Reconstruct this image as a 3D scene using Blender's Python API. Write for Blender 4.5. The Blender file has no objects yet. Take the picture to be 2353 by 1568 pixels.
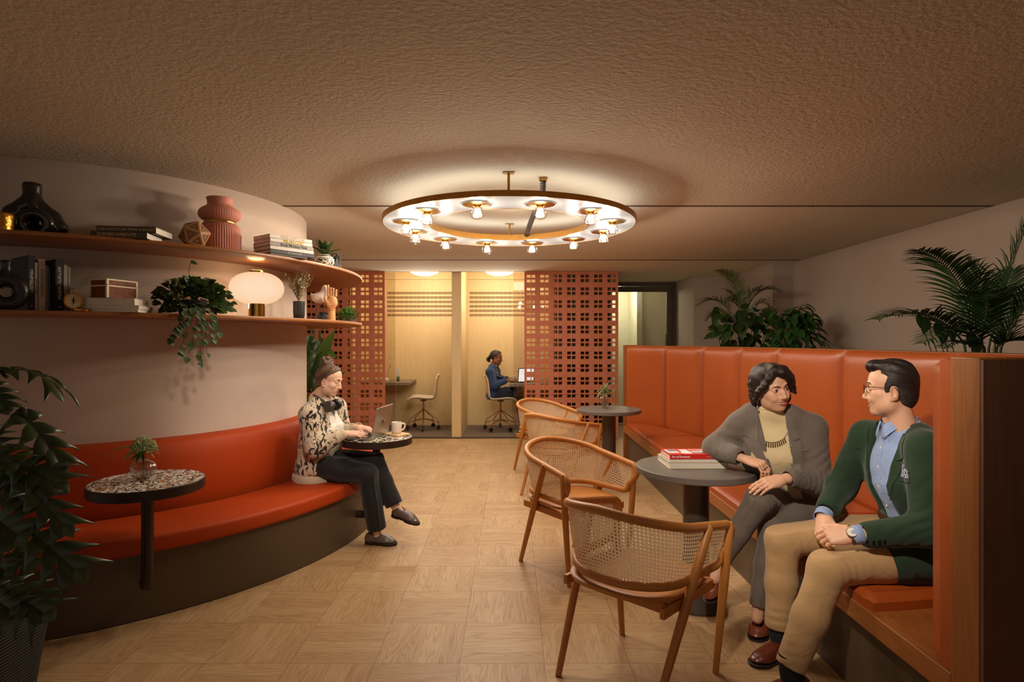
import bpy, bmesh, math, random
import numpy as np
from mathutils import Vector, Matrix, Quaternion, Euler

F, CX, CY, CH = 1360.0, 1176.5, 784.0, 1.41      # lens in pixels, image centre, eye height (m)
PI = math.pi
SC = bpy.context.scene
COL = SC.collection

# ------------------------------------------------------------------ helpers: points
def at(px, py, Y):
    """world point seen at pixel (px,py) at depth Y"""
    return Vector(((px - CX) / F * Y, Y, CH - (py - CY) / F * Y))
def onz(px, py, z):
    return at(px, py, F * (CH - z) / (py - CY))
def lerp(a, b, t): return a + (b - a) * t
def V(*a): return Vector(a)

# ------------------------------------------------------------------ helpers: materials
def srgb(r, g, b):
    f = lambda c: (c / 255 / 12.92) if c / 255 <= .04045 else ((c / 255 + .055) / 1.055) ** 2.4
    return (f(r), f(g), f(b), 1.0)

class NT:
    def __init__(s, name):
        s.m = bpy.data.materials.new(name); s.m.use_nodes = True
        s.t = s.m.node_tree; s.t.nodes.clear()
        s.out = s.t.nodes.new('ShaderNodeOutputMaterial')
    def n(s, typ, props=None, **ins):
        nd = s.t.nodes.new('ShaderNode' + typ)
        for k, v in (props or {}).items(): setattr(nd, k, v)
        for k, v in ins.items():
            key = int(k[1:]) if k[0] == '_' else k.replace('__', ' ')
            s.set(nd.inputs[key], v)
        return nd
    def set(s, inp, v):
        if isinstance(v, bpy.types.NodeSocket): s.t.links.new(v, inp)
        elif isinstance(v, bpy.types.Node): s.t.links.new(v.outputs[0], inp)
        else: inp.default_value = v
    def m_(s, op, a, b=0.0, c=0.0):
        return s.n('Math', {'operation': op}, _0=a, _1=b, _2=c).outputs[0]
    def vm(s, op, a, b=(0, 0, 0)):
        return s.n('VectorMath', {'operation': op}, _0=a, _1=b).outputs[0]
    def mix(s, fac, a, b, blend='MIX'):
        nd = s.n('Mix', {'data_type': 'RGBA', 'blend_type': blend})
        s.set(nd.inputs[0], fac); s.set(nd.inputs[6], a); s.set(nd.inputs[7], b)
        return nd.outputs[2]
    def ramp(s, fac, stops, interp='LINEAR'):
        nd = s.n('ValToRGB', _0=fac); cr = nd.color_ramp; cr.interpolation = interp
        while len(cr.elements) < len(stops): cr.elements.new(.5)
        for e, (p, c) in zip(cr.elements, stops):
            e.position = p; e.color = c if len(c) == 4 else (*c, 1)
        return nd.outputs[0]
    def coord(s, which='Object', scale=None, rot=None, loc=None):
        o = s.n('TexCoord').outputs[which]
        if scale or rot or loc:
            mp = s.n('Mapping', _0=o)
            if scale: mp.inputs['Scale'].default_value = scale
            if rot: mp.inputs['Rotation'].default_value = rot
            if loc: mp.inputs['Location'].default_value = loc
            o = mp.outputs[0]
        return o
    def noise(s, vec, scale=5, detail=3, rough=.5, dist=0, out=0):
        return s.n('TexNoise', Vector=vec, Scale=scale, Detail=detail, Roughness=rough, Distortion=dist).outputs[out]
    def bump(s, h, strength=.3, dist=.01, normal=None):
        b = s.n('Bump', Height=h, Strength=strength, Distance=dist)
        if normal is not None: s.set(b.inputs['Normal'], normal)
        return b.outputs[0]
    def bsdf(s, col, rough=.5, metal=0, normal=None, **kw):
        p = s.n('BsdfPrincipled')
        s.set(p.inputs['Base Color'], col); s.set(p.inputs['Roughness'], rough); s.set(p.inputs['Metallic'], metal)
        if normal is not None: s.set(p.inputs['Normal'], normal)
        for k, v in kw.items(): s.set(p.inputs[k.replace('__', ' ')], v)
        s.t.links.new(p.outputs[0], s.out.inputs[0]); s.p = p
        return s.m
    def surf(s, sh):
        s.t.links.new(sh.outputs[0] if isinstance(sh, bpy.types.Node) else sh, s.out.inputs[0]); return s.m

def mplain(name, col, rough=.5, metal=0, bump=None, var=None, **kw):
    t = NT(name); c = col; nrm = None
    if var:
        n = t.noise(t.coord(), var[0], 3)
        c = t.mix(n, tuple(x * (1 - var[1]) for x in col[:3]) + (1,), tuple(min(1, x * (1 + var[1])) for x in col[:3]) + (1,))
    if bump: nrm = t.bump(t.noise(t.coord(), bump[0], 4), bump[1], bump[2] if len(bump) > 2 else .01)
    return t.bsdf(c, rough, metal, nrm, **kw)

def mwood(name, c1, c2, axis=0, scale=1.0, rough=.42, contrast=1.0, coat=0.0):
    """straight/cathedral grained timber; axis = direction of the grain"""
    t = NT(name)
    sc = [14 * scale] * 3; sc[axis] = 1.1 * scale
    v = t.coord(scale=tuple(sc))
    big = t.noise(v, 1.0, 3, .55, 1.2)
    rings = t.m_('SINE', t.m_('MULTIPLY', big, 38))
    sc2 = [120 * scale] * 3; sc2[axis] = 3.0 * scale
    fine = t.noise(t.coord(scale=tuple(sc2)), 1.0, 3)
    f = t.m_('ADD', t.m_('MULTIPLY', t.m_('ADD', t.m_('MULTIPLY', rings, .5), .5), .40), t.m_('MULTIPLY', fine, .6))
    f = t.m_('ADD', t.m_('MULTIPLY', t.m_('SUBTRACT', f, .5), contrast), .5)
    c = t.mix(f, c1, c2)
    lo = t.noise(t.coord(), 2.2, 2)
    c = t.mix(t.m_('MULTIPLY', lo, .35), c, c1)
    nrm = t.bump(fine, .12, .002)
    return t.bsdf(c, rough, 0, nrm, Coat__Weight=coat)

def mglass(name, tint=(1, 1, 1, 1), refl=1.0, rough=0.0):
    """thin clear glass: see-through plus Fresnel reflection"""
    t = NT(name)
    tr = t.n('BsdfTransparent', Color=tint); gl = t.n('BsdfGlossy', Roughness=rough)
    fc = t.n('LayerWeight', Blend=.5).outputs[1]
    fr = t.m_('ADD', .04, t.m_('MULTIPLY', t.m_('POWER', fc, 4.0), .7))
    mx = t.n('MixShader'); t.set(mx.inputs[0], t.m_('MULTIPLY', fr, refl)); t.set(mx.inputs[1], tr); t.set(mx.inputs[2], gl)
    return t.surf(mx)
def memit(name, col, strength):
    t = NT(name); return t.surf(t.n('Emission', Color=col, Strength=strength))

# ------------------------------------------------------------------ helpers: mesh building
class MB:
    def __init__(s): s.v = []; s.f = []; s.uv = {}; s.mi = []; s.cur = 0
    def add(s, verts, faces, uvs=None, mi=None):
        o = len(s.v); s.v.extend([tuple(p) for p in verts])
        for f in faces: s.f.append(tuple(i + o for i in f)); s.mi.append(s.cur if mi is None else mi)
        if uvs is not None:
            for i, u in enumerate(uvs): s.uv[o + i] = u
        return s
    def box(s, c, size, rot=None, mi=None):
        hx, hy, hz = size[0] / 2, size[1] / 2, size[2] / 2
        vs = [Vector((x, y, z)) for x in (-hx, hx) for y in (-hy, hy) for z in (-hz, hz)]
        if rot is not None:
            R = rot if isinstance(rot, Matrix) else Euler(rot).to_matrix()
            vs = [R @ p for p in vs]
        vs = [p + Vector(c) for p in vs]
        return s.add(vs, [(0, 1, 3, 2), (4, 6, 7, 5), (0, 4, 5, 1), (2, 3, 7, 6), (0, 2, 6, 4), (1, 5, 7, 3)], mi=mi)
    def bb(s, x0, x1, y0, y1, z0, z1, mi=None):
        return s.box(((x0 + x1) / 2, (y0 + y1) / 2, (z0 + z1) / 2), (abs(x1 - x0), abs(y1 - y0), abs(z1 - z0)), mi=mi)
    def grid(s, P, closed_u=False, closed_v=False, flip=False, uvs=None, mi=None):
        """P[i][j] rows of points"""
        nu, nv = len(P), len(P[0]); vs = [p for r in P for p in r]; fs = []
        for i in range(nu if closed_u else nu - 1):
            for j in range(nv if closed_v else nv - 1):
                a, b = i * nv + j, i * nv + (j + 1) % nv
                c, d = ((i + 1) % nu) * nv + (j + 1) % nv, ((i + 1) % nu) * nv + j
                fs.append((a, b, c, d) if not flip else (a, d, c, b))
        fl = [u for r in uvs for u in r] if uvs is not None else None
        return s.add(vs, fs, fl, mi=mi)
    def tube(s, pts, r, seg=10, closed=False, caps=True, up=None, flat=None, mi=None):
        pts = [Vector(p) for p in pts]; n = len(pts)
        rr = r if isinstance(r, (list, tuple)) else [r] * n
        tang = []
        for i in range(n):
            if closed: d = pts[(i + 1) % n] - pts[i - 1]
            else: d = pts[min(i + 1, n - 1)] - pts[max(i - 1, 0)]
            tang.append(d.normalized() if d.length > 1e-9 else Vector((0, 0, 1)))
        u = Vector(up) if up is not None else (Vector((0, 0, 1)) if abs(tang[0].z) < .9 else Vector((1, 0, 0)))
        rows = []; nrm = (u - tang[0] * u.dot(tang[0])).normalized()
        for i in range(n):
            nrm = nrm - tang[i] * nrm.dot(tang[i])
            nrm = nrm.normalized() if nrm.length > 1e-6 else tang[i].orthogonal().normalized()
            bi = tang[i].cross(nrm); fa = 1.0 if flat is None else flat
            rows.append([pts[i] + nrm * (math.cos(2 * PI * k / seg) * rr[i] * fa) + bi * (math.sin(2 * PI * k / seg) * rr[i]) for k in range(seg)])
        s.grid(rows, closed_u=closed, closed_v=True, mi=mi)
        if caps and not closed:
            o = len(s.v) - n * seg
            s.f.append(tuple(o + k for k in range(seg))[::-1]); s.mi.append(s.cur if mi is None else mi)
            s.f.append(tuple(o + (n - 1) * seg + k for k in range(seg))); s.mi.append(s.cur if mi is None else mi)
        return s
    def lathe(s, prof, c=(0, 0, 0), seg=32, rib=None, M=None, mi=None):
        rows = []
        for (r, z) in prof:
            row = []
            for k in range(seg):
                a = 2 * PI * k / seg; rad = max(r, 1e-5)
                if rib: rad *= 1 + rib[1] * (0.5 + 0.5 * math.cos(rib[0] * a)) * (rib[2](z) if len(rib) > 2 else 1)
                p = Vector((rad * math.cos(a), rad * math.sin(a), z))
                if M is not None: p = M @ p
                row.append(p + Vector(c))
            rows.append(row)
        s.grid(rows, closed_v=True, flip=False, mi=mi); o = len(s.v) - len(prof) * seg
        for idx, rev in ((0, True), (len(prof) - 1, False)):
            if prof[idx][0] > 1e-4:
                f = tuple(o + idx * seg + k for k in range(seg)); s.f.append(f[::-1] if rev else f); s.mi.append(s.cur if mi is None else mi)
        return s
    def revolve(s, prof, c, a0, a1, n, mi=None, caps=True):
        """closed profile [(r,z)] swept about vertical axis at c from a0 to a1 (radians)"""
        rows = []
        for i in range(n + 1):
            a = lerp(a0, a1, i / n)
            rows.append([Vector((c[0] + r * math.cos(a), c[1] + r * math.sin(a), z)) for r, z in prof])
        s.grid(rows, closed_v=True, mi=mi)
        if caps:
            o = len(s.v) - (n + 1) * len(prof); m = len(prof)
            s.f.append(tuple(o + k for k in range(m))); s.mi.append(s.cur if mi is None else mi)
            s.f.append(tuple(o + n * m + k for k in range(m))[::-1]); s.mi.append(s.cur if mi is None else mi)
        return s
    def disc(s, c, r, seg=24, M=None, mi=None):
        vs = [Vector((r * math.cos(2 * PI * k / seg), r * math.sin(2 * PI * k / seg), 0)) for k in range(seg)]
        if M is not None: vs = [M @ v for v in vs]
        return s.add([v + Vector(c) for v in vs], [tuple(range(seg))], mi=mi)
    def prism(s, poly, z0, z1, M=None, mi=None):
        n = len(poly); vs = [Vector((x, y, z0)) for x, y in poly] + [Vector((x, y, z1)) for x, y in poly]
        if M is not None: vs = [M @ v for v in vs]
        return s.add(vs, [tuple(range(n))[::-1], tuple(range(n, 2 * n))] + [(i, (i + 1) % n, n + (i + 1) % n, n + i) for i in range(n)], mi=mi)
    def ball(s, c, r, seg=12, rings=8, M=None, mi=None):
        rx, ry, rz = (r, r, r) if not isinstance(r, (tuple, list)) else r
        rows = []
        for i in range(rings + 1):
            t = PI * i / rings; row = []
            for k in range(seg):
                a = 2 * PI * k / seg
                p = Vector((rx * math.sin(t) * math.cos(a), ry * math.sin(t) * math.sin(a), -rz * math.cos(t)))
                if i in (0, rings): p = Vector((1e-5 * math.cos(a), 1e-5 * math.sin(a), -rz * math.cos(t)))
                row.append((M @ p if M is not None else p) + Vector(c))
            rows.append(row)
        return s.grid(rows, closed_v=True, mi=mi)
    def xform(s, M):
        s.v = [tuple(M @ Vector(p)) for p in s.v]; return s
    def build(s, name, mat, parent=None, smooth=True, angle=35, bevel=None, subsurf=0, fixn=True):
        me = bpy.data.meshes.new(name)
        me.from_pydata(s.v, [], s.f)
        mats = mat if isinstance(mat, (list, tuple)) else [mat]
        for m in mats: me.materials.append(m)
        if len(mats) > 1: me.polygons.foreach_set('material_index', s.mi)
        if s.uv:
            ul = me.uv_layers.new(name='UVMap')
            li = np.empty(len(me.loops), dtype=np.int32); me.loops.foreach_get('vertex_index', li)
            arr = np.zeros((len(s.v), 2), dtype=np.float32)
            for k, u in s.uv.items(): arr[k] = u
            ul.data.foreach_set('uv', arr[li].ravel())
        if fixn:
            bm = bmesh.new(); bm.from_mesh(me); bmesh.ops.recalc_face_normals(bm, faces=bm.faces); bm.to_mesh(me); bm.free()
        if smooth:
            me.polygons.foreach_set('use_smooth', [True] * len(me.polygons))
            if angle: me.set_sharp_from_angle(angle=math.radians(angle))
        me.update()
        return link(name, me, parent, bevel, subsurf)

def wm(o):
    """world matrix of a top-level or nested object without needing a depsgraph"""
    M = o.matrix_basis.copy()
    return (wm(o.parent) @ o.matrix_parent_inverse @ M) if o.parent else M

def link(name, data, parent=None, bevel=None, subsurf=0):
    o = bpy.data.objects.new(name, data); COL.objects.link(o)
    if parent is not None:
        o.parent = parent; o.matrix_parent_inverse = wm(parent).inverted()
    if bevel:
        b = o.modifiers.new('Bevel', 'BEVEL'); b.width = bevel; b.segments = 2; b.limit_method = 'ANGLE'; b.angle_limit = math.radians(40)
        b.harden_normals = False
    if subsurf:
        m = o.modifiers.new('Subsurf', 'SUBSURF'); m.levels = subsurf; m.render_levels = subsurf
    return o

def tag(o, label=None, cat=None, group=None, kind=None):
    if label: o['label'] = label
    if cat: o['category'] = cat
    if group: o['group'] = group
    if kind: o['kind'] = kind
    return o
def thing(name, loc, label, cat, group=None, rz=0.0):
    o = bpy.data.objects.new(name, None); COL.objects.link(o)
    o.location = loc; o.rotation_euler = (0, 0, rz); o.empty_display_size = .1
    return tag(o, label, cat, group)
def struct(o): o['kind'] = 'structure'; return o
def copy_tree(o, parent=None):
    c = o.copy(); COL.objects.link(c)
    if parent is not None: c.parent = parent; c.matrix_parent_inverse = o.matrix_parent_inverse.copy()
    for ch in list(o.children): copy_tree(ch, c)
    return c

def text_mesh(name, txt, size, mat, M, parent, extrude=.0006, align='CENTER', sx=1.0, bold=0.0, spacing=1.0, shear=0.0):
    cu = bpy.data.curves.new(name, 'FONT'); cu.body = txt; cu.size = size; cu.extrude = extrude
    cu.align_x = align; cu.align_y = 'CENTER'; cu.resolution_u = 3; cu.offset = bold; cu.space_character = spacing; cu.shear = shear
    to = bpy.data.objects.new(name + '_tmp', cu); COL.objects.link(to)
    dg = bpy.context.evaluated_depsgraph_get(); dg.update()
    me = bpy.data.meshes.new_from_object(to.evaluated_get(dg)); bpy.data.objects.remove(to)
    me.transform(M @ Matrix.Diagonal((sx, 1, 1, 1))); me.materials.clear(); me.materials.append(mat); me.name = name
    return link(name, me, parent)

def frame(origin, xdir, ydir):
    """4x4 with given x and (approx) y axes"""
    x = Vector(xdir).normalized(); y = Vector(ydir); z = x.cross(y).normalized(); y = z.cross(x)
    M = Matrix((x, y, z)).transposed().to_4x4(); M.translation = Vector(origin); return M
def rounded(w, h, r, n=4):
    """rounded rectangle polygon centred on 0"""
    out = []
    for cx, cy, a in ((w / 2 - r, h / 2 - r, 0), (-w / 2 + r, h / 2 - r, 90), (-w / 2 + r, -h / 2 + r, 180), (w / 2 - r, -h / 2 + r, 270)):
        for k in range(n + 1):
            t = math.radians(a + 90 * k / n); out.append((cx + r * math.cos(t), cy + r * math.sin(t)))
    return out
def catmull(pts, per=8, closed=False):
    pts = [Vector(p) for p in pts]; n = len(pts); out = []
    for i in range(n if closed else n - 1):
        p0 = pts[i - 1] if (closed or i > 0) else pts[0] * 2 - pts[1]
        p1, p2 = pts[i], pts[(i + 1) % n]
        p3 = pts[(i + 2) % n] if (closed or i + 2 < n) else p2 * 2 - p1
        for k in range(per):
            t = k / per
            out.append(.5 * ((2 * p1) + (p2 - p0) * t + (2 * p0 - 5 * p1 + 4 * p2 - p3) * t * t + (3 * p1 - p0 - 3 * p2 + p3) * t ** 3))
    if not closed: out.append(pts[-1])
    return out

# ------------------------------------------------------------------ helpers: soft solids (distance fields -> one continuous mesh)
class SDF:
    def __init__(s, lo, hi, res):
        s.lo = np.array(lo, float); s.res = res
        s.n = np.maximum(4, np.ceil((np.array(hi) - s.lo) / res).astype(int) + 1)
        s.ax = [s.lo[i] + res * np.arange(s.n[i]) for i in range(3)]
        s.D = np.full(tuple(s.n), 1.0, dtype=np.float32)
    def sub_(s, lo, hi, pad):
        sl = []
        for i in range(3):
            a = int(np.floor((lo[i] - pad - s.lo[i]) / s.res)); b = int(np.ceil((hi[i] + pad - s.lo[i]) / s.res)) + 1
            a, b = max(0, a), min(s.n[i], b)
            if a >= b: return None, None
            sl.append(slice(a, b))
        g = np.meshgrid(s.ax[0][sl[0]], s.ax[1][sl[1]], s.ax[2][sl[2]], indexing='ij', sparse=True)
        return tuple(sl), g
    def comb(s, sl, d, k, op):
        A = s.D[sl]
        if op == 'u':
            h = np.maximum(k - np.abs(A - d), 0) / max(k, 1e-6); s.D[sl] = np.minimum(A, d) - h * h * k * .25
        elif op == 's':
            d = -d; h = np.maximum(k - np.abs(A - d), 0) / max(k, 1e-6); s.D[sl] = np.maximum(A, d) + h * h * k * .25
        elif op == 'i':
            h = np.maximum(k - np.abs(A - d), 0) / max(k, 1e-6); s.D[sl] = np.maximum(A, d) + h * h * k * .25
    def cone(s, a, b, ra, rb, k=.02, op='u', flat=None, side=None):
        a, b = np.array(a, float), np.array(b, float); R = max(ra, rb) * 1.05
        pad = k + 2 * s.res + .004
        sl, g = s.sub_(np.minimum(a, b) - R, np.maximum(a, b) + R, pad)
        if sl is None: return s
        ba = b - a; L2 = max(float(ba @ ba), 1e-12)
        px, py, pz = g[0] - a[0], g[1] - a[1], g[2] - a[2]
        t = np.clip((px * ba[0] + py * ba[1] + pz * ba[2]) / L2, 0, 1)
        qx, qy, qz = px - t * ba[0], py - t * ba[1], pz - t * ba[2]
        q2 = qx * qx + qy * qy + qz * qz
        if side is not None:      # thinner along "side": flat>1
            sd = np.array(side, float); sd /= np.linalg.norm(sd)
            c = qx * sd[0] + qy * sd[1] + qz * sd[2]
            q2 = q2 + c * c * (flat * flat - 1)
        d = np.sqrt(q2) - (ra + (rb - ra) * t)
        s.comb(sl, d, k, op); return s
    def chain(s, pts, rs, k=.02, op='u', flat=None, side=None):
        for i in range(len(pts) - 1): s.cone(pts[i], pts[i + 1], rs[i], rs[i + 1], k, op, flat, side)
        return s
    def ell(s, c, r, R=None, k=.02, op='u'):
        c = np.array(c, float); r = np.array(r, float); m = r.max() if R is not None else r
        sl, g = s.sub_(c - m, c + m, k + 2 * s.res + .004)
        if sl is None: return s
        p = [g[0] - c[0], g[1] - c[1], g[2] - c[2]]
        if R is not None:
            R = np.array(R)[:3, :3]; p = [R[0, i] * p[0] + R[1, i] * p[1] + R[2, i] * p[2] for i in range(3)]
        k0 = np.sqrt((p[0] / r[0]) ** 2 + (p[1] / r[1]) ** 2 + (p[2] / r[2]) ** 2)
        k1 = np.sqrt((p[0] / r[0] ** 2) ** 2 + (p[1] / r[1] ** 2) ** 2 + (p[2] / r[2] ** 2) ** 2)
        d = k0 * (k0 - 1) / np.maximum(k1, 1e-6)
        s.comb(sl, d, k, op); return s
    def rbox(s, c, h, R=None, rad=.01, k=.01, op='u'):
        c = np.array(c, float); h = np.array(h, float); m = np.linalg.norm(h) if R is not None else h
        sl, g = s.sub_(c - m, c + m, k + 2 * s.res + .004)
        if sl is None: return s
        p = [g[0] - c[0], g[1] - c[1], g[2] - c[2]]
        if R is not None:
            R = np.array(R)[:3, :3]; p = [R[0, i] * p[0] + R[1, i] * p[1] + R[2, i] * p[2] for i in range(3)]
        q = [np.abs(p[i]) - (h[i] - rad) for i in range(3)]
        d = np.sqrt(np.maximum(q[0], 0) ** 2 + np.maximum(q[1], 0) ** 2 + np.maximum(q[2], 0) ** 2) + np.minimum(np.maximum(np.maximum(q[0], q[1]), q[2]), 0) - rad
        s.comb(sl, d, k, op); return s
    def plane(s, p, n, k=.005):
        """keep the side the normal points away from"""
        p = np.array(p, float); n = np.array(n, float); n /= np.linalg.norm(n)
        g = np.meshgrid(*s.ax, indexing='ij', sparse=True)
        d = (g[0] - p[0]) * n[0] + (g[1] - p[1]) * n[1] + (g[2] - p[2]) * n[2]
        h = np.maximum(k - np.abs(s.D - d), 0) / k; s.D = (np.maximum(s.D, d) + h * h * k * .25).astype(np.float32); return s
    def disp(s, fn):
        g = np.meshgrid(*s.ax, indexing='ij', sparse=True); s.D = (s.D + fn(*g)).astype(np.float32); return s
    def shell_minus(s, other_fn): return s
    def verts_faces(s):
        D = s.D; I = (D < 0)
        nx, ny, nz = D.shape
        c = np.zeros((nx - 1, ny - 1, nz - 1), np.int8)
        for dx in (0, 1):
            for dy in (0, 1):
                for dz in (0, 1): c += I[dx:nx - 1 + dx, dy:ny - 1 + dy, dz:nz - 1 + dz]
        act = (c > 0) & (c < 8)
        ci = np.argwhere(act); idx = np.full(act.shape, -1, np.int64); idx[act] = np.arange(len(ci))
        acc = np.zeros((len(ci), 3)); cnt = np.zeros(len(ci))
        corners = [(0, 0, 0), (1, 0, 0), (0, 1, 0), (1, 1, 0), (0, 0, 1), (1, 0, 1), (0, 1, 1), (1, 1, 1)]
        for a in range(8):
            for ax_ in range(3):
                ca = np.array(corners[a])
                if ca[ax_] == 1: continue
                cb = ca.copy(); cb[ax_] = 1
                da = D[ci[:, 0] + ca[0], ci[:, 1] + ca[1], ci[:, 2] + ca[2]]; db = D[ci[:, 0] + cb[0], ci[:, 1] + cb[1], ci[:, 2] + cb[2]]
                m = (da < 0) != (db < 0); t = np.where(m, da / np.where(m, da - db, 1), 0)
                p = ca[None, :] + t[:, None] * (cb - ca)[None, :]
                acc[m] += p[m]; cnt[m] += 1
        v = (ci + acc / np.maximum(cnt, 1)[:, None]) * s.res + s.lo
        fs = []
        for ax_ in range(3):
            b, cc = (ax_ + 1) % 3, (ax_ + 2) % 3
            sl0 = [slice(None)] * 3; sl1 = [slice(None)] * 3
            sl0[ax_] = slice(0, -1); sl1[ax_] = slice(1, None)
            A, B = I[tuple(sl0)], I[tuple(sl1)]
            e = np.argwhere(A != B)
            e = e[(e[:, b] > 0) & (e[:, cc] > 0) & (e[:, b] < D.shape[b] - 1) & (e[:, cc] < D.shape[cc] - 1)]
            if len(e) == 0: continue
            q = []
            for db, dc in ((-1, -1), (0, -1), (0, 0), (-1, 0)):
                o = e.copy(); o[:, b] += db; o[:, cc] += dc; q.append(idx[o[:, 0], o[:, 1], o[:, 2]])
            q = np.stack(q, 1); fl = A[e[:, 0], e[:, 1], e[:, 2]]
            q[~fl] = q[~fl][:, ::-1]; fs.append(q)
        return v, np.concatenate(fs) if fs else np.zeros((0, 4), int)
    def mesh(s, name, mats, parent=None, smooth_iter=2, matfn=None, M=None, keep_largest=False):
        v, f = s.verts_faces()
        me = np_mesh(name, v, f, mats, smooth_iter, matfn, M)
        return link(name, me, parent)

def relax(v, f, it, lam=.5):
    if it <= 0 or len(f) == 0: return v
    e = np.concatenate([f[:, [0, 1]], f[:, [1, 2]], f[:, [2, 3]], f[:, [3, 0]]]); e = np.concatenate([e, e[:, ::-1]])
    n = len(v); cnt = np.bincount(e[:, 0], minlength=n)[:, None]
    for i in range(it * 2):
        s = np.stack([np.bincount(e[:, 0], weights=v[e[:, 1], k], minlength=n) for k in range(3)], 1) / np.maximum(cnt, 1)
        v = v + (s - v) * (lam if i % 2 == 0 else -lam * 1.03)
    return v
def np_mesh(name, v, f, mats, smooth_iter=2, matfn=None, M=None):
    v = relax(v, f, smooth_iter)
    me = bpy.data.meshes.new(name)
    mi = matfn(v, f) if matfn is not None else None
    if M is not None:
        A = np.array(M); v = v @ A[:3, :3].T + A[:3, 3]
    me.vertices.add(len(v)); me.vertices.foreach_set('co', v.astype(np.float32).ravel())
    me.loops.add(len(f) * 4); me.loops.foreach_set('vertex_index', f.astype(np.int32).ravel())
    me.polygons.add(len(f)); me.polygons.foreach_set('loop_start', np.arange(0, len(f) * 4, 4, dtype=np.int32))
    try: me.polygons.foreach_set('loop_total', np.full(len(f), 4, dtype=np.int32))
    except Exception: pass
    mats = mats if isinstance(mats, (list, tuple)) else [mats]
    for m in mats: me.materials.append(m)
    me.update(calc_edges=True); me.validate()
    if mi is not None: me.polygons.foreach_set('material_index', mi.astype(np.int32))
    me.polygons.foreach_set('use_smooth', np.ones(len(me.polygons), dtype=bool)); me.update()
    return me
# ================================================================== CAMERA, WORLD
cam = bpy.data.cameras.new('camera'); cam.sensor_width = 36; cam.lens = F / 2353 * 36; cam.clip_start = .05
camo = bpy.data.objects.new('camera', cam); COL.objects.link(camo)
camo.location = (0, 0, CH); camo.rotation_euler = (PI / 2, 0, 0); SC.camera = camo
SC.view_settings.view_transform = 'Standard'; SC.view_settings.look = 'None'
SC.view_settings.gamma = 1; SC.view_settings.use_curve_mapping = False; SC.view_settings.exposure = 0.0
w = bpy.data.worlds.new('world'); SC.world = w; w.use_nodes = True
w.node_tree.nodes['Background'].inputs[0].default_value = (1.0, .86, .74, 1); w.node_tree.nodes['Background'].inputs[1].default_value = .23
cy = SC.cycles
cy.max_bounces = 7; cy.diffuse_bounces = 3; cy.glossy_bounces = 3; cy.transmission_bounces = 4; cy.transparent_max_bounces = 24
cy.caustics_reflective = False; cy.caustics_refractive = False; cy.sample_clamp_indirect = 4; cy.sample_clamp_direct = 0
cy.use_adaptive_sampling = True; cy.adaptive_threshold = .02

# ================================================================== MATERIALS
def m_plaster(name, col, bs, bd, big=.06):
    t = NT(name); c0 = t.coord()
    n = t.noise(c0, 1.3, 4, .6); n2 = t.noise(c0, bs, 3, .6)
    c = t.mix(n, tuple(x * (1 - big * 2) for x in col[:3]) + (1,), tuple(min(1, x * (1 + big)) for x in col[:3]) + (1,))
    return t.bsdf(c, .9, 0, t.bump(n2, .8, bd))
M_ceil_rough = m_plaster('textured_plaster', srgb(208, 194, 172), 48, .006)
M_ceil_mid = m_plaster('fine_textured_plaster', srgb(220, 208, 188), 75, .003)
M_ceil_smooth = m_plaster('smooth_plaster', srgb(234, 226, 210), 20, .0006, .02)
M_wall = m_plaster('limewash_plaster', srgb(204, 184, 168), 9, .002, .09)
M_wall2 = m_plaster('grey_limewash', srgb(186, 168, 154), 6, .001, .08)

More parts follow.
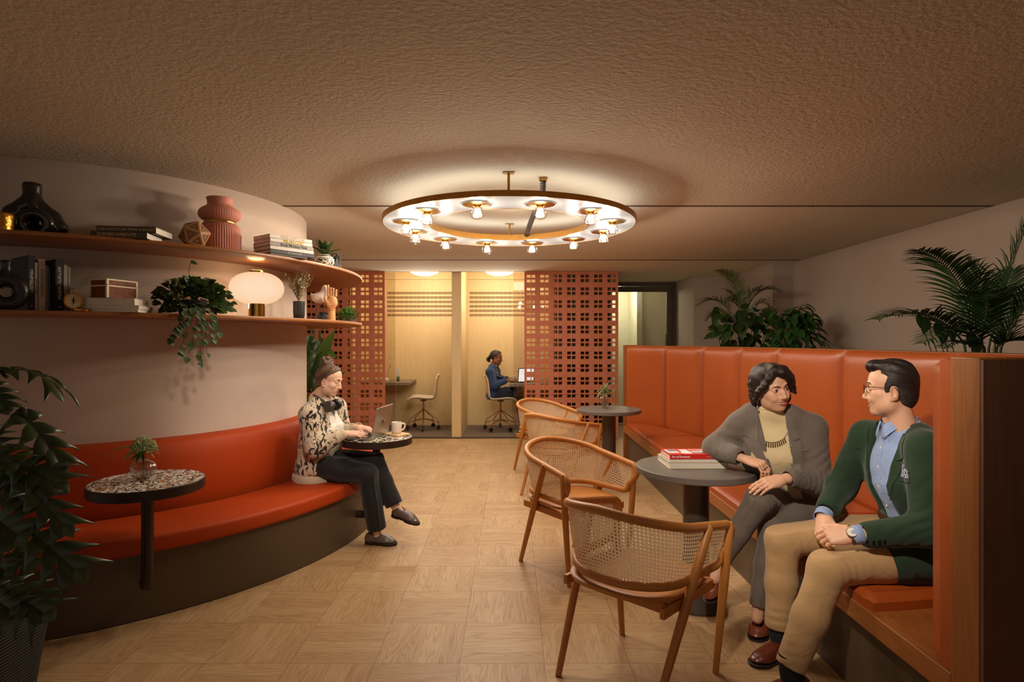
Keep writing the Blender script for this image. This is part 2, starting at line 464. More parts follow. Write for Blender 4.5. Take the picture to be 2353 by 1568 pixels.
def m_parquet():
    t = NT('oak_basket_parquet'); T = .3715
    co = t.coord(loc=(-.142 + .3715 * 20, -2.959 + .3715 * 20, 0))
    sp = t.n('SeparateXYZ', _0=co); x, y = sp.outputs[0], sp.outputs[1]
    ux, uy = t.m_('DIVIDE', x, T), t.m_('DIVIDE', y, T)
    ix, iy = t.m_('FLOOR', ux), t.m_('FLOOR', uy); fx, fy = t.m_('FRACT', ux), t.m_('FRACT', uy)
    par = t.m_('MODULO', t.m_('ADD', ix, iy), 2.0); par = t.m_('GREATER_THAN', par, .5)
    a = t.n('Mix', {'data_type': 'FLOAT'}, _0=par, _2=fx, _3=fy).outputs[0]   # along the grain
    b = t.n('Mix', {'data_type': 'FLOAT'}, _0=par, _2=fy, _3=fx).outputs[0]   # across
    st = t.m_('FLOOR', t.m_('MULTIPLY', b, 4)); bf = t.m_('FRACT', t.m_('MULTIPLY', b, 4))
    idv = t.n('CombineXYZ', _0=ix, _1=iy, _2=st).outputs[0]
    wn = t.n('TexWhiteNoise', {'noise_dimensions': '3D'}, Vector=idv); rnd = wn.outputs[0]
    off = t.m_('MULTIPLY', rnd, 37.0)
    gv = t.n('CombineXYZ', _0=t.m_('ADD', t.m_('MULTIPLY', a, .55), off), _1=t.m_('ADD', t.m_('MULTIPLY', b, 4.6), off), _2=off).outputs[0]
    n1 = t.noise(gv, 1.0, 2, .5, .5)
    rings = t.m_('ADD', t.m_('MULTIPLY', t.m_('SINE', t.m_('MULTIPLY', n1, 75)), .5), .5)
    rings = t.m_('POWER', rings, 2.2)
    gv2 = t.n('CombineXYZ', _0=t.m_('ADD', t.m_('MULTIPLY', a, 2.2), off), _1=t.m_('ADD', t.m_('MULTIPLY', b, 60), off), _2=off).outputs[0]
    fine = t.noise(gv2, 1.0, 3, .6)
    g = t.m_('ADD', t.m_('MULTIPLY', rings, .34), t.m_('MULTIPLY', fine, .66))
    light = t.mix(rnd, srgb(208, 176, 132), srgb(192, 157, 113))
    dark = t.mix(rnd, srgb(174, 136, 92), srgb(160, 122, 80))
    c = t.mix(t.ramp(g, [(.22, (0, 0, 0)), (.95, (1, 1, 1))]), light, dark)
    c = t.mix(t.m_('MULTIPLY', t.noise(co, .8, 2), .25), c, srgb(150, 95, 62))
    e = t.m_('MINIMUM', t.m_('MINIMUM', fx, t.m_('SUBTRACT', 1, fx)), t.m_('MINIMUM', fy, t.m_('SUBTRACT', 1, fy)))
    seam = t.m_('LESS_THAN', e, .0035)
    es = t.m_('LESS_THAN', t.m_('MINIMUM', bf, t.m_('SUBTRACT', 1, bf)), .007)
    seam = t.m_('MAXIMUM', t.m_('MULTIPLY', seam, .75), t.m_('MULTIPLY', es, .35))
    c = t.mix(seam, c, srgb(105, 66, 40))
    r = t.m_('ADD', .36, t.m_('MULTIPLY', g, .16))
    return t.bsdf(c, r, 0, t.bump(t.m_('SUBTRACT', fine, t.m_('MULTIPLY', seam, 1.5)), .15, .002), Specular__IOR__Level=.35)
M_floor = m_parquet()

def m_leather(name, col, rough=.42, spec=.45, wr=.5):
    t = NT(name); co = t.coord()
    v = t.n('TexVoronoi', Vector=co, Scale=420).outputs[0]
    n = t.noise(co, 7, 3, .55); n2 = t.noise(co, 2.0, 3)
    c = t.mix(n2, tuple(x * .86 for x in col[:3]) + (1,), tuple(min(1, x * 1.12) for x in col[:3]) + (1,))
    nr = t.bump(n, .25 * wr, .02); nr = t.bump(v, .10, .0006, nr)
    return t.bsdf(c, t.m_('ADD', rough - .06, t.m_('MULTIPLY', n2, .14)), 0, nr, Specular__IOR__Level=spec)
M_leather = m_leather('burnt_orange_leather', srgb(164, 76, 26), .38, .5)
M_leather_curve = m_leather('burnt_orange_suede_leather', srgb(172, 62, 16), .56, .22)
M_shelf = mwood('oiled_walnut_shelf', srgb(166, 104, 50), srgb(126, 74, 32), 0, .8, .38)
M_oak = mwood('golden_oak', srgb(158, 96, 40), srgb(122, 68, 24), 2, .9, .42)
M_oak_h = mwood('golden_oak_seat_board', srgb(172, 106, 50), srgb(134, 76, 32), 1, .9, .42)
M_oak_dark = mwood('smoked_oak_panel', srgb(112, 66, 40), srgb(84, 48, 28), 2, .8, .5)
M_chair = mwood('honey_ash', srgb(205, 138, 66), srgb(176, 108, 46), 2, 1.2, .4, .7)
M_maple = mwood('pale_maple_veneer', srgb(230, 202, 152), srgb(214, 182, 128), 2, .6, .5, .8)
M_basebrown = mplain('dark_bronze_laminate', srgb(84, 68, 50), .45, var=(2, .06))
M_darkmetal = mplain('dark_bronze_metal', srgb(52, 38, 30), .35, .3)
M_brass = mplain('aged_brass', srgb(176, 130, 66), .32, 1.0, var=(18, .18))
M_brass_bright = mplain('polished_brass', srgb(214, 160, 70), .16, 1.0)
M_black = mplain('black_satin', srgb(22, 20, 19), .45)
M_blackgloss = mplain('black_glaze', srgb(30, 25, 23), .18, 0, bump=(60, .06, .002), Coat__Weight=.3)
M_white = mplain('warm_white', srgb(232, 222, 208), .5)
M_carpet = mplain('taupe_carpet', srgb(120, 102, 88), .95, bump=(300, .6, .004))
M_frame_brown = mplain('brown_painted_door_frame', srgb(88, 72, 58), .45)
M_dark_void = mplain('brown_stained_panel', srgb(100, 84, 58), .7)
M_glass = mglass('clear_glass', (.97, .97, .95, 1), 1.0)
M_steel = mplain('brushed_steel', srgb(150, 140, 130), .3, 1.0)
def m_terracotta():
    t = NT('terracotta_tile'); co = t.coord()
    n = t.noise(co, 5, 4, .6); n2 = t.noise(co, 60, 2)
    c = t.mix(n, srgb(184, 102, 72), srgb(206, 126, 94))
    return t.bsdf(c, .75, 0, t.bump(n2, .2, .002))
M_terra = m_terracotta()
M_rod = mplain('mustard_rod', srgb(206, 122, 30), .45)
M_rail = mplain('salmon_rail', srgb(212, 116, 88), .6)

# ================================================================== ROOM SHELL
HC = 2.41
CC = (-3.13, 4.60)                    # axis of the round plastered wall
RW = 1.45
b = MB(); b.bb(-6, 6.5, -2.5, 14, -.12, 0); struct(b.build('floor', M_floor))
b = MB()
b.bb(-6, 6, -2.5, 4.365, HC, HC + .12, 0)
b.bb(-6, 6, 4.40, 7.29, HC, HC + .12, 1)
b.bb(-6, 6, 7.315, 8.56, HC, HC + .12, 2); b.bb(1.43, 6, 8.56, 10.4, HC, HC + .12, 2)
b.bb(-6, 6, 4.2, 7.6, HC + .02, HC + .14, 3); b.bb(-6, 6, 7.27, 7.325, HC - .0015, HC + .02, 5); b.bb(-6, 6, 4.362, 4.403, HC - .0015, HC + .02, 5)
b.bb(-6, 1.43, 8.56, 10.2, 2.62, 2.74, 4); b.bb(-6, 1.43, 8.52, 8.56, HC, 2.74, 2)
struct(b.build('ceiling', [M_ceil_rough, M_ceil_mid, M_ceil_smooth, M_black, M_maple, mplain('shadow_gap_brown', srgb(84, 60, 44), .9)], smooth=False))
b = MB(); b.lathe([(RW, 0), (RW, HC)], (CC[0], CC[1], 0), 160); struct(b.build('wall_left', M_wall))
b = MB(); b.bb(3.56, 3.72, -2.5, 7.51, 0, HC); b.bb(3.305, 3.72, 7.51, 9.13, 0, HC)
struct(b.build('wall_right', m_plaster('shaded_limewash', srgb(180, 160, 146), 7, .0015, .08), bevel=.004))  # darker copy of the limewash; the wall's shade is put into its colour
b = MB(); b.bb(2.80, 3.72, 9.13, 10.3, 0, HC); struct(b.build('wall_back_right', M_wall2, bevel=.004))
# booths: side walls, divider, back
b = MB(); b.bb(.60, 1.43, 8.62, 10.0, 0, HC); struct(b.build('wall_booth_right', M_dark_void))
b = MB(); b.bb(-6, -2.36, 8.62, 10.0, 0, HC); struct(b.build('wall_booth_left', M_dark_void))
def m_booth_back():
    t = NT('slotted_maple_panel'); return t
b = MB(); b.bb(-2.36, .60, 9.85, 9.95, 0, 2.431); b.bb(-2.36, .60, 9.85, 9.95, 2.437, 2.62); b.bb(-2.36, .6, 9.87, 9.97, 2.42, 2.45)
bw = struct(b.build('wall_booth_back', M_maple))
b = MB(); b.bb(-.872, -.735, 8.56, 9.85, 0, 2.62); struct(b.build('wall_booth_divider', M_maple, bevel=.004))
b = MB(); b.bb(-2.40, -2.355, 8.62, 9.85, 0, 2.62); b.bb(.595, .64, 8.62, 9.85, 0, 2.62); struct(b.build('wall_booth_sides', M_maple))
b = MB()
for xa, xb in ((-2.08, -.98), (-.71, .40)):
    for r in range(6):
        z = CH + (784 - (671 + r * 10.15)) / F * 9.85
        n = int((xb - xa) / .0235)
        for i in range(n):
            x = xa + (i + .5) * .0235
            b.bb(x - (.0075 if i % 3 else .0055), x + .0065, 9.8485, 9.852, z - .041, z)
struct(b.build('trim_1', mplain('dark_acoustic_slot', srgb(92, 48, 22), .9)))
b = MB(); b.bb(-2.35, .59, 8.60, 9.845, 0.001, .012); cp = b.build('carpet', M_carpet)
tag(cp, 'taupe grey carpet on the floor of the maple booths', 'carpet')
b = MB(); b.bb(-2.4, .62, 8.555, 8.60, 0, .020); struct(b.build('trim_2', M_basebrown))
# door wall far right
b = MB(); b.bb(1.40, 1.47, 10.10, 10.2, 0, HC); b.bb(1.40, 2.82, 10.16, 10.2, 2.38, HC)
struct(b.build('wall_back', M_wall2))
b = MB(); b.bb(1.43, 1.46, 8.62, 10.1, 0, HC); struct(b.build('wall_passage', M_wall2))
d = thing('door_1', (2.1, 10.13, 0), None, None); struct(d)
b = MB(); b.bb(1.47, 2.80, 10.09, 10.18, 2.345, HC); b.bb(2.74, 2.80, 10.09, 10.18, 0, 2.345); b.bb(1.47, 1.53, 10.09, 10.18, 0, 2.345); b.build('door_frame', M_frame_brown, d, bevel=.004)
b = MB(); b.bb(1.53, 2.735, 10.11, 10.15, 2.25, 2.34); b.bb(2.645, 2.735, 10.11, 10.15, .01, 2.25); b.bb(1.53, 1.60, 10.11, 10.15, .01, 2.25); b.bb(1.60, 2.645, 10.11, 10.15, .01, .2); b.build('door_leaf', M_frame_brown, d, bevel=.003)
b = MB(); b.bb(1.60, 2.645, 10.125, 10.135, .2, 2.25); b.build('glass_pane', mglass('door_glass', (.96, .96, .9, 1), 2.2), d)
b = MB(); b.tube([(2.61, 10.05, 1.00), (2.61, 10.05, 1.53)], .011); b.tube([(2.61, 10.05, 1.42), (2.61, 10.12, 1.42)], .008); b.tube([(2.61, 10.05, 1.12), (2.61, 10.12, 1.12)], .008)
b.ball((2.70, 10.095, 1.45), .022); b.build('door_handle', M_steel, d)
# pale corridor behind the glass door
M_corr = mplain('corridor_plaster', srgb(226, 220, 198), .85)
b = MB(); b.bb(1.2, 2.55, 11.7, 11.8, 0, 2.6); b.bb(2.30, 2.40, 10.9, 11.7, 0, 2.6); b.bb(2.4, 4.0, 10.95, 11.0, 0, 2.6); b.bb(1.2, 4, 10.2, 11.8, 2.6, 2.7); b.bb(1.15, 1.2, 10.2, 11.8, 0, 2.6)
struct(b.build('wall_corridor', M_corr))

def light(name, typ, loc, energy, col, size=.05, rot=None, **kw):
    l = bpy.data.lights.new(name, typ); l.energy = energy; l.color = col
    if typ in ('POINT', 'SPOT'): l.shadow_soft_size = size
    if typ == 'AREA': l.size = size
    for k, v in kw.items(): setattr(l, k, v)
    o = bpy.data.objects.new(name, l); COL.objects.link(o); o.location = loc
    if rot: o.rotation_euler = rot
    return o
light('back_fill', 'AREA', (-.2, 6.5, 2.395), 36, (1, .92, .80), 1.6)  # added fill without a fixture, brightens the rear floor and screens
def aim(o, p): o.rotation_euler = (Vector(p) - o.location).to_track_quat('-Z', 'Y').to_euler()
aim(light('people_fill_spot', 'SPOT', (.10, 1.10, 2.385), 230, (1, .88, .74), .06, None, spot_size=math.radians(50), spot_blend=.9), (1.40, 2.72, 1.0))  # unseen spot added to light the faces on the right bench
aim(light('people_fill_spot', 'SPOT', (-.35, 1.45, 2.385), 190, (1, .88, .74), .06, None, spot_size=math.radians(40), spot_blend=.9), (-1.30, 4.10, .85))  # second added spot, no fixture, brightens the person at the laptop
light('corridor_lamp', 'POINT', (1.9, 10.9, 2.3), 26, (1, .95, .80), .1)

# ================================================================== LATTICE SCREENS
def cellgrid(b, xs, zs, solid, y0, y1, facet=lambda i, k: False):
    nx, nz = len(xs) - 1, len(zs) - 1
    S = lambda i, k: 0 <= i < nx and 0 <= k < nz and solid(i, k)
    for i in range(nx):
        for k in range(nz):
            if not S(i, k): continue
            x0, x1, z0, z1 = xs[i], xs[i + 1], zs[k], zs[k + 1]
            vs = [(x0, y0, z0), (x1, y0, z0), (x1, y0, z1), (x0, y0, z1), (x0, y1, z0), (x1, y1, z0), (x1, y1, z1), (x0, y1, z1)]
            fs = [(0, 1, 2, 3), (7, 6, 5, 4)]
            if facet(i, k): vs.append(((x0 + x1) / 2, y0 - .005, (z0 + z1) / 2)); fs = [(0, 1, 8), (1, 2, 8), (2, 3, 8), (3, 0, 8), (7, 6, 5, 4)]
            if not S(i - 1, k): fs.append((0, 3, 7, 4))
            if not S(i + 1, k): fs.append((1, 5, 6, 2))
            if not S(i, k - 1): fs.append((0, 4, 5, 1))
            if not S(i, k + 1): fs.append((3, 2, 6, 7))
            b.add(vs, fs)
    return b
def lattice(x0, ncol, label):
    px_, pz_ = .1925, .1835; nrow = 13; z0 = .012
    xs, zs = [x0], [z0]
    for c in range(ncol):
        o = x0 + .034 + c * px_; xs += [o, o + .054, o + .0685, o + .1205]
    xs.append(x0 + .034 + (ncol - 1) * px_ + .1205 + .034)
    for r in range(nrow):
        o = z0 + .038 + r * pz_; zs += [o, o + .0435, o + .0645, o + .108]
    zs.append(HC - .002)
    hole = lambda i, k: 1 <= i < len(xs) - 2 and 1 <= k < len(zs) - 2 and (i % 4 in (1, 3)) and (k % 4 in (1, 3))
    t = thing('lattice_screen', ((xs[0] + xs[-1]) / 2, 8.5, 0), label, 'screen')
    b = cellgrid(MB(), xs, zs, lambda i, k: not hole(i, k), 8.47, 8.515, lambda i, k: i % 4 == 0 and k % 4 == 0 and 0 < i < len(xs) - 2 and 0 < k < len(zs) - 2); b.build('tile_lattice', M_terra, t, smooth=False, fixn=False)
    for r in range(nrow):
        z = z0 + .038 + r * pz_ + .054; b = MB(); b.bb(xs[1], xs[-2], 8.462, 8.475, z - .0035, z + .0035); b.build('horizontal_rail', M_rail, t)
    for c in range(ncol):
        x = x0 + .034 + c * px_ + .06125; b = MB(); b.bb(x - .005, x + .005, 8.463, 8.476, z0 + .038, zs[-2]); b.build('vertical_rod', M_rod, t)
    return t
lattice(.178, 7, 'terracotta lattice screen standing in front of the right booth beside the glass door')
lattice(-1.822 - .034 - .1205 - .034 - 8 * .1925, 9, 'terracotta lattice screen behind the round wall and the shelf ends')
for nm, xa, xb in (('door_2', -2.5, -1.69), ('door_3', .022, .80)):
    b = MB(); b.bb(xa, xb, 8.572, 8.582, .02, 2.40); struct(b.build(nm, mglass(nm + '_glass', (.93, .90, .86, 1), 1.6)))

# booth ceiling globes
M_globe = memit('lit_opal_ceiling_globe', (1, .86, .62, 1), 6)
for i, (px, lab) in enumerate(((975, 'round glowing ceiling light in the left booth'), (1148, 'round glowing ceiling light in the right booth'))):
    X = (px - CX) / F * 9.2
    b = MB(); b.ball((X, 9.2, 2.52), (.235, .235, .098), 32, 16); tag(b.build('ceiling_light', M_globe), lab, 'ceiling light', 'booth ceiling lights')

for X_ in ((975 - CX) / F * 9.2, (1148 - CX) / F * 9.2): light('booth_fill', 'POINT', (X_, 9.0, 2.12), 22, (1, .94, .80), .15)  # unseen point lamps added under the globes to brighten booths and ceiling band

# ================================================================== CURVED BENCH AND SHELVES
A0, A1 = math.radians(-170), math.radians(70)
def rprof(r0, r1, z0, z1, rad, n=4):
    return [((r0 + r1) / 2 + x, (z0 + z1) / 2 + y) for x, y in rounded(r1 - r0, z1 - z0, rad, n)]
t = thing('curved_bench', (CC[0], CC[1], 0), 'long curved orange leather bench wrapped around the round plaster wall', 'bench')
b = MB(); b.revolve([(1.44, .005), (2.05, .005), (2.05, .34), (1.44, .34)], CC, A0, A1, 120); b.build('base', M_basebrown, t)
b = MB(); b.revolve(rprof(1.615, 2.086, .338, .43, .022), CC, A0, A1, 140); b.build('seat_cushion', M_leather_curve, t)
b = MB(); b.revolve([(1.451, .345), (1.552, .345), (1.565, .40), (1.588, .50), (1.592, .62), (1.586, .72), (1.572, .79), (1.553, .816), (1.53, .825), (1.451, .828)], CC, A0, A1, 140); b.build('back_cushion', M_leather_curve, t, angle=50)
for nm, z0, z1, lab in (('upper', 1.924, 1.945, 'upper curved walnut shelf on the round wall'), ('lower', 1.538, 1.559, 'lower curved walnut shelf on the round wall, the one with the glowing lamp')):
    b = MB(); b.revolve(rprof(1.449, 1.905, z0, z1, .004, 2), CC, A0, A1, 160); tag(b.build('wall_shelf', M_shelf), lab, 'shelf')

# ================================================================== RIGHT BANQUETTE
spl = [V(1.345, 7.04, 0), V(1.69, 6.55, 0), V(1.90, 5.92, 0), V(2.01, 5.24, 0), V(2.05, 4.60, 0), V(2.065, 3.72, 0), V(2.07, 2.80, 0), V(2.07, 1.86, 0)]
path = catmull(spl, 12)
def sp_at(i, u):     # point on panel i (0..6) at u
    k = (i + u) * 12; a = min(int(k), len(path) - 2); return path[a].lerp(path[a + 1], k - a)
def sp_n(i, u):
    k = (i + u) * 12; a = min(max(int(k), 0), len(path) - 2); d = (path[a + 1] - path[a]).normalized(); return Vector((d.y, -d.x, 0))
bt = thing('booth_bench', (1.7, 4.2, 0), 'long high-backed orange leather bench framed in oak along the right side', 'bench')
BZ = 1.355
def pillow(P, N, thick, nu, nv, e=6, mn=.25):
    """P(u,v) base point, N(u,v) outward: closed puffy panel"""
    fr, bk = [], []
    for i in range(nu + 1):
        r1, r2 = [], []
        for j in range(nv + 1):
            u, v = i / nu, j / nv
            # cosine spacing keeps the rounded rims smooth
            uu, vv = .5 - .5 * math.cos(PI * u), .5 - .5 * math.cos(PI * v)
            uu, vv = lerp(u, uu, .6), lerp(v, vv, .6)
            pu = max(0, 1 - abs(2 * uu - 1) ** e) ** .5; pv = max(0, 1 - abs(2 * vv - 1) ** (e * 2)) ** .5
            r1.append(P(uu, vv) + N(uu, vv) * (thick * (mn + (1 - mn) * pu * pv))); r2.append(P(uu, vv))
        fr.append(r1); bk.append(r2)
    b = MB(); b.grid(fr); b.grid(bk, flip=True)
    b.grid([fr[0], bk[0]], flip=True); b.grid([fr[-1], bk[-1]]); b.grid([[r[0] for r in fr], [r[0] for r in bk]]); b.grid([[r[-1] for r in fr], [r[-1] for r in bk]], flip=True)
    return b
for i in range(7):
    N = lambda u, v, i=i: -sp_n(i, u) if False else sp_n(i, u) * -1
    sgn = -1 if sp_n(3, .5).x > 0 else 1
    b = pillow(lambda u, v, i=i: sp_at(i, u) + sp_n(i, u) * (-sgn * .065) + Vector((0, 0, lerp(.40, BZ - .004, v))), lambda u, v, i=i: sp_n(i, u) * sgn, .085, 18, 22, 8, .35)
    b.build('back_panel', M_leather, bt, angle=60)
# oak carcass behind the cushions
b = MB(); rows = []
for k, p in enumerate(path):
    a = min(k, len(path) - 2); d = (path[a + 1] - path[a]).normalized(); n = Vector((d.y, -d.x, 0))
    if n.x < 0: n = -n
    rows.append([p + n * .062 + V(0, 0, 0.01), p + n * .062 + V(0, 0, BZ), p + n * .20 + V(0, 0, BZ), p + n * .20 + V(0, 0, .01)])
b.grid(rows, closed_v=True); b.f.append((0, 1, 2, 3)); b.mi.append(0); m_ = len(rows) * 4; b.f.append((m_ - 4, m_ - 3, m_ - 2, m_ - 1)); b.mi.append(0)
b.build('back_frame', M_oak, bt)
b = MB(); b.bb(1.33, 2.34, 1.684, 1.795, 0.005, BZ + .007); b.build('end_panel', M_oak, bt, bevel=.003)
b = MB(); b.bb(1.40, 6, 1.674, 1.686, .005, BZ + .001)
b = MB(); b.bb(1.332, 2.34, 1.672, 1.686, 0.004, BZ + .001); b.build('outer_panel', M_oak_dark, bt)
b = MB(); b.bb(1.335, 1.60, 7.06, 7.115, .005, BZ + .007); b.build('end_panel', M_oak, bt, bevel=.003)
# seat board, plinth
poly = [(1.33, 1.795), (1.33, 7.06)] + [(p.x + .07, p.y + .02) for p in path[2:]] + [(2.13, 1.795)]
b = MB(); b.prism(poly, .322, .40); b.build('seat_board', M_oak_h, bt, bevel=.004)
b = MB(); b.prism([(1.375, 1.795), (1.375, 7.06), (1.45, 7.06)] + [(p.x, p.y) for p in path[6:]] + [(2.07, 1.795)], .004, .322); b.build('plinth', M_basebrown, bt)
# seat cushions
def back_x(y):
    best = min(path, key=lambda p: abs(p.y - y)); return best.x
cuts = [6.92, 5.93, 5.05, 4.15, 3.23, 2.20]
for i in range(len(cuts) - 1):
    ya, yb = cuts[i] - .004, cuts[i + 1] + .004
    last = i == len(cuts) - 2
    def P(u, v, ya=ya, yb=yb, last=last):
        y = lerp(ya, yb, u); x = lerp(1.335, back_x(y) - .012, v)
        if last: y += .16 * u * min(1, v) ** 1.5
        if u > .97 and last and v < .04: x += .01
        return V(x, y, .40)
    b = pillow(P, lambda u, v: V(0, 0, 1), .056, 24, 22, 22, .6); c = b.build('seat_cushion', M_leather, bt, angle=60)
    # stitched piping line just inside the rim
    ring = [P(u, v) + V(0, 0, .0545) for u, v in [(lerp(.05, .95, k / 10), .06) for k in range(11)] + [(.95, lerp(.06, .94, k / 8)) for k in range(1, 9)]]
    q = MB(); q.tube(ring, .0032, 6); q.build('piping', mplain('dark_orange_piping', srgb(150, 52, 16), .5) if i == 0 else bpy.data.materials['dark_orange_piping'], c)
# near wing cushion
b = pillow(lambda u, v: V(lerp(1.338, 2.05, u), 1.795, lerp(.402, BZ - .004, v)), lambda u, v: V(0, 1, 0), .125, 24, 24, 18, .45)
b.build('wing_cushion', M_leather, bt, angle=60)
# ================================================================== CHANDELIER
ch = thing('ring_chandelier', (-.02, 4.307, HC), 'large brass and white stone ring chandelier with twelve glass bulbs', 'chandelier')
cX, cY, RO, RI, ZB = -.02, 4.307, .907, .572, 2.243
def m_alabaster():
    t = NT('glowing_alabaster'); co = t.coord()
    n = t.noise(co, 3.0, 5, .65, 1.6); v = t.ramp(n, [(.47, (0, 0, 0)), (.5, (1, 1, 1)), (.53, (0, 0, 0))])
    c = t.mix(t.m_('MULTIPLY', v, .35), (.13, .13, .135, 1), (.07, .068, .066, 1))
    return t.bsdf(c, .25, 0, None, Emission__Color=(1, .95, .90, 1), Emission__Strength=.26)  # added emission stands in for light falling on the stone
b = MB(); b.revolve([(RI + .006, ZB + .002), (RO - .006, ZB + .002), (RO - .006, ZB + .022), (RI + .006, ZB + .022)], (cX, cY), 0, 2 * PI, 128, caps=False); b.build('stone_ring', m_alabaster(), ch)
b = MB(); b.revolve([(RO - .007, ZB), (RO, ZB), (RO, ZB + .036), (RO - .007, ZB + .036)], (cX, cY), 0, 2 * PI, 128, caps=False); b.build('outer_band', M_brass, ch)
b = MB(); b.revolve([(RI, ZB), (RI + .007, ZB), (RI + .007, ZB + .044), (RI, ZB + .044)], (cX, cY), 0, 2 * PI, 128, caps=False); b.build('inner_band', M_brass, ch)
b = MB(); b.revolve([(RI + .04, ZB + .0225), (RO - .04, ZB + .0225), (RO - .04, ZB + .026), (RI + .04, ZB + .026)], (cX, cY), 0, 2 * PI, 96, caps=False); b.build('added_uplight', memit('added_uplight_glow', (1, .90, .78, 1), 1.9), ch)  # unseen glow added on top of the ring to brighten the ceiling
for y in (cY - .80, cY + .735):
    b = MB(); b.bb(cX - .035, cX + .035, y - .022, y + .022, HC - .008, HC - .001); s = b.build('mounting_plate', M_brass, ch, bevel=.002)
    b = MB(); b.tube([(cX, y, HC - .008), (cX, y, ZB + .02)], .0085, 12); b.build('stem', M_brass, ch)
    b = MB(); b.bb(cX - .05, cX + .05, y - .03, y + .03, ZB + .022, ZB + .030); b.build('clamp', M_brass, ch)
b = MB(); b.bb(cX + .185, cX + .235, 3.60, 3.64, HC - .02, HC - .001); b.build('cable_plate', M_brass, ch, bevel=.002)
b = MB(); pts = []
p0, p1 = V(cX + .21, 3.62, HC - .02), V(cX + .13, cY + .62, ZB + .04)
def coil(p0, p1, sag, turns, rad, lead=0):
    out = []; n = turns * 12; ax = (p1 - p0).normalized(); u = ax.orthogonal().normalized(); v = ax.cross(u)
    for i in range(n + 1):
        t = i / n; a = 2 * PI * turns * t
        out.append(p0.lerp(p1, t) + V(0, 0, -sag * math.sin(PI * t)) + u * (rad * math.cos(a)) + v * (rad * math.sin(a)))
    return out
b.tube(coil(V(cX + .21, 3.62, HC - .02), V(cX + .208, 3.66, ZB + .045), 0, 9, .016), .0045, 6)
b.tube(coil(V(cX + .208, 3.66, ZB + .045), V(cX + .145, 4.82, ZB + .055), -.02, 40, .016), .0045, 6)
b.tube(coil(V(cX + .145, 4.82, ZB + .055), V(cX + .13, 4.93, ZB + .01), 0, 7, .016), .0045, 6)
b.build('coiled_cable', mplain('dark_brown_cord', srgb(48, 34, 24), .5), ch)
M_core = memit('glowing_bulb_core', (1, .80, .50, 1), 60)
M_bulbglass = mglass('bulb_glass', (1, .97, .92, 1), 2.0, .02)
RM = .74
BULBW = 20.0
for k in range(12):
    a = math.radians(15 + 30 * k); x, y = cX + RM * math.cos(a), cY + RM * math.sin(a)
    b = MB(); b.lathe([(.012, .002), (.060, .001), (.088, -.004), (.090, -.006), (.060, -.006), (.03, -.008), (.022, -.016), (.02, -.022)], (x, y, ZB), 36); dsc = b.build('brass_disc', M_brass_bright, ch)
    b = MB(); b.lathe([(.016, -.018), (.024, -.022), (.036, -.042), (.043, -.060), (.040, -.075), (.028, -.088), (.012, -.094), (.0, -.095)], (x, y, ZB), 14); b.build('bulb', M_bulbglass, dsc, angle=5)
    b = MB(); b.ball((x, y, ZB - .056), (.018, .018, .022), 12, 8); b.build('filament', M_core, dsc)
    light('bulb_light', 'POINT', (x, y, ZB - .056), BULBW, (1, .88, .74), .03)

# ================================================================== TABLES
def m_terrazzo(name, pal, sc, gap=.06):
    t = NT(name); co = t.coord(scale=(1, 1, .01))
    wv = t.vm('ADD', co, t.vm('SCALE', t.n('TexNoise', Vector=co, Scale=14.0).outputs[1], (0, 0, 0)))
    nz = t.n('TexNoise', Vector=co, Scale=22.0, Detail=2.0)
    mv = t.n('VectorMath', {'operation': 'MULTIPLY_ADD'}, _0=nz.outputs[1], _1=(.035, .035, 0), _2=co).outputs[0]
    ve = t.n('TexVoronoi', {'feature': 'DISTANCE_TO_EDGE'}, Vector=mv, Scale=sc); vc = t.n('TexVoronoi', Vector=mv, Scale=sc)
    sx = t.n('SeparateColor', _0=vc.outputs['Color'])
    c = t.ramp(sx.outputs[0], [(i / len(pal), p) for i, p in enumerate(pal)], 'CONSTANT')
    thr = t.m_('ADD', gap, t.m_('MULTIPLY', sx.outputs[1], .09))
    f = t.m_('GREATER_THAN', ve.outputs[0], thr)
    c = t.mix(f, srgb(30, 24, 21), c)
    return t.bsdf(c, .3, 0, None)
M_tz1 = m_terrazzo('terrazzo_white_amber', [srgb(252, 246, 236), srgb(224, 172, 124), srgb(250, 244, 232), srgb(250, 244, 236), srgb(206, 146, 100), srgb(244, 226, 200), srgb(252, 246, 236)], 46, .05)
M_tz2 = m_terrazzo('terrazzo_white_black', [srgb(238, 230, 212), srgb(30, 26, 24), srgb(225, 214, 190), srgb(240, 232, 216), srgb(205, 190, 160)], 34)
def bracket_table(x, y, zt, mat, label, down, inw):
    t = thing('side_table', (x, y, 0), label, 'table')
    b = MB(); b.lathe([(0, zt - .048), (.25, zt - .048), (.252, zt - .045), (.252, zt - .002), (.249, zt + .0005), (.246, zt)], (x, y, 0), 64); b.build('table_rim', M_darkmetal, t, angle=30)
    b = MB(); b.lathe([(.0, zt - .006), (.2465, zt - .006), (.2465, zt + .0008), (0, zt + .0008)], (x, y, 0), 64); b.build('table_top', mat, t)
    di = (Vector((CC[0], CC[1], 0)) - Vector((x, y, 0))).normalized()
    z0 = down; pts = [V(x, y, zt - .048), V(x, y, z0 + .055)]
    for k in range(1, 9):
        a = PI / 2 * k / 8; pts.append(V(x, y, z0 + .055 - .055 * math.sin(a)) + di * (.055 * (1 - math.cos(a))))
    pts.append(pts[-1] + di * inw)
    b = MB(); b.tube(pts, .0275, 20); b.build('bracket_post', M_darkmetal, t)
    return t
bracket_table(-1.786, 2.90, .727, M_tz1, 'small round table with white and amber terrazzo top holding the flower vase', .20, .035)
bracket_table(-.966, 4.22, .727, M_tz2, 'small round table with black and white terrazzo top under the laptop and mug', .17, .09)
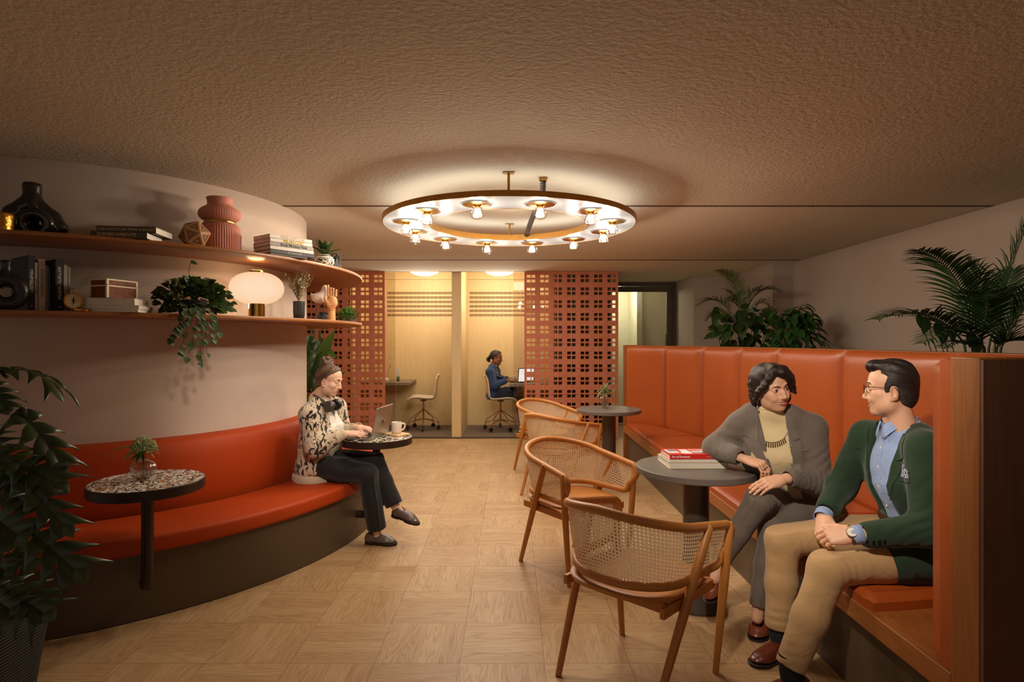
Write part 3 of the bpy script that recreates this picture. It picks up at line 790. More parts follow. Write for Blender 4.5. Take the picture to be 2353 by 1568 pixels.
M_tabletop = mplain('charcoal_tabletop', srgb(108, 100, 93), .42, var=(3, .08))
M_tablebase = mplain('bronze_table_column', srgb(90, 78, 70), .36, .35)
def column_table(x, y, label):
    t = thing('pedestal_table', (x, y, 0), label, 'table'); r = .314
    b = MB(); b.lathe([(0, .706), (r - .004, .706), (r, .710), (r, .737), (r - .003, .740), (0, .740)], (x, y, 0), 72); b.build('table_top', M_tabletop, t, angle=30)
    b = MB(); b.lathe([(.068, .235), (.068, .706)], (x, y, 0), 48); b.build('column', M_tablebase, t)
    b = MB(); b.lathe([(.145, 0.002), (.146, .012), (.072, .230), (.069, .24)], (x, y, 0), 48); b.build('foot', M_tablebase, t, angle=20)
    return t
TAB_A, TAB_B = (.985, 3.17), (.955, 5.84)
column_table(*TAB_A, 'round dark pedestal table with three books on it, beside the seated pair')
column_table(*TAB_B, 'round dark pedestal table with a glass plant vase, nearer the lattice screen')

# ================================================================== RATTAN ARMCHAIRS
def m_cane():
    t = NT('woven_cane'); uv = t.n('UVMap').outputs[0]
    sp = t.n('SeparateXYZ', _0=t.vm('SCALE', uv, (0, 0, 0))) if False else t.n('SeparateXYZ', _0=uv)
    P = .0148
    u = t.m_('DIVIDE', sp.outputs[0], P); v = t.m_('DIVIDE', sp.outputs[1], P)
    fu = t.m_('SUBTRACT', t.m_('FRACT', u), .5); fv = t.m_('SUBTRACT', t.m_('FRACT', v), .5)
    au, av = t.m_('ABSOLUTE', fu), t.m_('ABSOLUTE', fv)
    octa = t.m_('MAXIMUM', t.m_('MAXIMUM', au, av), t.m_('MULTIPLY', t.m_('ADD', au, av), .74))
    hole = t.m_('LESS_THAN', octa, .275)
    st = t.m_('ADD', t.m_('MULTIPLY', t.m_('SINE', t.m_('MULTIPLY', u, 12.56)), t.m_('SINE', t.m_('MULTIPLY', v, 12.56))), 0)
    c = t.mix(t.m_('ADD', t.m_('MULTIPLY', st, .3), .5), srgb(244, 224, 190), srgb(226, 196, 154))
    p = t.n('BsdfPrincipled', Base__Color=c, Roughness=.55); t.set(p.inputs['Normal'], t.bump(st, .3, .002))
    tl = t.n('BsdfTranslucent', Color=c); ms = t.n('MixShader'); t.set(ms.inputs[0], .25); t.set(ms.inputs[1], p); t.set(ms.inputs[2], tl)
    mx = t.n('MixShader'); t.set(mx.inputs[0], hole); t.set(mx.inputs[1], ms); t.set(mx.inputs[2], t.n('BsdfTransparent'))
    return t.surf(mx)
M_cane = m_cane()
def make_chair(label, group):
    t = thing('cane_armchair', (0, 0, 0), label, 'chair', group)
    # plan of the wrap-around back: straight arms + half ellipse; s in [-1,1], 0 = middle of the back
    def plan(s, w, yb, yf):
        a = abs(s); sg = 1 if s >= 0 else -1
        if a < .68:
            ph = a / .68 * PI / 2; return sg * w * math.sin(ph) ** .92, yb + (-.03 - yb) * (1 - math.cos(ph))
        k = (a - .68) / .32; return sg * (w + .012 * k), -.03 + (yf + .03) * k
    def top(s):
        x, y = plan(s, .272, -.275, .255); z = .755 - .115 * (abs(s) ** 1.35); return V(x, y, z)
    def low(s):
        x, y = plan(s, .245, -.225, .205); z = .470 + .006 * abs(s); return V(x, y, z)
    N = 48
    loop = [top(-1 + 2 * i / N) for i in range(N + 1)]
    ft, fl = top(1), low(1)
    down = [ft + V(0, .028, -.018), ft + V(-.003, .036, -.050), V(lerp(ft.x, fl.x, .5), fl.y + .065, lerp(ft.z, fl.z, .55)), fl + V(.004, .040, .045), fl + V(.002, .028, .012)]
    back = [low(1 - 2 * i / N) for i in range(N + 1)]
    up = [V(-p.x, p.y, p.z) for p in reversed(down)]
    b = MB(); b.tube(catmull(loop + down + back + up, 2, True), .0185, 12, closed=True); b.build('bent_frame', M_chair, t)
    rows, uvs = [], []; L = 0; prev = None; M = 10
    for i in range(N * 2 + 1):
        s = -1 + i / N; a, c = top(s), low(s); mid = (a + c) / 2
        if prev is not None: L += (mid - prev).length
        prev = mid; row, ur = [], []
        bulge = V(mid.x, mid.y + .1, 0).normalized() * .006
        for j in range(M + 1):
            q = j / M; row.append(a.lerp(c, q) + bulge * math.sin(PI * q)); ur.append((L, (a - c).length * q))
        rows.append(row); uvs.append(ur)
    # close the cane towards the front corners
    for s, sg in ((1, 1), (-1, -1)):
        pass
    b = MB(); b.grid(rows, uvs=uvs); b.build('cane_back', M_cane, t)
    for sg in (1, -1):
        rr, uu = [], []
        for i in range(5):
            k = i / 4; a = top(sg) + V(0, .030 * k, -.03 * k * k); c = low(sg) + V(0, .030 * k, .03 * k * k)
            rr.append([a.lerp(c, j / M) + V(0, .03 * k * math.sin(PI * j / M), 0) for j in range(M + 1)]); uu.append([(L + .03 * k, (a - c).length * j / M) for j in range(M + 1)])
        b = MB(); b.grid(rr, uvs=uu); b.build('cane_side', M_cane, t)
    # seat: thin dished board
    rows = []
    def sup(a, w, d, e=3.0):
        c, s_ = math.cos(a), math.sin(a); return V(w * math.copysign(abs(c) ** (2 / e), c), d * math.copysign(abs(s_) ** (2 / e), s_) + .005, 0)
    for q, z in ((0.001, .430), (.5, .431), (.85, .436), (.97, .438), (1.0, .432), (.985, .416), (.9, .408), (.001, .408)):
        rows.append([sup(2 * PI * k / 48, .248, .245) * q + V(0, .005 * (1 - q), z) for k in range(48)])
    b = MB(); b.grid(rows, closed_v=True); b.build('seat', M_chair, t, angle=50)
    b = MB()
    for sg in (1, -1): b.box((sg * .232, .02, .388), (.020, .40, .040))
    b.box((0, -.125, .388), (.47, .022, .042)); b.box((0, .215, .388), (.46, .022, .042)); b.build('seat_frame', M_chair, t, bevel=.003)
    for sg in (1, -1):
        f0, f1 = V(sg * .292, .262, .640), V(sg * .235, .252, .002)
        b = MB(); b.tube([f0 + V(0, 0, .012), f0, f0.lerp(f1, .4), f1], [.011, .018, .019, .0135], 12); b.build('leg', M_chair, t)
        r0, r1 = V(sg * .288, .085, .668), V(sg * .225, -.235, .002)
        b = MB(); b.tube([r0 + V(0, .004, .012), r0, r0.lerp(r1, .45), r1], [.011, .018, .019, .0135], 12); b.build('leg', M_chair, t)
    return t
chair = make_chair('honey wood cane armchair in front, its woven back to us, nearest the books table', 'cane armchairs')
def put_chair(o, c, fwd):
    o.location = (c[0], c[1], 0); o.rotation_euler = (0, 0, math.atan2(fwd[1], fwd[0]) - PI / 2)
others = [copy_tree(chair) for _ in range(3)]
put_chair(chair, (.52, 2.50), (.70, .71))
put_chair(others[0], (.375, 3.735), (.577, -.817)); others[0]['label'] = 'honey wood cane armchair turned sideways behind the nearest armchair, second from the front'
put_chair(others[1], (.41, 5.42), (.70, .71)); others[1]['label'] = 'honey wood cane armchair with woven back towards us, third from the front'
put_chair(others[2], (.345, 6.42), (.577, -.817)); others[2]['label'] = 'honey wood cane armchair farthest away, in front of the lattice screen'
# ================================================================== THINGS ON THE SHELVES
ZU, ZL = 1.9455, 1.5595
def on_ring(px, R, far=False):
    k = (px - CX) / F; a = k * k + 1; bq = -2 * (k * CC[0] + CC[1]); c = CC[0] ** 2 + CC[1] ** 2 - R * R
    d = math.sqrt(max(0, bq * bq - 4 * a * c)); Y = (-bq + (d if far else -d)) / (2 * a)
    return Vector((k * Y, Y, 0))
def radial(p):
    n = Vector((p.x - CC[0], p.y - CC[1], 0)).normalized(); return n, Vector((-n.y, n.x, 0))
M_gold = mplain('gold_leaf_metal', srgb(190, 140, 60), .28, 1.0, bump=(70, .5, .004))
M_paper = mplain('page_edges', srgb(232, 222, 206), .8, bump=(400, .3, .002))
M_ink_gold = mplain('gold_foil_lettering', srgb(224, 190, 120), .4)
M_ink_white = mplain('white_lettering', srgb(232, 226, 216), .6)
M_ink_black = mplain('black_lettering', srgb(24, 22, 20), .6)
M_ink_olive = mplain('mustard_lettering', srgb(196, 160, 40), .6)
M_ink_tan = mplain('tan_lettering', srgb(196, 160, 120), .6)
_cv = {}
def cover(c):
    if c not in _cv: _cv[c] = mplain('book_cover_%d' % len(_cv), srgb(*c), .55)
    return _cv[c]
def book(label, group, M, L, W, T, col, name='book', pages=True, band=None):
    """local frame: x along the spine (L), y from the spine inwards (W), z thickness (T); spine faces -y"""
    t = thing(name, tuple(M @ V(0, W / 2, 0)), label, 'book', group)
    ct = .0025
    b = MB(); b.box((0, W / 2, ct / 2), (L, W, ct)); b.box((0, W / 2, T - ct / 2), (L, W, ct)); b.box((0, ct / 2, T / 2), (L, ct, T))
    b.xform(M); b.build('cover', cover(col), t, bevel=.0007)
    b = MB(); b.box((0, W / 2 + .001, T / 2), (L - .006, W - .006, T - 2 * ct)); b.xform(M); b.build('pages', M_paper, t)
    return t
def spine_text(t, M, txt, size, mat, T, x=0, sx=1.0, bold=.0, L=None, spacing=1.0):
    return text_mesh('lettering', txt, size, mat, M @ frame((x, -.0004, T / 2), (1, 0, 0), (0, 0, 1)), t, .0004, sx=sx, bold=bold, spacing=spacing)

# --- upper shelf
p = on_ring(0, 1.845)
t = thing('trinket_tin', (p.x, p.y, ZU), 'small gold tin with embossed lid at the left end of the upper shelf', 'tin')
b = MB(); b.lathe([(0, 0), (.056, 0), (.056, .062), (0, .062)], (p.x, p.y, ZU), 32); b.build('tin_body', M_gold, t)
b = MB(); b.lathe([(0, .062), (.0585, .062), (.0585, .078), (.055, .084), (0, .086)], (p.x, p.y, ZU), 32); b.build('lid', M_gold, t)

p = on_ring(74, 1.70); n, tg = radial(p)
S = SDF((-.20, -.15, -.01), (.2, .15, .32), .004)
S.cone((.0, .0, .21), (.0, .0, .285), .042, .046, .03)
S.chain([(0, 0, .22), (-.035, .005, .175), (-.085, .01, .125), (-.12, .01, .07), (-.115, .01, .035)], [.040, .046, .054, .050, .044], .012)
S.chain([(0, 0, .22), (.03, .01, .17), (.085, .02, .115), (.115, .02, .06), (.105, .02, .035)], [.040, .042, .048, .048, .044], .012)
S.chain([(-.1, .02, .03), (0, .03, .028), (.1, .02, .03)], [.04, .038, .04], .03)
S.chain([(0, .03, .2), (0, .035, .1), (0, .03, .03)], [.02, .012, .012], .03)
ring = [(.028 + .062 * math.cos(a), -.045 - .012 * math.sin(a), .068 + .058 * math.sin(a)) for a in [2 * PI * k / 20 for k in range(21)]]
S.chain(ring, [.026] * 21, .012); S.chain([(.005, -.02, .2), (.012, -.045, .165), (.028, -.055, .125)], [.028, .018, .018], .010)
S.plane((0, 0, 0), (0, 0, -1), .01); S.cone((0, 0, .26), (0, 0, .31), .034, .038, .006, 's')
M = frame((p.x, p.y, ZU), (.93, .37, 0), (-.37, .93, 0)) @ Matrix.Scale(.90, 4)
o = S.mesh('sculptural_vase', M_blackgloss, None, 3, M=M); tag(o, 'tall black looped sculptural vase with narrow neck on the upper shelf', 'vase')

bk = 'books lying on the upper shelf left'
M1 = frame(on_ring(258, 1.86) + V(0, 0, ZU), (.985, .17, 0), (-.17, .985, 0))
t = book('dark brown book lettered CURVED HABITATS, under another book on the upper shelf', bk, M1 @ Matrix.Translation((.03, 0, 0)), .27, .20, .034, (84, 73, 64))
spine_text(t, M1, 'CURVED HABITATS', .0215, M_ink_gold, .036, .02, 1.0, .0003)
M2 = frame(on_ring(290, 1.84) + V(0, 0, ZU + .0345), (.99, .12, 0), (-.12, .99, 0))
t = book('dark brown book lettered ARCHITECTURE FORM & SPACE, topmost of two on the upper shelf', bk, M2, .295, .2, .036, (84, 73, 64))
spine_text(t, M2, 'ARCHITECTURE FORM & SPACE', .0185, M_ink_gold, .036, 0, .98, .0002)
text_mesh('lettering', 'VOLUME\nTHREE', .006, M_ink_gold, M2 @ frame((-.137, -.0004, .018), (0, 0, -1), (1, 0, 0)), t, .0003)
text_mesh('lettering', 'EDITION\nONE', .006, M_ink_gold, M2 @ frame((.135, -.0004, .018), (0, 0, -1), (1, 0, 0)), t, .0003)

p = on_ring(447, 1.74)
t = thing('wooden_polyhedron', (p.x, p.y, ZU), 'carved wooden twenty-sided ball with triangle inlays on the upper shelf', 'ornament')
bm = bmesh.new(); bmesh.ops.create_icosphere(bm, subdivisions=1, radius=.088)
R = Euler((.38, .25, .55)).to_matrix(); zmin = min((R @ v.co).z for v in bm.verts)
vs = [R @ v.co + V(p.x, p.y, ZU - zmin) for v in bm.verts]; fc = [[v.index for v in f.verts] for f in bm.faces]; bm.free()
b = MB(); b.add(vs, fc); b.build('body', mwood('ornament_wood', srgb(196, 146, 100), srgb(164, 112, 70), 1, 2), t, smooth=False, bevel=.003)
b = MB(); ctr = V(p.x, p.y, ZU - zmin)
for f in fc:
    A = [vs[i] for i in f]; g = (A[0] + A[1] + A[2]) / 3; nn = (g - ctr).normalized() * .0006
    for q in (.62, .46, .30):
        o_ = [g.lerp(x, q) + nn for x in A]; i_ = [g.lerp(x, q - .075) + nn for x in A]
        b.add(o_ + i_, [(k, (k + 1) % 3, 3 + (k + 1) % 3, 3 + k) for k in range(3)])
b.build('inlay', mplain('dark_inlay', srgb(58, 34, 20), .6), t, smooth=False, fixn=False)

p = on_ring(505, 1.66)
t = thing('ribbed_vase', (p.x, p.y, ZU), 'large dusty pink ribbed vase with a brass waist ring on the upper shelf', 'vase')
M_pink = mplain('dusty_terracotta_ceramic', srgb(204, 134, 114), .65)
b = MB(); b.lathe([(0, 0), (.112, 0), (.118, .006), (.120, .03), (.121, .11), (.119, .145), (.110, .165), (.096, .178), (.086, .184)], (p.x, p.y, ZU), 216, rib=(54, -.035)); b.build('lower_body', M_pink, t, angle=60)
b = MB(); b.lathe([(.086, .194), (.100, .202), (.116, .218), (.121, .236), (.117, .256), (.100, .274), (.080, .284), (.071, .294), (.069, .308), (.073, .328), (.076, .337), (.072, .339), (.062, .32), (.06, .28)], (p.x, p.y, ZU), 216, rib=(54, -.03, lambda z: max(0, 1 - abs(z - .236) / .045))); b.build('upper_body', M_pink, t, angle=60)
b = MB(); b.lathe([(.07, .183), (.089, .183), (.090, .189), (.089, .195), (.07, .195)], (p.x, p.y, ZU), 48); b.build('waist_ring', M_brass_bright, t)

p = on_ring(621, 1.885); n, tg = radial(p); tg = Vector((.60, .80, 0)).normalized(); inn = Vector((-tg.y, tg.x, 0))
z = ZU
stk = [(.26, .155, .012, (58, 52, 46), None), (.315, .195, .024, (34, 32, 32), ('ARCHITECTURAL DIGEST', .009, M_ink_white, .00)), (.31, .195, .022, (222, 214, 202), None), (.31, .195, .024, (158, 150, 140), ('Book Mockup Pack', .0245, M_ink_black, .0006)), (.30, .193, .023, (228, 220, 208), ('MILAN CHIC', .0265, M_ink_olive, .0012)), (.30, .193, .023, (232, 224, 212), ('VENETIAN CHIC', .0245, M_ink_tan, .0))]
labs = ['small dark book at the bottom of the book stack on the upper shelf', 'black book low in the stack on the upper shelf', 'blank white book in the middle of the stack on the upper shelf', 'grey book lettered Book Mockup Pack in the stack', 'white book lettered MILAN CHIC in mustard, second from the top of its stack', 'white book lettered VENETIAN CHIC, topmost of its stack']
for (L, W, T, c, tx), lab in zip(stk, labs):
    o0 = p + tg * (L / 2 + random.Random(lab).uniform(-.004, .004)); o0.z = z
    M = frame(o0, tg, inn); t = book(lab, 'book stack on the upper shelf', M, L, W, T, c)
    if tx:
        k = text_mesh('lettering', tx[0], tx[1], tx[2], M @ frame((.012, -.0004, T / 2), (1, 0, 0), (0, 0, 1)), t, .0004, bold=tx[3], sx=1.0)
        wd = max(v.co.x for v in k.data.vertices) if False else None
    z += T + .0003

p = on_ring(746, 1.795)
t = thing('potted_succulent', (p.x, p.y, ZU), 'small leafy plant in a black and white patterned jar on the upper shelf', 'plant')
def m_jar():
    t_ = NT('patterned_porcelain'); co = t_.coord()
    n = t_.noise(co, 55, 2, .5, 1.5); sp = t_.n('SeparateXYZ', _0=co)
    z_ = t_.m_('SUBTRACT', sp.outputs[2], ZU); band = t_.m_('LESS_THAN', t_.m_('ABSOLUTE', t_.m_('SUBTRACT', z_, .034)), .022)
    l1 = t_.m_('LESS_THAN', t_.m_('ABSOLUTE', t_.m_('SUBTRACT', z_, .062)), .0022); l2 = t_.m_('LESS_THAN', t_.m_('ABSOLUTE', t_.m_('SUBTRACT', z_, .082)), .004)
    f = t_.m_('MAXIMUM', t_.m_('MAXIMUM', l1, l2), t_.m_('MULTIPLY', band, t_.m_('GREATER_THAN', n, .52)))
    return t_.bsdf(t_.mix(f, srgb(228, 216, 200), srgb(32, 28, 30)), .25)
b = MB(); b.lathe([(0, 0), (.042, 0), (.058, .012), (.068, .034), (.067, .058), (.055, .075), (.038, .08), (.036, .09), (.03, .09), (.03, .07)], (p.x, p.y, ZU), 40); b.build('jar', m_jar(), t)

p2 = on_ring(771, 1.70)
t2 = thing('faceted_vase', (p2.x, p2.y, ZU), 'black faceted vase with fine diamond lines behind the patterned jar', 'vase')
b = MB(); pr = [(.052, 0), (.050, .06), (.040, .135), (.030, .185)]
rows = [[V(p2.x + r * math.cos(PI / 3 * k + (.5 if i % 2 else 0) * PI / 3), p2.y + r * math.sin(PI / 3 * k + (.5 if i % 2 else 0) * PI / 3), ZU + z_) for k in range(6)] for i, (r, z_) in enumerate(pr)]
b.grid(rows, closed_v=True); b.f.append(tuple(range(6))); b.mi.append(0); b.f.append(tuple(range(18, 24))); b.mi.append(0); b.build('body', M_black, t2, smooth=False)
b = MB()
for i in range(3):
    for k in range(6):
        b.tube([rows[i][k], rows[i + 1][k]], .0009, 4); b.tube([rows[i][k], rows[i + 1][(k + (1 if i % 2 else -1)) % 6]], .0009, 4)
b.build('line_relief', mplain('silver_line', srgb(120, 108, 98), .5), t2)

# --- lower shelf
p = on_ring(14, 1.85)
S = SDF((-.14, -.06, -.01), (.14, .06, .28), .004)
S.chain([(.060 * math.cos(a), 0, .090 + .060 * math.sin(a)) for a in [2 * PI * k / 24 for k in range(25)]], [.029] * 25, .01)
S.cone((0, 0, .165), (0, 0, .222), .024, .019, .02); S.cone((0, 0, .220), (0, 0, .230), .020, .023, .006); S.plane((0, 0, .003), (0, 0, -1), .006); S.cone((0, 0, .212), (0, 0, .26), .013, .016, .004, 's')
o = S.mesh('ring_vase', mplain('matte_black_ceramic', srgb(30, 26, 25), .35, bump=(90, .3, .003)), None, 3, M=frame((p.x, p.y, ZL), (.84, .54, 0), (-.54, .84, 0)))
tag(o, 'black ring-shaped vase with a short neck on the lower shelf', 'vase')
p = on_ring(2, 1.60)
S = SDF((-.1, -.06, -.01), (.1, .06, .2), .005); S.rbox((0, 0, .15), (.075, .035, .022), None, .015, .02); S.chain([(-.02, 0, .15), (-.03, 0, .08), (-.02, 0, 0)], [.03, .026, .035], .02); S.plane((0, 0, .002), (0, 0, -1))
o = S.mesh('stone_sculpture', mplain('pale_stone', srgb(200, 190, 176), .7), None, 2, M=frame((p.x, p.y, ZL), (.84, .54, 0), (-.54, .84, 0)))
tag(o, 'pale stone sculpture seen through the black ring vase', 'sculpture')

# standing books: spines turned towards the room, the row leading in towards the wall
sn = V(.83, -.56, 0); row = V(.56, .83, 0)
p = on_ring(64, 1.81)
spec = [(.028, .225, .278, (38, 34, 32), 'MINIMALISM', .021, M_ink_white, 'black', 'tall dark book lettered MINIMALISM standing on the lower shelf', .0),
        (.013, .18, .246, (196, 180, 162), 'FORM AND SPACE IN LIGHT', .0065, M_ink_black, '', 'thin beige book beside the one lettered MINIMALISM', .004),
        (.029, .19, .262, (206, 192, 174), 'STUDIO SESSIONS', .0175, M_ink_black, '', 'cream book lettered STUDIO SESSIONS standing on the lower shelf', .0),
        (.012, .15, .236, (170, 160, 148), None, 0, None, '', 'thin grey book between the cream and the black book', .01),
        (.010, .14, .228, (120, 112, 104), None, 0, None, '', 'thin dark grey book touching the black book', .014),
        (.034, .215, .266, (20, 19, 20), 'AESTHETIC VORTEX', .0185, M_ink_white, '', 'black book lettered AESTHETIC VORTEX standing on the lower shelf', -.048),
        (.016, .17, .240, (120, 112, 104), None, 0, None, '', 'grey book next after the AESTHETIC VORTEX book', .0),
        (.018, .17, .246, (166, 154, 140), None, 0, None, '', 'light grey book, last but one of the standing row', .002),
        (.012, .16, .238, (150, 140, 128), None, 0, None, '', 'slim grey book at the right end of the standing row', .002)]
q = p.copy()
for T, W, H, c, tx, ts, tm, _, lab, back in spec:
    o0 = q + sn * (-back); o0.z = ZL + H / 2
    # spine along -z so the lettering runs downwards
    M = frame(o0, (0, 0, -1), -sn)       # x down, y into the book, z = x cross y
    zz = (M.to_3x3() @ V(0, 0, 1))
    if zz.dot(row) < 0: M = M @ Matrix.Translation((0, 0, -T))
    t = book(lab, 'books standing on the lower shelf', M, H, W, T, c)
    if tx:
        zo = T / 2; Mt = M @ frame((-.012 if ts > .01 else 0, -.0005, zo), (1, 0, 0), (0, 0, 1))
        if (Mt.to_3x3() @ V(0, 0, 1)).dot(sn) < 0: Mt = M @ frame((-.012 if ts > .01 else 0, -.0005, zo), (1, 0, 0), (0, 0, -1))
        text_mesh('lettering', tx, ts, tm, Mt, t, .0004)
        if ts > .01: text_mesh('lettering', 'S:', .012, tm, Mt @ Matrix.Translation((H / 2 - .012 + .012 - .012, 0, 0)), t, .0004)
    q = q + row * (T + .0012)

p = on_ring(178, 1.86)
t = thing('pocket_compass', (p.x, p.y, ZL), 'open brass pocket compass standing on the lower shelf', 'compass')
b = MB(); b.lathe([(0, 0), (.038, 0), (.04, .003), (.04, .010), (.037, .013), (0, .013)], (p.x + .012, p.y + .01, ZL), 32); b.build('case', M_brass_bright, t)
Mc = frame((p.x - .012, p.y - .01, ZL + .052), (.84, .54, 0), (-.1, .16, .98))
b = MB(); b.lathe([(0, -.006), (.040, -.006), (.042, 0), (.041, .006), (.036, .006), (.036, .003), (0, .003)], (0, 0, 0), 40); b.xform(Mc); b.build('dial_ring', M_brass_bright, t)
b = MB(); b.lathe([(0, .0032), (.036, .0032), (.036, .0036), (0, .0036)], (0, 0, 0), 40); b.xform(Mc); b.build('dial', mplain('cream_dial', srgb(206, 182, 138), .6), t)
b = MB()
for k in range(12): b.box((.029 * math.cos(PI / 6 * k), .029 * math.sin(PI / 6 * k), .0040), (.008, .0012, .0004), Matrix.Rotation(PI / 6 * k, 3, 'Z'))
for k in range(8): b.box((.012 * math.cos(PI / 4 * k), .012 * math.sin(PI / 4 * k), .0040), (.02, .0007, .0004), Matrix.Rotation(PI / 4 * k, 3, 'Z'))
b.add([(-.004, 0, .0052), (0, -.026, .0052), (.004, 0, .0052), (0, .026, .0052)], [(0, 1, 2, 3)]); b.xform(Mc); b.build('needle', M_ink_black, t, fixn=False)
b = MB(); b.tube([(.012 * math.cos(a), .052 + .012 * math.sin(a), 0) for a in [2 * PI * k / 16 for k in range(16)]], .0018, 6, closed=True); b.box((0, .042, 0), (.01, .006, .008)); b.xform(Mc); b.build('bow', M_brass_bright, t)

# white books lying, page edges to the room, and the inlaid box
p = on_ring(243, 1.90); e1 = V(.985, -.05, 0).normalized(); e2 = V(.35, .94, 0)
z = ZL
for (L, W, T, c, dx, dy), lab in zip([(.275, .2, .018, (226, 214, 198), -.005, 0), (.27, .2, .018, (230, 218, 204), .0, .003), (.25, .19, .036, (222, 210, 194), -.01, .004)], ['white book at the bottom of the stack under the inlaid box', 'white book in the middle of the stack under the inlaid box', 'thick white book directly under the inlaid wooden box']):
    xd = V(.97, .24, 0).normalized(); yd = V(-xd.y, xd.x, 0)
    o0 = on_ring(252, 1.885) + xd * (.0 + dx) + yd * dy; o0.z = z
    # spine to the wall: flip the local y axis
    M = frame(o0 + yd * W, -xd, -yd); book(lab, 'books under the inlaid box', M, L, W, T, c); z += T + .0003
xd = V(.97, .24, 0).normalized(); Rb = Matrix.Rotation(math.radians(76), 3, 'Z')
c0 = on_ring(262, 1.80); c0.z = z
t = thing('inlaid_box', tuple(c0), 'olive wood box with pale bone edging on top of the white books', 'box')
def m_burl():
    t_ = NT('olive_burl'); co = t_.coord(scale=(9, 9, 22)); n = t_.noise(co, 1.2, 5, .6, 2.5)
    return t_.bsdf(t_.ramp(n, [(.3, srgb(44, 18, 5)), (.48, srgb(136, 70, 20)), (.6, srgb(84, 40, 12)), (.75, srgb(152, 84, 28))]), .5, Specular__IOR__Level=.2)
M_bone = mplain('bone_edging', srgb(222, 200, 164), .5)
bw_, bd_, bh_, lh_ = .18, .11, .066, .028
b = MB(); b.box((0, 0, bh_ / 2), (bw_, bd_, bh_)); b.xform(Matrix.Translation(c0) @ Rb.to_4x4()); b.build('box_body', m_burl(), t)
b = MB(); b.box((0, 0, bh_ + .002 + lh_ / 2), (bw_, bd_, lh_)); b.xform(Matrix.Translation(c0) @ Rb.to_4x4()); ld = b.build('lid', bpy.data.materials['olive_burl'], t)
b = MB()
for sx in (-1, 1):
    for sy in (-1, 1):
        for zz, hh in ((bh_ / 2, bh_), (bh_ + .002 + lh_ / 2, lh_)): b.box((sx * (bw_ / 2 - .003), sy * (bd_ / 2 - .003), zz), (.011, .011, hh))
for sx in (-1, 1):
    for zz in (bh_ - .004, bh_ + lh_): b.box((sx * (bw_ / 2 - .001), 0, zz), (.006, bd_ + .002, .007))
for sy in (-1, 1):
    for zz in (bh_ - .004, bh_ + lh_): b.box((0, sy * (bd_ / 2 - .001), zz), (bw_ + .002, .006, .007))
b.xform(Matrix.Translation(c0) @ Rb.to_4x4()); b.build('edging', M_bone, t)

p = on_ring(590, 1.70)
t = thing('table_lamp', (p.x, p.y, ZL), 'glowing oval glass lamp on a brass base on the lower shelf', 'lamp')
def m_lampglobe():
    t_ = NT('lit_opal_glass'); n = t_.noise(t_.coord(), 6, 3)
    lw = t_.n('LayerWeight', Blend=.35).outputs[1]
    c = t_.mix(lw, (.98, .73, .50, 1), (.98, .54, .27, 1))
    return t_.surf(t_.n('Emission', Color=c, Strength=1.0))
b = MB(); zc = .188
b.lathe([(.05, zc - .100)] + [(.165 * math.cos(a) ** .8 if abs(a) < 1.57 else 0, zc + .104 * math.sin(a)) for a in [math.radians(-72 + 144 * k / 28) for k in range(29)]] + [(.05, zc + .100)], (p.x, p.y, ZL), 64); b.build('globe', m_lampglobe(), t, angle=60)
b = MB(); b.lathe([(0, 0), (.05, 0), (.05, .088), (0, .088)], (p.x, p.y, ZL), 48); b.build('base', M_brass_bright, t)
b = MB(); b.lathe([(0, zc + .098), (.046, zc + .098), (.046, zc + .112), (.043, zc + .114), (0, zc + .114)], (p.x, p.y, ZL), 48); b.build('cap', M_brass_bright, t)
for dx, dz in ((0, .19),):
    pass
light('lamp_glow', 'POINT', (p.x, p.y, ZL + zc + .128), 1.5, (1, .62, .30), .055)
light('lamp_glow', 'POINT', (p.x - .10, p.y - .0, ZL + zc - .10), 1.2, (1, .66, .36), .03)

p = on_ring(687, 1.70)
DRY = thing('dried_flower_vase', (p.x, p.y, ZL), 'dark vase of dried grasses and white berries beside the glowing lamp', 'vase')
b = MB(); b.lathe([(0, 0), (.026, 0), (.036, .012), (.039, .04), (.040, .128), (.034, .128), (.033, .05)], (p.x, p.y, ZL), 32); b.build('vase_body', M_black, DRY)

p = on_ring(735, 1.69)
t = thing('bird_figurine', (p.x, p.y, ZL), 'white bird figurine with copper beak on thin black legs', 'figurine')
S = SDF((-.09, -.05, .1), (.11, .05, .29), .003)
S.ell((-.005, 0, .172), (.052, .036, .040), None, .02); S.chain([(.01, 0, .18), (.034, 0, .215), (.040, 0, .245)], [.034, .026, .024], .025); S.ell((.040, 0, .246), (.024, .022, .024), None, .015); S.chain([(-.03, 0, .178), (-.060, 0, .200)], [.026, .009], .02)
S.mesh('bird_body', mplain('white_wood', srgb(226, 206, 190), .55), t, 2, M=frame((p.x, p.y, ZL), (.98, .2, 0), (-.2, .98, 0)))
b = MB(); b.tube([V(.056, 0, .247), V(.075, 0, .246), V(.108, 0, .243)], [.007, .005, .0008], 8); b.xform(frame((p.x, p.y, ZL), (.98, .2, 0), (-.2, .98, 0))); b.build('beak', mplain('copper', srgb(210, 130, 80), .25, 1.0), t)
for i, x in enumerate((-.022, .0, .02)):
    b = MB(); b.tube([V(x, 0, .14), V(x * 1.2, .0, .003)], .0022, 6); b.lathe([(0, 0), (.009, 0), (.009, .003), (0, .003)], (x * 1.2, 0, 0), 12); b.xform(frame((p.x, p.y, ZL), (.98, .2, 0), (-.2, .98, 0))); b.build('leg', M_black, t)
p = on_ring(741, 1.60)
b = MB(); b.lathe([(0, 0), (.034, 0), (.042, .01), (.042, .055), (.030, .072), (.034, .085), (.028, .085), (.026, .07)], (p.x, p.y, ZL), 32)
tag(b.build('small_jar', M_black), 'small black jar behind the legs of the bird figurine', 'jar')

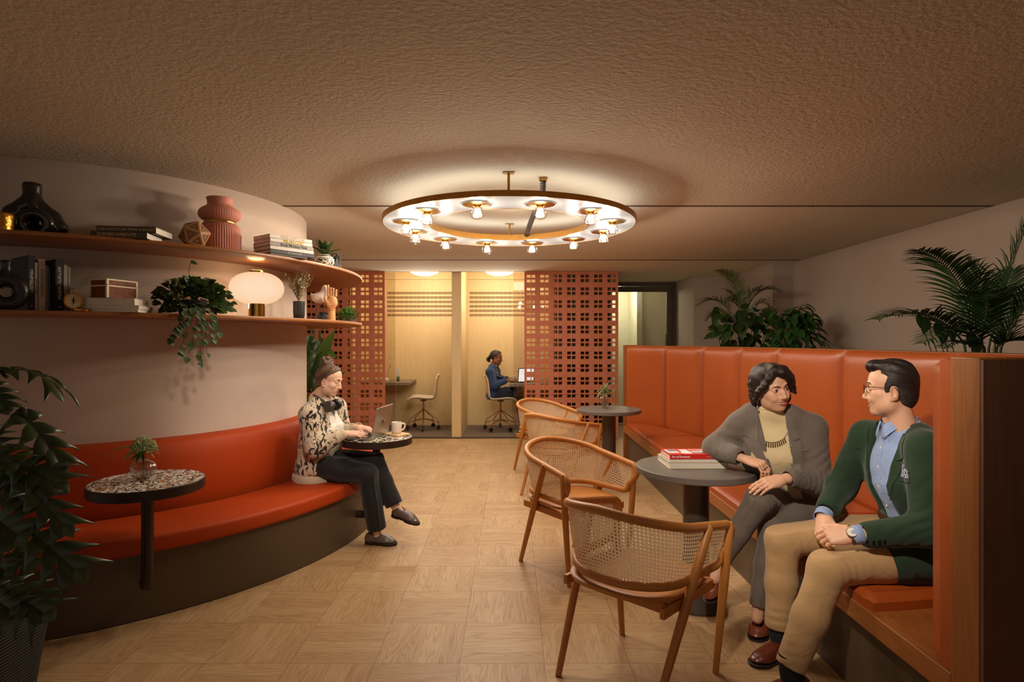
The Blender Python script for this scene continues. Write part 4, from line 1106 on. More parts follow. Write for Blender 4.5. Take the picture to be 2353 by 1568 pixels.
p = on_ring(762, 1.79)
t = thing('wooden_hand', (p.x, p.y, ZL), 'jointed wooden mannequin hand standing on the lower shelf', 'ornament')
M = frame((p.x, p.y, ZL), (.98, .2, 0), (-.2, .98, 0)); M_lime = mwood('lime_wood', srgb(214, 160, 108), srgb(190, 132, 82), 2, 2.5, .45, .5)
b = MB(); b.lathe([(0, 0), (.029, 0), (.028, .05), (.026, .078), (0, .078)], (0, 0, 0), 28); b.xform(M); b.build('wrist', M_lime, t)
b = MB(); b.lathe([(0, .079), (.029, .079), (.030, .088), (0, .09)], (0, 0, 0), 28); b.xform(M); b.build('collar', M_lime, t)
S = SDF((-.06, -.04, .08), (.06, .04, .19), .003); S.chain([(0, 0, .10), (.004, 0, .13), (.004, 0, .155)], [.024, .034, .036], .02, flat=1.7, side=(0, 1, 0)); S.cone((-.02, -.006, .115), (-.036, -.012, .142), .016, .013, .02)
S.mesh('palm', M_lime, t, 2, M=M)
for x, ln, tilt, yb in ((-.022, .088, -.10, -.008), (-.006, .070, 0, -.022), (.012, .066, .03, -.020), (.030, .056, .10, -.012)):
    a = V(x, 0, .182); f = MB(); c = a
    for s_ in range(3):
        d_ = V(tilt * .3, yb * 3 * s_ * .5, 1 - .25 * s_).normalized(); e_ = c + d_ * ln / 3
        f.tube([c + d_ * .0004, c + d_ * .004, e_ - d_ * .004, e_ - d_ * .0003], [.0078, .0088, .0083, .0072], 10); c = e_
    f.xform(M); f.build('finger', M_lime, t)
f = MB(); f.tube([V(-.038, -.012, .146), V(-.046, -.016, .165), V(-.047, -.02, .186), V(-.046, -.02, .191)], [.009, .0095, .008, .004], 10); f.xform(M); f.build('thumb', M_lime, t)

# ================================================================== THINGS ON THE TABLES
M_water = mglass('vase_water', (.90, .88, .84, 1), .8)
M_vglass = mglass('blown_glass', (.95, .94, .93, 1), 2.2, .0)
BOWL = V(-1.826, 2.93, .728)
t = thing('flower_vase', tuple(BOWL), 'round clear glass vase with a green flower head on the white terrazzo table', 'vase'); FLOWER = t
b = MB(); b.lathe([(0, .002), (.030, .002), (.050, .016), (.061, .040), (.060, .058), (.048, .078), (.030, .088), (.020, .092), (.019, .097), (.023, .100), (.021, .100), (.017, .096), (.018, .090), (.028, .085), (.046, .075), (.057, .057), (.058, .040), (.048, .018), (.029, .006), (0, .006)], tuple(BOWL), 40); b.build('glass_bowl', M_vglass, t, angle=60)
b = MB(); b.lathe([(0, .007), (.028, .007), (.046, .019), (.056, .040), (.0, .041)], tuple(BOWL), 40); b.build('water', M_water, t)
AMPH = V(.925, 5.90, .741)
AMP = thing('plant_vase', tuple(AMPH), 'clear glass vase with grassy green leaves on the far pedestal table', 'vase')
b = MB(); b.lathe([(0, 0), (.030, 0), (.034, .02), (.048, .070), (.050, .090), (.040, .110), (.026, .120), (.030, .132), (.028, .132), (.024, .120), (.036, .109), (.046, .088), (.044, .07), (.030, .022), (0, .005)], tuple(AMPH), 36); b.build('glass_body', M_vglass, AMP, angle=60)
b = MB(); b.lathe([(0, .006), (.029, .006), (.032, .022), (.043, .066), (0, .068)], tuple(AMPH), 36); b.build('water', M_water, AMP)

# laptop, mug, coaster
M_alu = mplain('aluminium', srgb(176, 164, 152), .34, .85)
def laptop(hinge_a, hinge_b, lean, label, width=.30, depth=.215, screen_on=False):
    """hinge runs from a to b; keyboard lies on the left of a->b"""
    a, c = V(*hinge_a), V(*hinge_b); u = (c - a).normalized(); L = (c - a).length; w_ = V(-u.y, u.x, 0)
    t = thing('laptop', tuple((a + c) / 2 + w_ * depth / 2), label, 'laptop')
    M = frame((a + c) / 2, u, w_)
    b = MB(); b.prism([(x, y + depth / 2) for x, y in rounded(L, depth, .012)], .0, .011); b.xform(M); b.build('base', M_alu, t, bevel=.002)
    b = MB()
    for r in range(6):
        for k in range(14): b.box((-L * .40 + k * L * .0615, .030 + r * .0165, .0118), (L * .0545, .0142, .0012))
    b.xform(M); b.build('keyboard', M_black, t)
    b = MB(); b.box((0, depth * .78, .0113), (L * .36, depth * .34, .0006)); b.xform(M); b.build('trackpad', M_alu, t)
    up = (V(0, 0, 1) - w_ * lean).normalized()
    Ml = frame((a + c) / 2 + V(0, 0, .008), u, up)     # z of frame: u x up
    b = MB(); b.prism([(x, y + depth / 2) for x, y in rounded(L, depth, .012)], -.003, .003); b.xform(Ml); lid = b.build('lid', M_alu, t, bevel=.0012)
    return t, Ml, lid, L, depth
t, Ml, lid, L, dp = laptop((-.965, 4.045, .729), (-.918, 4.372, .729), .20, 'open silver laptop with a dark fruit mark on its lid, on the terrazzo table')
zs = -1 if (Ml.to_3x3() @ V(0, 0, 1)).x < 0 else 1
nz = zs * .0034
b = MB(); b.prism([(x, y + dp / 2) for x, y in rounded(L - .012, dp - .012, .008)], -.0006, .0006); b.xform(Ml @ Matrix.Translation((0, 0, -nz))); b.build('screen', mplain('dark_screen', srgb(18, 18, 20), .1), t)
# fruit-shaped mark with a bite and a leaf
ap = []
for k in range(64):
    a = 2 * PI * k / 64; x, y = math.cos(a), math.sin(a)
    r = 1.0 - .16 * max(0, y) ** 6 * 2 + .06 * abs(x) - .10 * max(0, -y) ** 10 * 1.6
    X_, Y_ = x * r * .92, y * r
    d2 = math.hypot(X_ - 1.05, Y_ - .18)
    if d2 < .42:
        s_ = .42 / max(d2, 1e-3); X_, Y_ = 1.05 + (X_ - 1.05) * s_, .18 + (Y_ - .18) * s_
        if X_ > 1.05 - .2: X_ = 1.05 - math.sqrt(max(0, .42 ** 2 - (Y_ - .18) ** 2))
    ap.append((X_ * .0165, Y_ * .0175))
lf = [(.0165 * (.02 + .30 * math.sin(PI * s_) * .5 + .38 * s_), .0175 * (1.05 + .62 * s_ - .0)) for s_ in [k / 8 for k in range(9)]] + [(.0165 * (.02 - .30 * math.sin(PI * s_) * .3 + .38 * s_), .0175 * (1.05 + .62 * s_)) for s_ in [k / 8 for k in range(7, 0, -1)]]
sx_ = zs
b = MB(); b.prism([(x * sx_, y + dp * .5) for x, y in ap], nz - .0003, nz + .0003); b.prism([(x * sx_, y + dp * .5) for x, y in lf], nz - .0003, nz + .0003); b.xform(Ml); b.build('lid_logo', mplain('dark_mark', srgb(70, 42, 34), .25, .6), lid, fixn=True)
b = MB(); b.prism([(x, y) for x, y in rounded(.155, .12, .006)], 0, .013); b.xform(frame((-.832, 4.285, .7285), (.97, -.1, 0), (.1, .97, 0)) @ Matrix.Rotation(math.radians(-32), 4, 'Z')); tag(b.build('coaster', mwood('pale_board', srgb(222, 186, 136), srgb(200, 160, 108), 0, 2), bevel=.0015), 'pale wooden board under the coffee mug', 'coaster')
MUG = V(-.838, 4.295, .742)
def mug(c, label, col, s=1.0, hd=0.0, parent=None):
    t = thing('mug', tuple(c), label, 'mug')
    b = MB(); b.lathe([(0, 0), (.030 * s, 0), (.034 * s, .004 * s), (.0365 * s, .012 * s), (.0375 * s, .078 * s), (.0365 * s, .080 * s), (.0345 * s, .078 * s), (.034 * s, .012 * s), (0, .009 * s)], tuple(c), 40); b.build('mug_body', mplain(label[:12].replace(' ', '_') + '_glaze', srgb(*col), .35), t, angle=50)
    m = bpy.data.materials[label[:12].replace(' ', '_') + '_glaze']
    pts = [V(.036, 0, .066), V(.052, 0, .068), V(.060, 0, .055), V(.058, 0, .038), V(.046, 0, .024), V(.036, 0, .022)]
    b = MB(); b.tube(catmull([p_ * s for p_ in pts], 5), .0048 * s, 8, flat=1.2); b.xform(Matrix.Translation(c) @ Matrix.Rotation(hd, 4, 'Z')); b.build('handle', m, t)
    b = MB(); b.lathe([(0, .062 * s), (.0345 * s, .062 * s), (.0345 * s, .0625 * s), (0, .0625 * s)], tuple(c), 32); b.build('coffee', mplain('coffee', srgb(58, 34, 20), .1), t)
    return t
mug(MUG, 'white mug with a round handle on the pale board', (226, 210, 196), 1.0, .25)

# books on the near table
bg = 'books on the near pedestal table'
z = .7405; xd = V(1, .01, 0); 
M = frame((.978, 3.345, z), (-1, -.01, 0), (.01, -1, 0)); t = book('thick cream book with its grey page edges showing, lowest of three on the table', bg, M, .312, .245, .032, (232, 208, 160))
z += .0325
M = frame((.955, 3.105, z), (1, .02, 0), (-.02, 1, 0)); book('thin white book in the middle of the three on the table', bg, M, .262, .185, .014, (236, 226, 214))
z += .0145
M = frame((.955, 3.115, z), (1, .03, 0), (-.03, 1, 0)); t = book('bright red book with a picture collage cover, topmost on the table', bg, M, .250, .175, .024, (216, 34, 30))
spine_text(t, M, 'Art of Romance', .0165, M_ink_white, .026, -.066, .9, .0004).data.name = 'lettering'
spine_text(t, M, 'Residence', .010, M_ink_tan, .026, .088, 1.0, 0)
pc = [((-.085, .10), (.06, .10), (238, 232, 222)), ((-.08, .12), (.045, .05), (120, 130, 150)), ((-.015, .09), (.045, .12), (240, 236, 228)), ((-.02, .055), (.06, .03), (244, 240, 232)), ((.055, .095), (.075, .11), (226, 214, 200)), ((.045, .06), (.05, .03), (150, 170, 200)), ((.078, .05), (.03, .02), (110, 60, 50)), ((.05, .12), (.06, .03), (200, 110, 90))]
for i, (c_, s_, col) in enumerate(pc):
    b = MB(); b.box((c_[0], c_[1], .0241 + .0001 * i), (s_[0], s_[1], .0003)); b.xform(M); b.build('cover_picture', cover(col), t)

# ================================================================== BOOTH FURNITURE
M_desk = mplain('taupe_desk_laminate', srgb(132, 118, 104), .5)
def desk(x0, x1, y0, y1, label):
    t = thing('work_desk', ((x0 + x1) / 2, (y0 + y1) / 2, 0), label, 'desk')
    b = MB(); b.bb(x0, x1, y0, y1, .725, .770); b.build('desk_top', M_desk, t, bevel=.003)
    b = MB(); b.bb(x0 if x0 < -1 else x1 - .04, x0 + .04 if x0 < -1 else x1, y0 + .1, y1, .45, .725); b.build('bracket', M_desk, t)
    return t
desk(-2.35, -1.59, 9.15, 9.84, 'taupe wall desk in the empty left booth')
dk = desk(-.035, .59, 8.85, 9.84, 'taupe wall desk in the right booth, in front of the seated person')
b = MB(); b.bb(.25, .58, 9.76, 9.80, .013, .725); b.build('desk_leg', M_maple, dk)
M_shell = mplain('ivory_chair_shell', srgb(222, 204, 180), .5); M_cast = mplain('black_castor', srgb(26, 24, 24), .4); M_wire = mplain('bronze_wire', srgb(180, 134, 88), .3, 1.0)
def task_chair(label):
    t = thing('swivel_chair', (0, 0, 0), label, 'chair', 'booth swivel chairs')
    # one-piece shell: side profile swept across the width
    prof = [(.235, .455), (.215, .485), (.14, .492), (.02, .480), (-.10, .472), (-.165, .485), (-.20, .53), (-.215, .60), (-.225, .70), (-.24, .80), (-.265, .868)]
    pts = catmull([V(x, 0, z_) for x, z_ in prof], 4); rows = []
    for i, p_ in enumerate(pts):
        q = i / (len(pts) - 1); hw = .225 * (1 - .10 * abs(q - .3)) * (1 if q > .04 else .86) * (1 if q < .95 else .86) * (1 - .18 * max(0, 1 - abs(q - .55) / .12)); r = []
        for k in range(15):
            s_ = -1 + 2 * k / 14; cur = .035 * abs(s_) ** 2.5 * min(1, q * 4)
            d = V(1, 0, 0) if q > .62 else V(.3, 0, .9) if q > .45 else V(0, 0, 1)
            r.append(V(p_.x, s_ * hw, p_.z) + d * cur)
        rows.append(r)
    b = MB(); b.grid(rows); o = b.build('shell', M_shell, t, angle=0); m_ = o.modifiers.new('Solid', 'SOLIDIFY'); m_.thickness = .022; m_.offset = 1; o.modifiers.new('Sub', 'SUBSURF').render_levels = 1
    b = MB(); b.tube([(0, 0, .15), (0, 0, .465)], .013, 12); b.lathe([(0, .44), (.05, .455), (.06, .47), (0, .472)], (0, 0, 0), 20); b.build('column', M_wire, t)
    for k in range(5):
        a = 2 * PI * k / 5 + .3; d = V(math.cos(a), math.sin(a), 0); b = MB()
        b.tube(catmull([V(0, 0, .32) + d * .012, V(0, 0, .235) + d * .13, V(0, 0, .16) + d * .235, V(0, 0, .075) + d * .252], 4), .0055, 6)
        b.tube(catmull([V(0, 0, .17) + d * .012, V(0, 0, .145) + d * .13, V(0, 0, .12) + d * .235, V(0, 0, .075) + d * .252], 4), .0055, 6); g = b.build('leg', M_wire, t)
        s_ = d.cross(V(0, 0, 1)); b = MB(); c = d * .252 + V(0, 0, .0405)
        for off in (-.013, .013): b.tube([c + s_ * (off - .008), c + s_ * (off + .008)], .027, 14)
        b.tube([c, c + V(0, 0, .04)], .009, 8); b.build('castor', M_cast, g)
    return t
c1 = task_chair('empty ivory swivel chair in the left booth'); c1.location = ((973 - CX) / F * 9.35, 9.35, .012); c1.rotation_euler = (0, 0, PI + .12)
c2 = copy_tree(c1); c2['label'] = 'ivory swivel chair under the person in the blue jacket, right booth'; BCH = V((1150 - CX) / F * 9.25, 9.25, .012); c2.location = BCH; c2.rotation_euler = (0, 0, .05)
x = (888 - CX) / F * 9.45
t = thing('reed_diffuser', (x, 9.45, .771), 'small white diffuser with one dark reed on the left booth desk', 'diffuser')
b = MB(); b.lathe([(0, 0), (.038, 0), (.042, .008), (.042, .03), (.02, .045), (.012, .055), (0, .055)], (x, 9.45, .7705), 24); b.build('bottle', M_white, t)
b = MB(); b.tube([(x, 9.45, .79), (x + .062, 9.44, 1.03)], .003, 6); b.build('reed', mplain('dark_reed', srgb(96, 56, 30), .6), t)
x = (915 - CX) / F * 9.35
t = thing('picture_frame', (x, 9.35, .771), 'small clear upright frame with a pale green picture on the left booth desk', 'frame')
Mf = frame((x, 9.35, .7705), (.93, -.36, 0), (0, 0, 1)); b = MB(); b.prism([(-.034, 0), (.034, 0), (.034, .20), (-.034, .20)], -.004, .004); b.xform(Mf); b.build('stand', M_white, t)
def m_pic():
    t_ = NT('landscape_picture'); sp = t_.n('SeparateXYZ', _0=t_.coord('Object')); n = t_.noise(t_.coord(), 30, 3)
    zz = t_.m_('ADD', t_.m_('MULTIPLY', t_.m_('SUBTRACT', sp.outputs[2], .77), 5), t_.m_('MULTIPLY', t_.m_('SUBTRACT', n, .5), .5))
    return t_.bsdf(t_.ramp(zz, [(.1, srgb(60, 84, 40)), (.35, srgb(126, 140, 90)), (.5, srgb(214, 220, 214)), (1, srgb(228, 232, 236))]), .3)
b = MB(); b.prism([(-.031, .003), (.031, .003), (.031, .197), (-.031, .197)], .0042, .0050); b.prism([(-.031, .003), (.031, .003), (.031, .197), (-.031, .197)], -.0050, -.0042); b.xform(Mf); b.build('picture', m_pic(), t)
mug(V((1181 - CX) / F * 9.3, 9.3, .771), 'beige mug beside the booth laptop', (196, 178, 156), 1.0, PI)
# booth laptop: bright screen towards the seated person and the room
t, Ml, lid, L, dp = laptop((.085, 9.02, .771), (.335, 9.18, .771), .12, 'open dark laptop with a lit white screen on the right booth desk', depth=.22)
for ch_ in (t.children): 
    if ch_.name.split('.')[0] in ('lid', 'base'): ch_.data.materials[0] = M_black
side = 1 if (Ml.to_3x3() @ V(0, 0, 1)).y < 0 else -1
M_lcd = memit('lit_white_screen', (.92, .96, 1, 1), 1.15); M_lcdink = memit('screen_drawing_lines', (.42, .46, .52, 1), .6)
b = MB(); b.prism([(-L / 2 + .012, .012), (L / 2 - .012, .012), (L / 2 - .012, dp - .012), (-L / 2 + .012, dp - .012)], side * .0034 - .0002, side * .0034 + .0002); b.xform(Ml); b.build('screen', M_lcd, t)
b = MB()
for (x0, y0, x1, y1) in ((-.06, .05, .0, .05), (-.06, .15, .0, .15), (-.06, .05, -.06, .15), (0, .05, 0, .15), (-.03, .05, -.03, .1), (-.06, .1, -.03, .1), (.03, .17, .10, .17), (.03, .15, .08, .15), (.03, .13, .09, .13)):
    b.box(((x0 + x1) / 2 * -side, (y0 + y1) / 2, side * .0038), (abs(x1 - x0) + .002, abs(y1 - y0) + .002, .0003))
b.xform(Ml); b.build('screen_drawing', M_lcdink, t)
x = (1196 - CX) / F * 8.98
b = MB(); b.ball((0, 0, 0), (.055, .034, .026), 16, 10); b.xform(frame((x, 8.98, .7735), (.9, .3, 0), (-.3, .9, 0))); b.v = [(a_, c_, max(z_, .7715)) for a_, c_, z_ in b.v]
tag(b.build('computer_mouse', M_black), 'black computer mouse at the front edge of the right booth desk', 'mouse')
# ================================================================== PLANTS
def m_leaf(name, c1, c2, rough=.38, tl=.18):
    t = NT(name); g = t.n('NewGeometry'); rnd = g.outputs['Random Per Island']
    n = t.noise(t.coord(), 14, 2)
    c = t.mix(t.m_('ADD', t.m_('MULTIPLY', rnd, .75), t.m_('MULTIPLY', n, .25)), srgb(*c1), srgb(*c2))
    p = t.n('BsdfPrincipled', Base__Color=c, Roughness=rough); tr = t.n('BsdfTranslucent', Color=c)
    mx = t.n('MixShader'); t.set(mx.inputs[0], tl); t.set(mx.inputs[1], p); t.set(mx.inputs[2], tr)
    return t.surf(mx)
M_lf_dark = m_leaf('dark_glossy_leaf', (34, 58, 26), (62, 88, 40), .34)
M_lf_mon = m_leaf('monstera_leaf', (38, 52, 32), (66, 82, 50), .33)
M_lf_mid = m_leaf('mid_green_leaf', (58, 92, 36), (96, 130, 58), .4)
M_lf_palm = m_leaf('palm_leaf', (26, 56, 26), (58, 92, 44), .42)
M_lf_palm2 = m_leaf('yellow_green_palm_leaf', (44, 64, 26), (98, 108, 50), .42)
M_lf_sage = m_leaf('sage_leaf', (110, 120, 84), (160, 160, 120), .6)
M_lf_ivy = m_leaf('ivy_leaf', (32, 52, 22), (78, 104, 52), .45)
M_stem = mplain('green_stem', srgb(66, 80, 38), .5)
M_stem_dark = mplain('dark_stem', srgb(36, 38, 28), .5)
M_stem_tan = mplain('tan_stem', srgb(150, 128, 92), .7)
M_potdark = mplain('dark_planter', srgb(46, 42, 40), .6)
M_soil = mplain('potting_soil', srgb(40, 30, 24), .95, bump=(120, .8, .006))
SHAPES = {'ovate': lambda t: (math.sin(PI * min(1, t ** .75)) ** .85), 'heart': lambda t: (1 - (2 * t - .62) ** 2 / 1.9) * (1 if t < .6 else math.cos((t - .6) / .4 * PI / 2) ** .7) if 0 < t < 1 else (.55 if t == 0 else 0), 'lance': lambda t: math.sin(PI * t ** .8) ** 1.2, 'blade': lambda t: min(1, t * 6) * (1 - t ** 3), 'ivy': lambda t: (.55 + .45 * abs(math.cos(t * 9))) * (1 - t) ** .55 if t > 0 else .5}
def leaf(b, base, d, L, W, droop=.3, up=None, n=6, fold=.18, shape='ovate', curl=0.0):
    base, d = Vector(base), Vector(d).normalized(); up = Vector(up) if up is not None else V(0, 0, 1)
    side = d.cross(up); side = side.normalized() if side.length > 1e-4 else d.orthogonal().normalized()
    rows = []; p = base.copy(); dd = d.copy(); f = SHAPES[shape]
    for i in range(n + 1):
        t = i / n; w_ = max(W * .5 * f(t), .0004); nn = side.cross(dd).normalized()
        rows.append([p - side * w_ + nn * (w_ * fold * 2), p + nn * 0, p + side * w_ + nn * (w_ * fold * 2)])
        p = p + dd * (L / n); dd = (dd + V(0, 0, -droop / n)).normalized()
    b.grid(rows)
def monstera(b, base, tip, W, up, sag=.05, lobes=5, fold=.12):
    """split leaf: a midrib, swept lobes on either side with gaps between their outer halves, and a pointed end lobe"""
    base, tip = Vector(base), Vector(tip); ax = tip - base; L = ax.length; d = ax / L; up = Vector(up); up = (up - d * up.dot(d)).normalized(); side = d.cross(up)
    mid = lambda t: base + ax * t + up * (sag * L * (1 - (2 * t - .8) ** 2) - sag * L * .36)
    prof = lambda t: math.sin(PI * min(1, .20 + .62 * t)) ** .8
    lobes = 4
    for sg in (1, -1):
        for i in range(lobes):
            t0, t1 = .02 + .80 * i / lobes, .02 + .80 * (i + 1) / lobes; b0, b1 = mid(t0), mid(t1); c0 = (b0 + b1) / 2; w_ = W * .5 * prof((t0 + t1) / 2)
            tp = mid(min(1.0, (t0 + t1) / 2 + (.02, .16, .24, .30)[i])) + side * (sg * w_) - up * (W * .20); hv = (b1 - b0) * .5; rows = []
            for k in range(10):
                u = k / 9; c = c0.lerp(tp, u) + up * (.16 * W * math.sin(PI * min(1, u * .85))); e = tp - c0; wid = (1 - u ** 2.4) * (1.06 if u < .45 else 1.06 - .34 * math.sin(PI * (u - .45) / .55))
                rows.append([c - hv * wid - up * (.03 * W * u), c - hv * wid * .5 + up * (.012 * W), c + up * (.018 * W * (1 - u)), c + hv * wid * .5 + up * (.012 * W), c + hv * wid - up * (.03 * W * u)])
            b.grid(rows)
    rows = []
    for k in range(10):
        u = k / 9; c = mid(.76 + .24 * u) - up * (.05 * L * u * u); w_ = W * .17 * math.sin(PI * min(1, .30 + .70 * u)) ** .8
        rows.append([c - side * w_ - up * (w_ * .3), c - side * w_ * .5, c + up * (.01 * W), c + side * w_ * .5, c + side * w_ - up * (w_ * .3)])
    b.grid(rows)
def palm_frond(bl, bs, p0, p1, p2, n=26, LL=.22, w=.014, droop=.9, spread=.85, r=.006, rnd=random.Random(1), start=.22):
    p0, p1, p2 = map(Vector, (p0, p1, p2)); cv = lambda t: p0 * (1 - t) ** 2 + p1 * (2 * t * (1 - t)) + p2 * t * t
    pts = [cv(i / 16) for i in range(17)]
    bs.tube(pts, [r * (1 - .8 * i / 16) for i in range(17)], 6)
    for i in range(n):
        t = start + (1 - start) * (i + .5) / n; p = cv(t); tg = (cv(min(1, t + .02)) - cv(t - .02)).normalized()
        up = V(0, 0, 1); sd = tg.cross(up); sd = sd.normalized() if sd.length > 1e-3 else V(1, 0, 0); nn = sd.cross(tg)
        k = math.sin(PI * (.18 + .80 * (t - start) / (1 - start))) ** .7; L = LL * (k * .9 + .12) * rnd.uniform(.9, 1.08)
        for sg in (1, -1):
            dd = (tg * (1 - spread * .55 + .35 * t) + sd * (sg * spread) + nn * rnd.uniform(.10, .38)).normalized()
            q = p.copy(); rows = []; ns = 5; sdv = dd.cross(nn).normalized()
            for s_ in range(ns + 1):
                u = s_ / ns; ww = max(w * .5 * (min(1, u * 5 + .3)) * (1 - u ** 2.5), .0005)
                rows.append([q - sdv * ww, q + nn * (ww * .35), q + sdv * ww]); q = q + dd * (L / ns); dd = (dd + V(0, 0, -droop / ns * (.4 + u))).normalized()
            bl.grid(rows)
def plant_thing(name, loc, label, group=None): return thing(name, loc, label, 'plant', group)
rd = random.Random(7)

# --- ivy trailing over the lower shelf
p = on_ring(447, 1.76); IV = V(p.x, p.y, ZL)
t = plant_thing('trailing_ivy', tuple(IV), 'bushy dark green ivy trailing over the lower shelf left of the lamp')
b = MB(); b.lathe([(0, 0), (.055, 0), (.07, .075), (.074, .085), (.066, .085), (.0, .07)], tuple(IV), 28); b.build('pot', M_potdark, t)
n_, tg_ = radial(p); bl, bs = MB(), MB()
def ivy_leaf(pos, out, s):
    d = (Vector(out) + V(0, 0, -.35)).normalized(); leaf(bl, pos, d, s, s * .92, .5, n=5, shape='heart', fold=.12, up=(n_ * .7 + V(0, 0, .7)))
for i in range(460):
    a = rd.uniform(0, 2 * PI); e = rd.uniform(-.45, 1.45); rr = rd.uniform(.55, 1)
    o_ = tg_ * (math.cos(a) * math.cos(e) * .205) + n_ * (math.sin(a) * math.cos(e) * .125) + V(0, 0, .055 + math.sin(e) * .145)
    q = IV + V(0, 0, .01) + o_ * rr
    if q.z < ZL + .02: q.z = ZL + rd.uniform(.02, .07)
    dv = o_.normalized(); 
    ivy_leaf(q, dv + tg_ * rd.uniform(-.5, .5) + n_ * rd.uniform(0, .4), rd.uniform(.028, .046))
for i in range(14):
    a = rd.uniform(0, 2 * PI); s0 = IV + V(0, 0, .08); s1 = IV + tg_ * (math.cos(a) * .15) + n_ * (math.sin(a) * .09) + V(0, 0, rd.uniform(.1, .2))
    bs.tube(catmull([s0, (s0 + s1) / 2 + V(0, 0, .05), s1], 4), .0016, 5)
for x0, x1, ln in ((-.05, -.125, .15), (-.02, -.08, .21), (.02, -.04, .24), (.04, .02, .27), (.05, .06, .22), (.07, .10, .15), (.085, .13, .10), (.00, -.11, .09)):
    lip = on_ring(447, 1.925); L0 = V(lip.x, lip.y, 0)
    pts = [IV + V(0, 0, .07), L0 + tg_ * x0 + V(0, 0, ZL + .03), L0 + tg_ * (x0 + (x1 - x0) * .4) + n_ * .012 + V(0, 0, ZL - ln * .4), L0 + tg_ * x1 + n_ * .01 + V(0, 0, ZL - ln)]
    cv = catmull(pts, 8); bs.tube(cv, .0014, 5)
    for k in range(7, len(cv), 1):
        if rd.random() < .5: ivy_leaf(cv[k], tg_ * rd.uniform(-1, 1) + n_ * .6 + V(0, 0, -.9), rd.uniform(.026, .042))
# tall sprig
s1 = IV + V(0, 0, .30) - tg_ * .02; bs.tube(catmull([IV + V(0, 0, .15), IV + V(0, 0, .24) - tg_ * .03, s1], 4), .0015, 5); ivy_leaf(s1, tg_ + V(0, 0, .4), .04)
bl.build('foliage', M_lf_ivy, t, angle=0, fixn=False); bs.build('stems', M_stem_dark, t)

# --- succulent in the porcelain jar
t = [o for o in COL.objects if o.name == 'potted_succulent'][0]; c = Vector(t.location) + V(0, 0, .085); bl = MB()
for i in range(17):
    a = 2.4 * i + .3; e = 1.35 - .065 * i; L = rd.uniform(.11, .165)
    leaf(bl, c + V(0, 0, .004 * i - .02) * (0 if i > 9 else 1), (math.cos(a) * math.cos(e), math.sin(a) * math.cos(e), math.sin(e)), L, .042, .35, shape='ovate', fold=.2, up=(math.cos(a) * -.5, math.sin(a) * -.5, .8))
bl.build('foliage', M_lf_dark, t, angle=0, fixn=False); b = MB(); b.tube([c + V(0, 0, -.02), c + V(0, 0, .05)], .006, 6); b.build('stem', M_stem, t)

# --- small herb pots at the end of the lower shelf
p = on_ring(797, 1.815)
t = plant_thing('herb_pots', (p.x, p.y, ZL), 'low bright green plant in small grey pots at the right tip of the lower shelf'); bl = MB()
for dx, dy in ((-.035, .01), (.035, .0)):
    c = p + V(dx, dy, ZL); b = MB(); b.lathe([(0, 0), (.026, 0), (.034, .045), (.031, .045), (0, .036)], tuple(c), 20); b.build('pot', mplain('grey_pot', srgb(96, 92, 88), .6) if dx < 0 else bpy.data.materials['grey_pot'], t)
for i in range(300):
    a = rd.uniform(0, 2 * PI); e = rd.uniform(-.3, 1.4); rr = rd.uniform(.5, 1)
    o_ = V(math.cos(a) * math.cos(e) * .095, math.sin(a) * math.cos(e) * .06, .045 + math.sin(e) * .065); o_.z = max(.02, o_.z * rr)
    q = p + V(0, 0, ZL) + V(o_.x * rr, o_.y * rr, o_.z)
    leaf(bl, q, o_.normalized() + V(rd.uniform(-.5, .5), rd.uniform(-.5, .5), .2), rd.uniform(.020, .031), .016, .4, n=4, shape='ovate')
bl.build('foliage', m_leaf('bright_herb_leaf', (60, 104, 34), (104, 146, 60), .45), t, angle=0, fixn=False)

# --- dried flowers
c = Vector(DRY.location) + V(0, 0, .12); bl, bs, bb_ = MB(), MB(), MB()
for i in range(64):
    a = rd.uniform(0, 2 * PI); sp = rd.uniform(.02, .52) * (1.0 if i > 6 else .5); h = rd.uniform(.09, .21) * (1.2 if i < 10 else 1)
    tip = c + V(math.cos(a) * sp * h * 1.5, math.sin(a) * sp * h * .7, h); md = c.lerp(tip, .5) + V(0, 0, .015)
    cv = catmull([c + V(0, 0, -.06), c, md, tip], 5); bs.tube(cv, .0011, 4)
    if i % 3 == 0:
        for k in range(8, len(cv)): bb_.ball(cv[k] + V(rd.uniform(-.012, .012), rd.uniform(-.01, .01), rd.uniform(-.006, .006)), rd.uniform(.003, .0048), 6, 4) if rd.random() < .6 else None
        bb_.ball(tip, .0052, 7, 5)
    else:
        for k in range(7, len(cv)):
            for sg in (1, -1): leaf(bl, cv[k], V(sg * rd.uniform(.3, .8), rd.uniform(-.4, .4), .9), rd.uniform(.014, .028), .005, .1, n=3, shape='lance')
bl.build('dried_leaves', M_lf_sage, DRY, angle=0, fixn=False); bs.build('stems', M_stem_tan, DRY); bb_.build('berries', mplain('ivory_berry', srgb(226, 206, 176), .6), DRY)

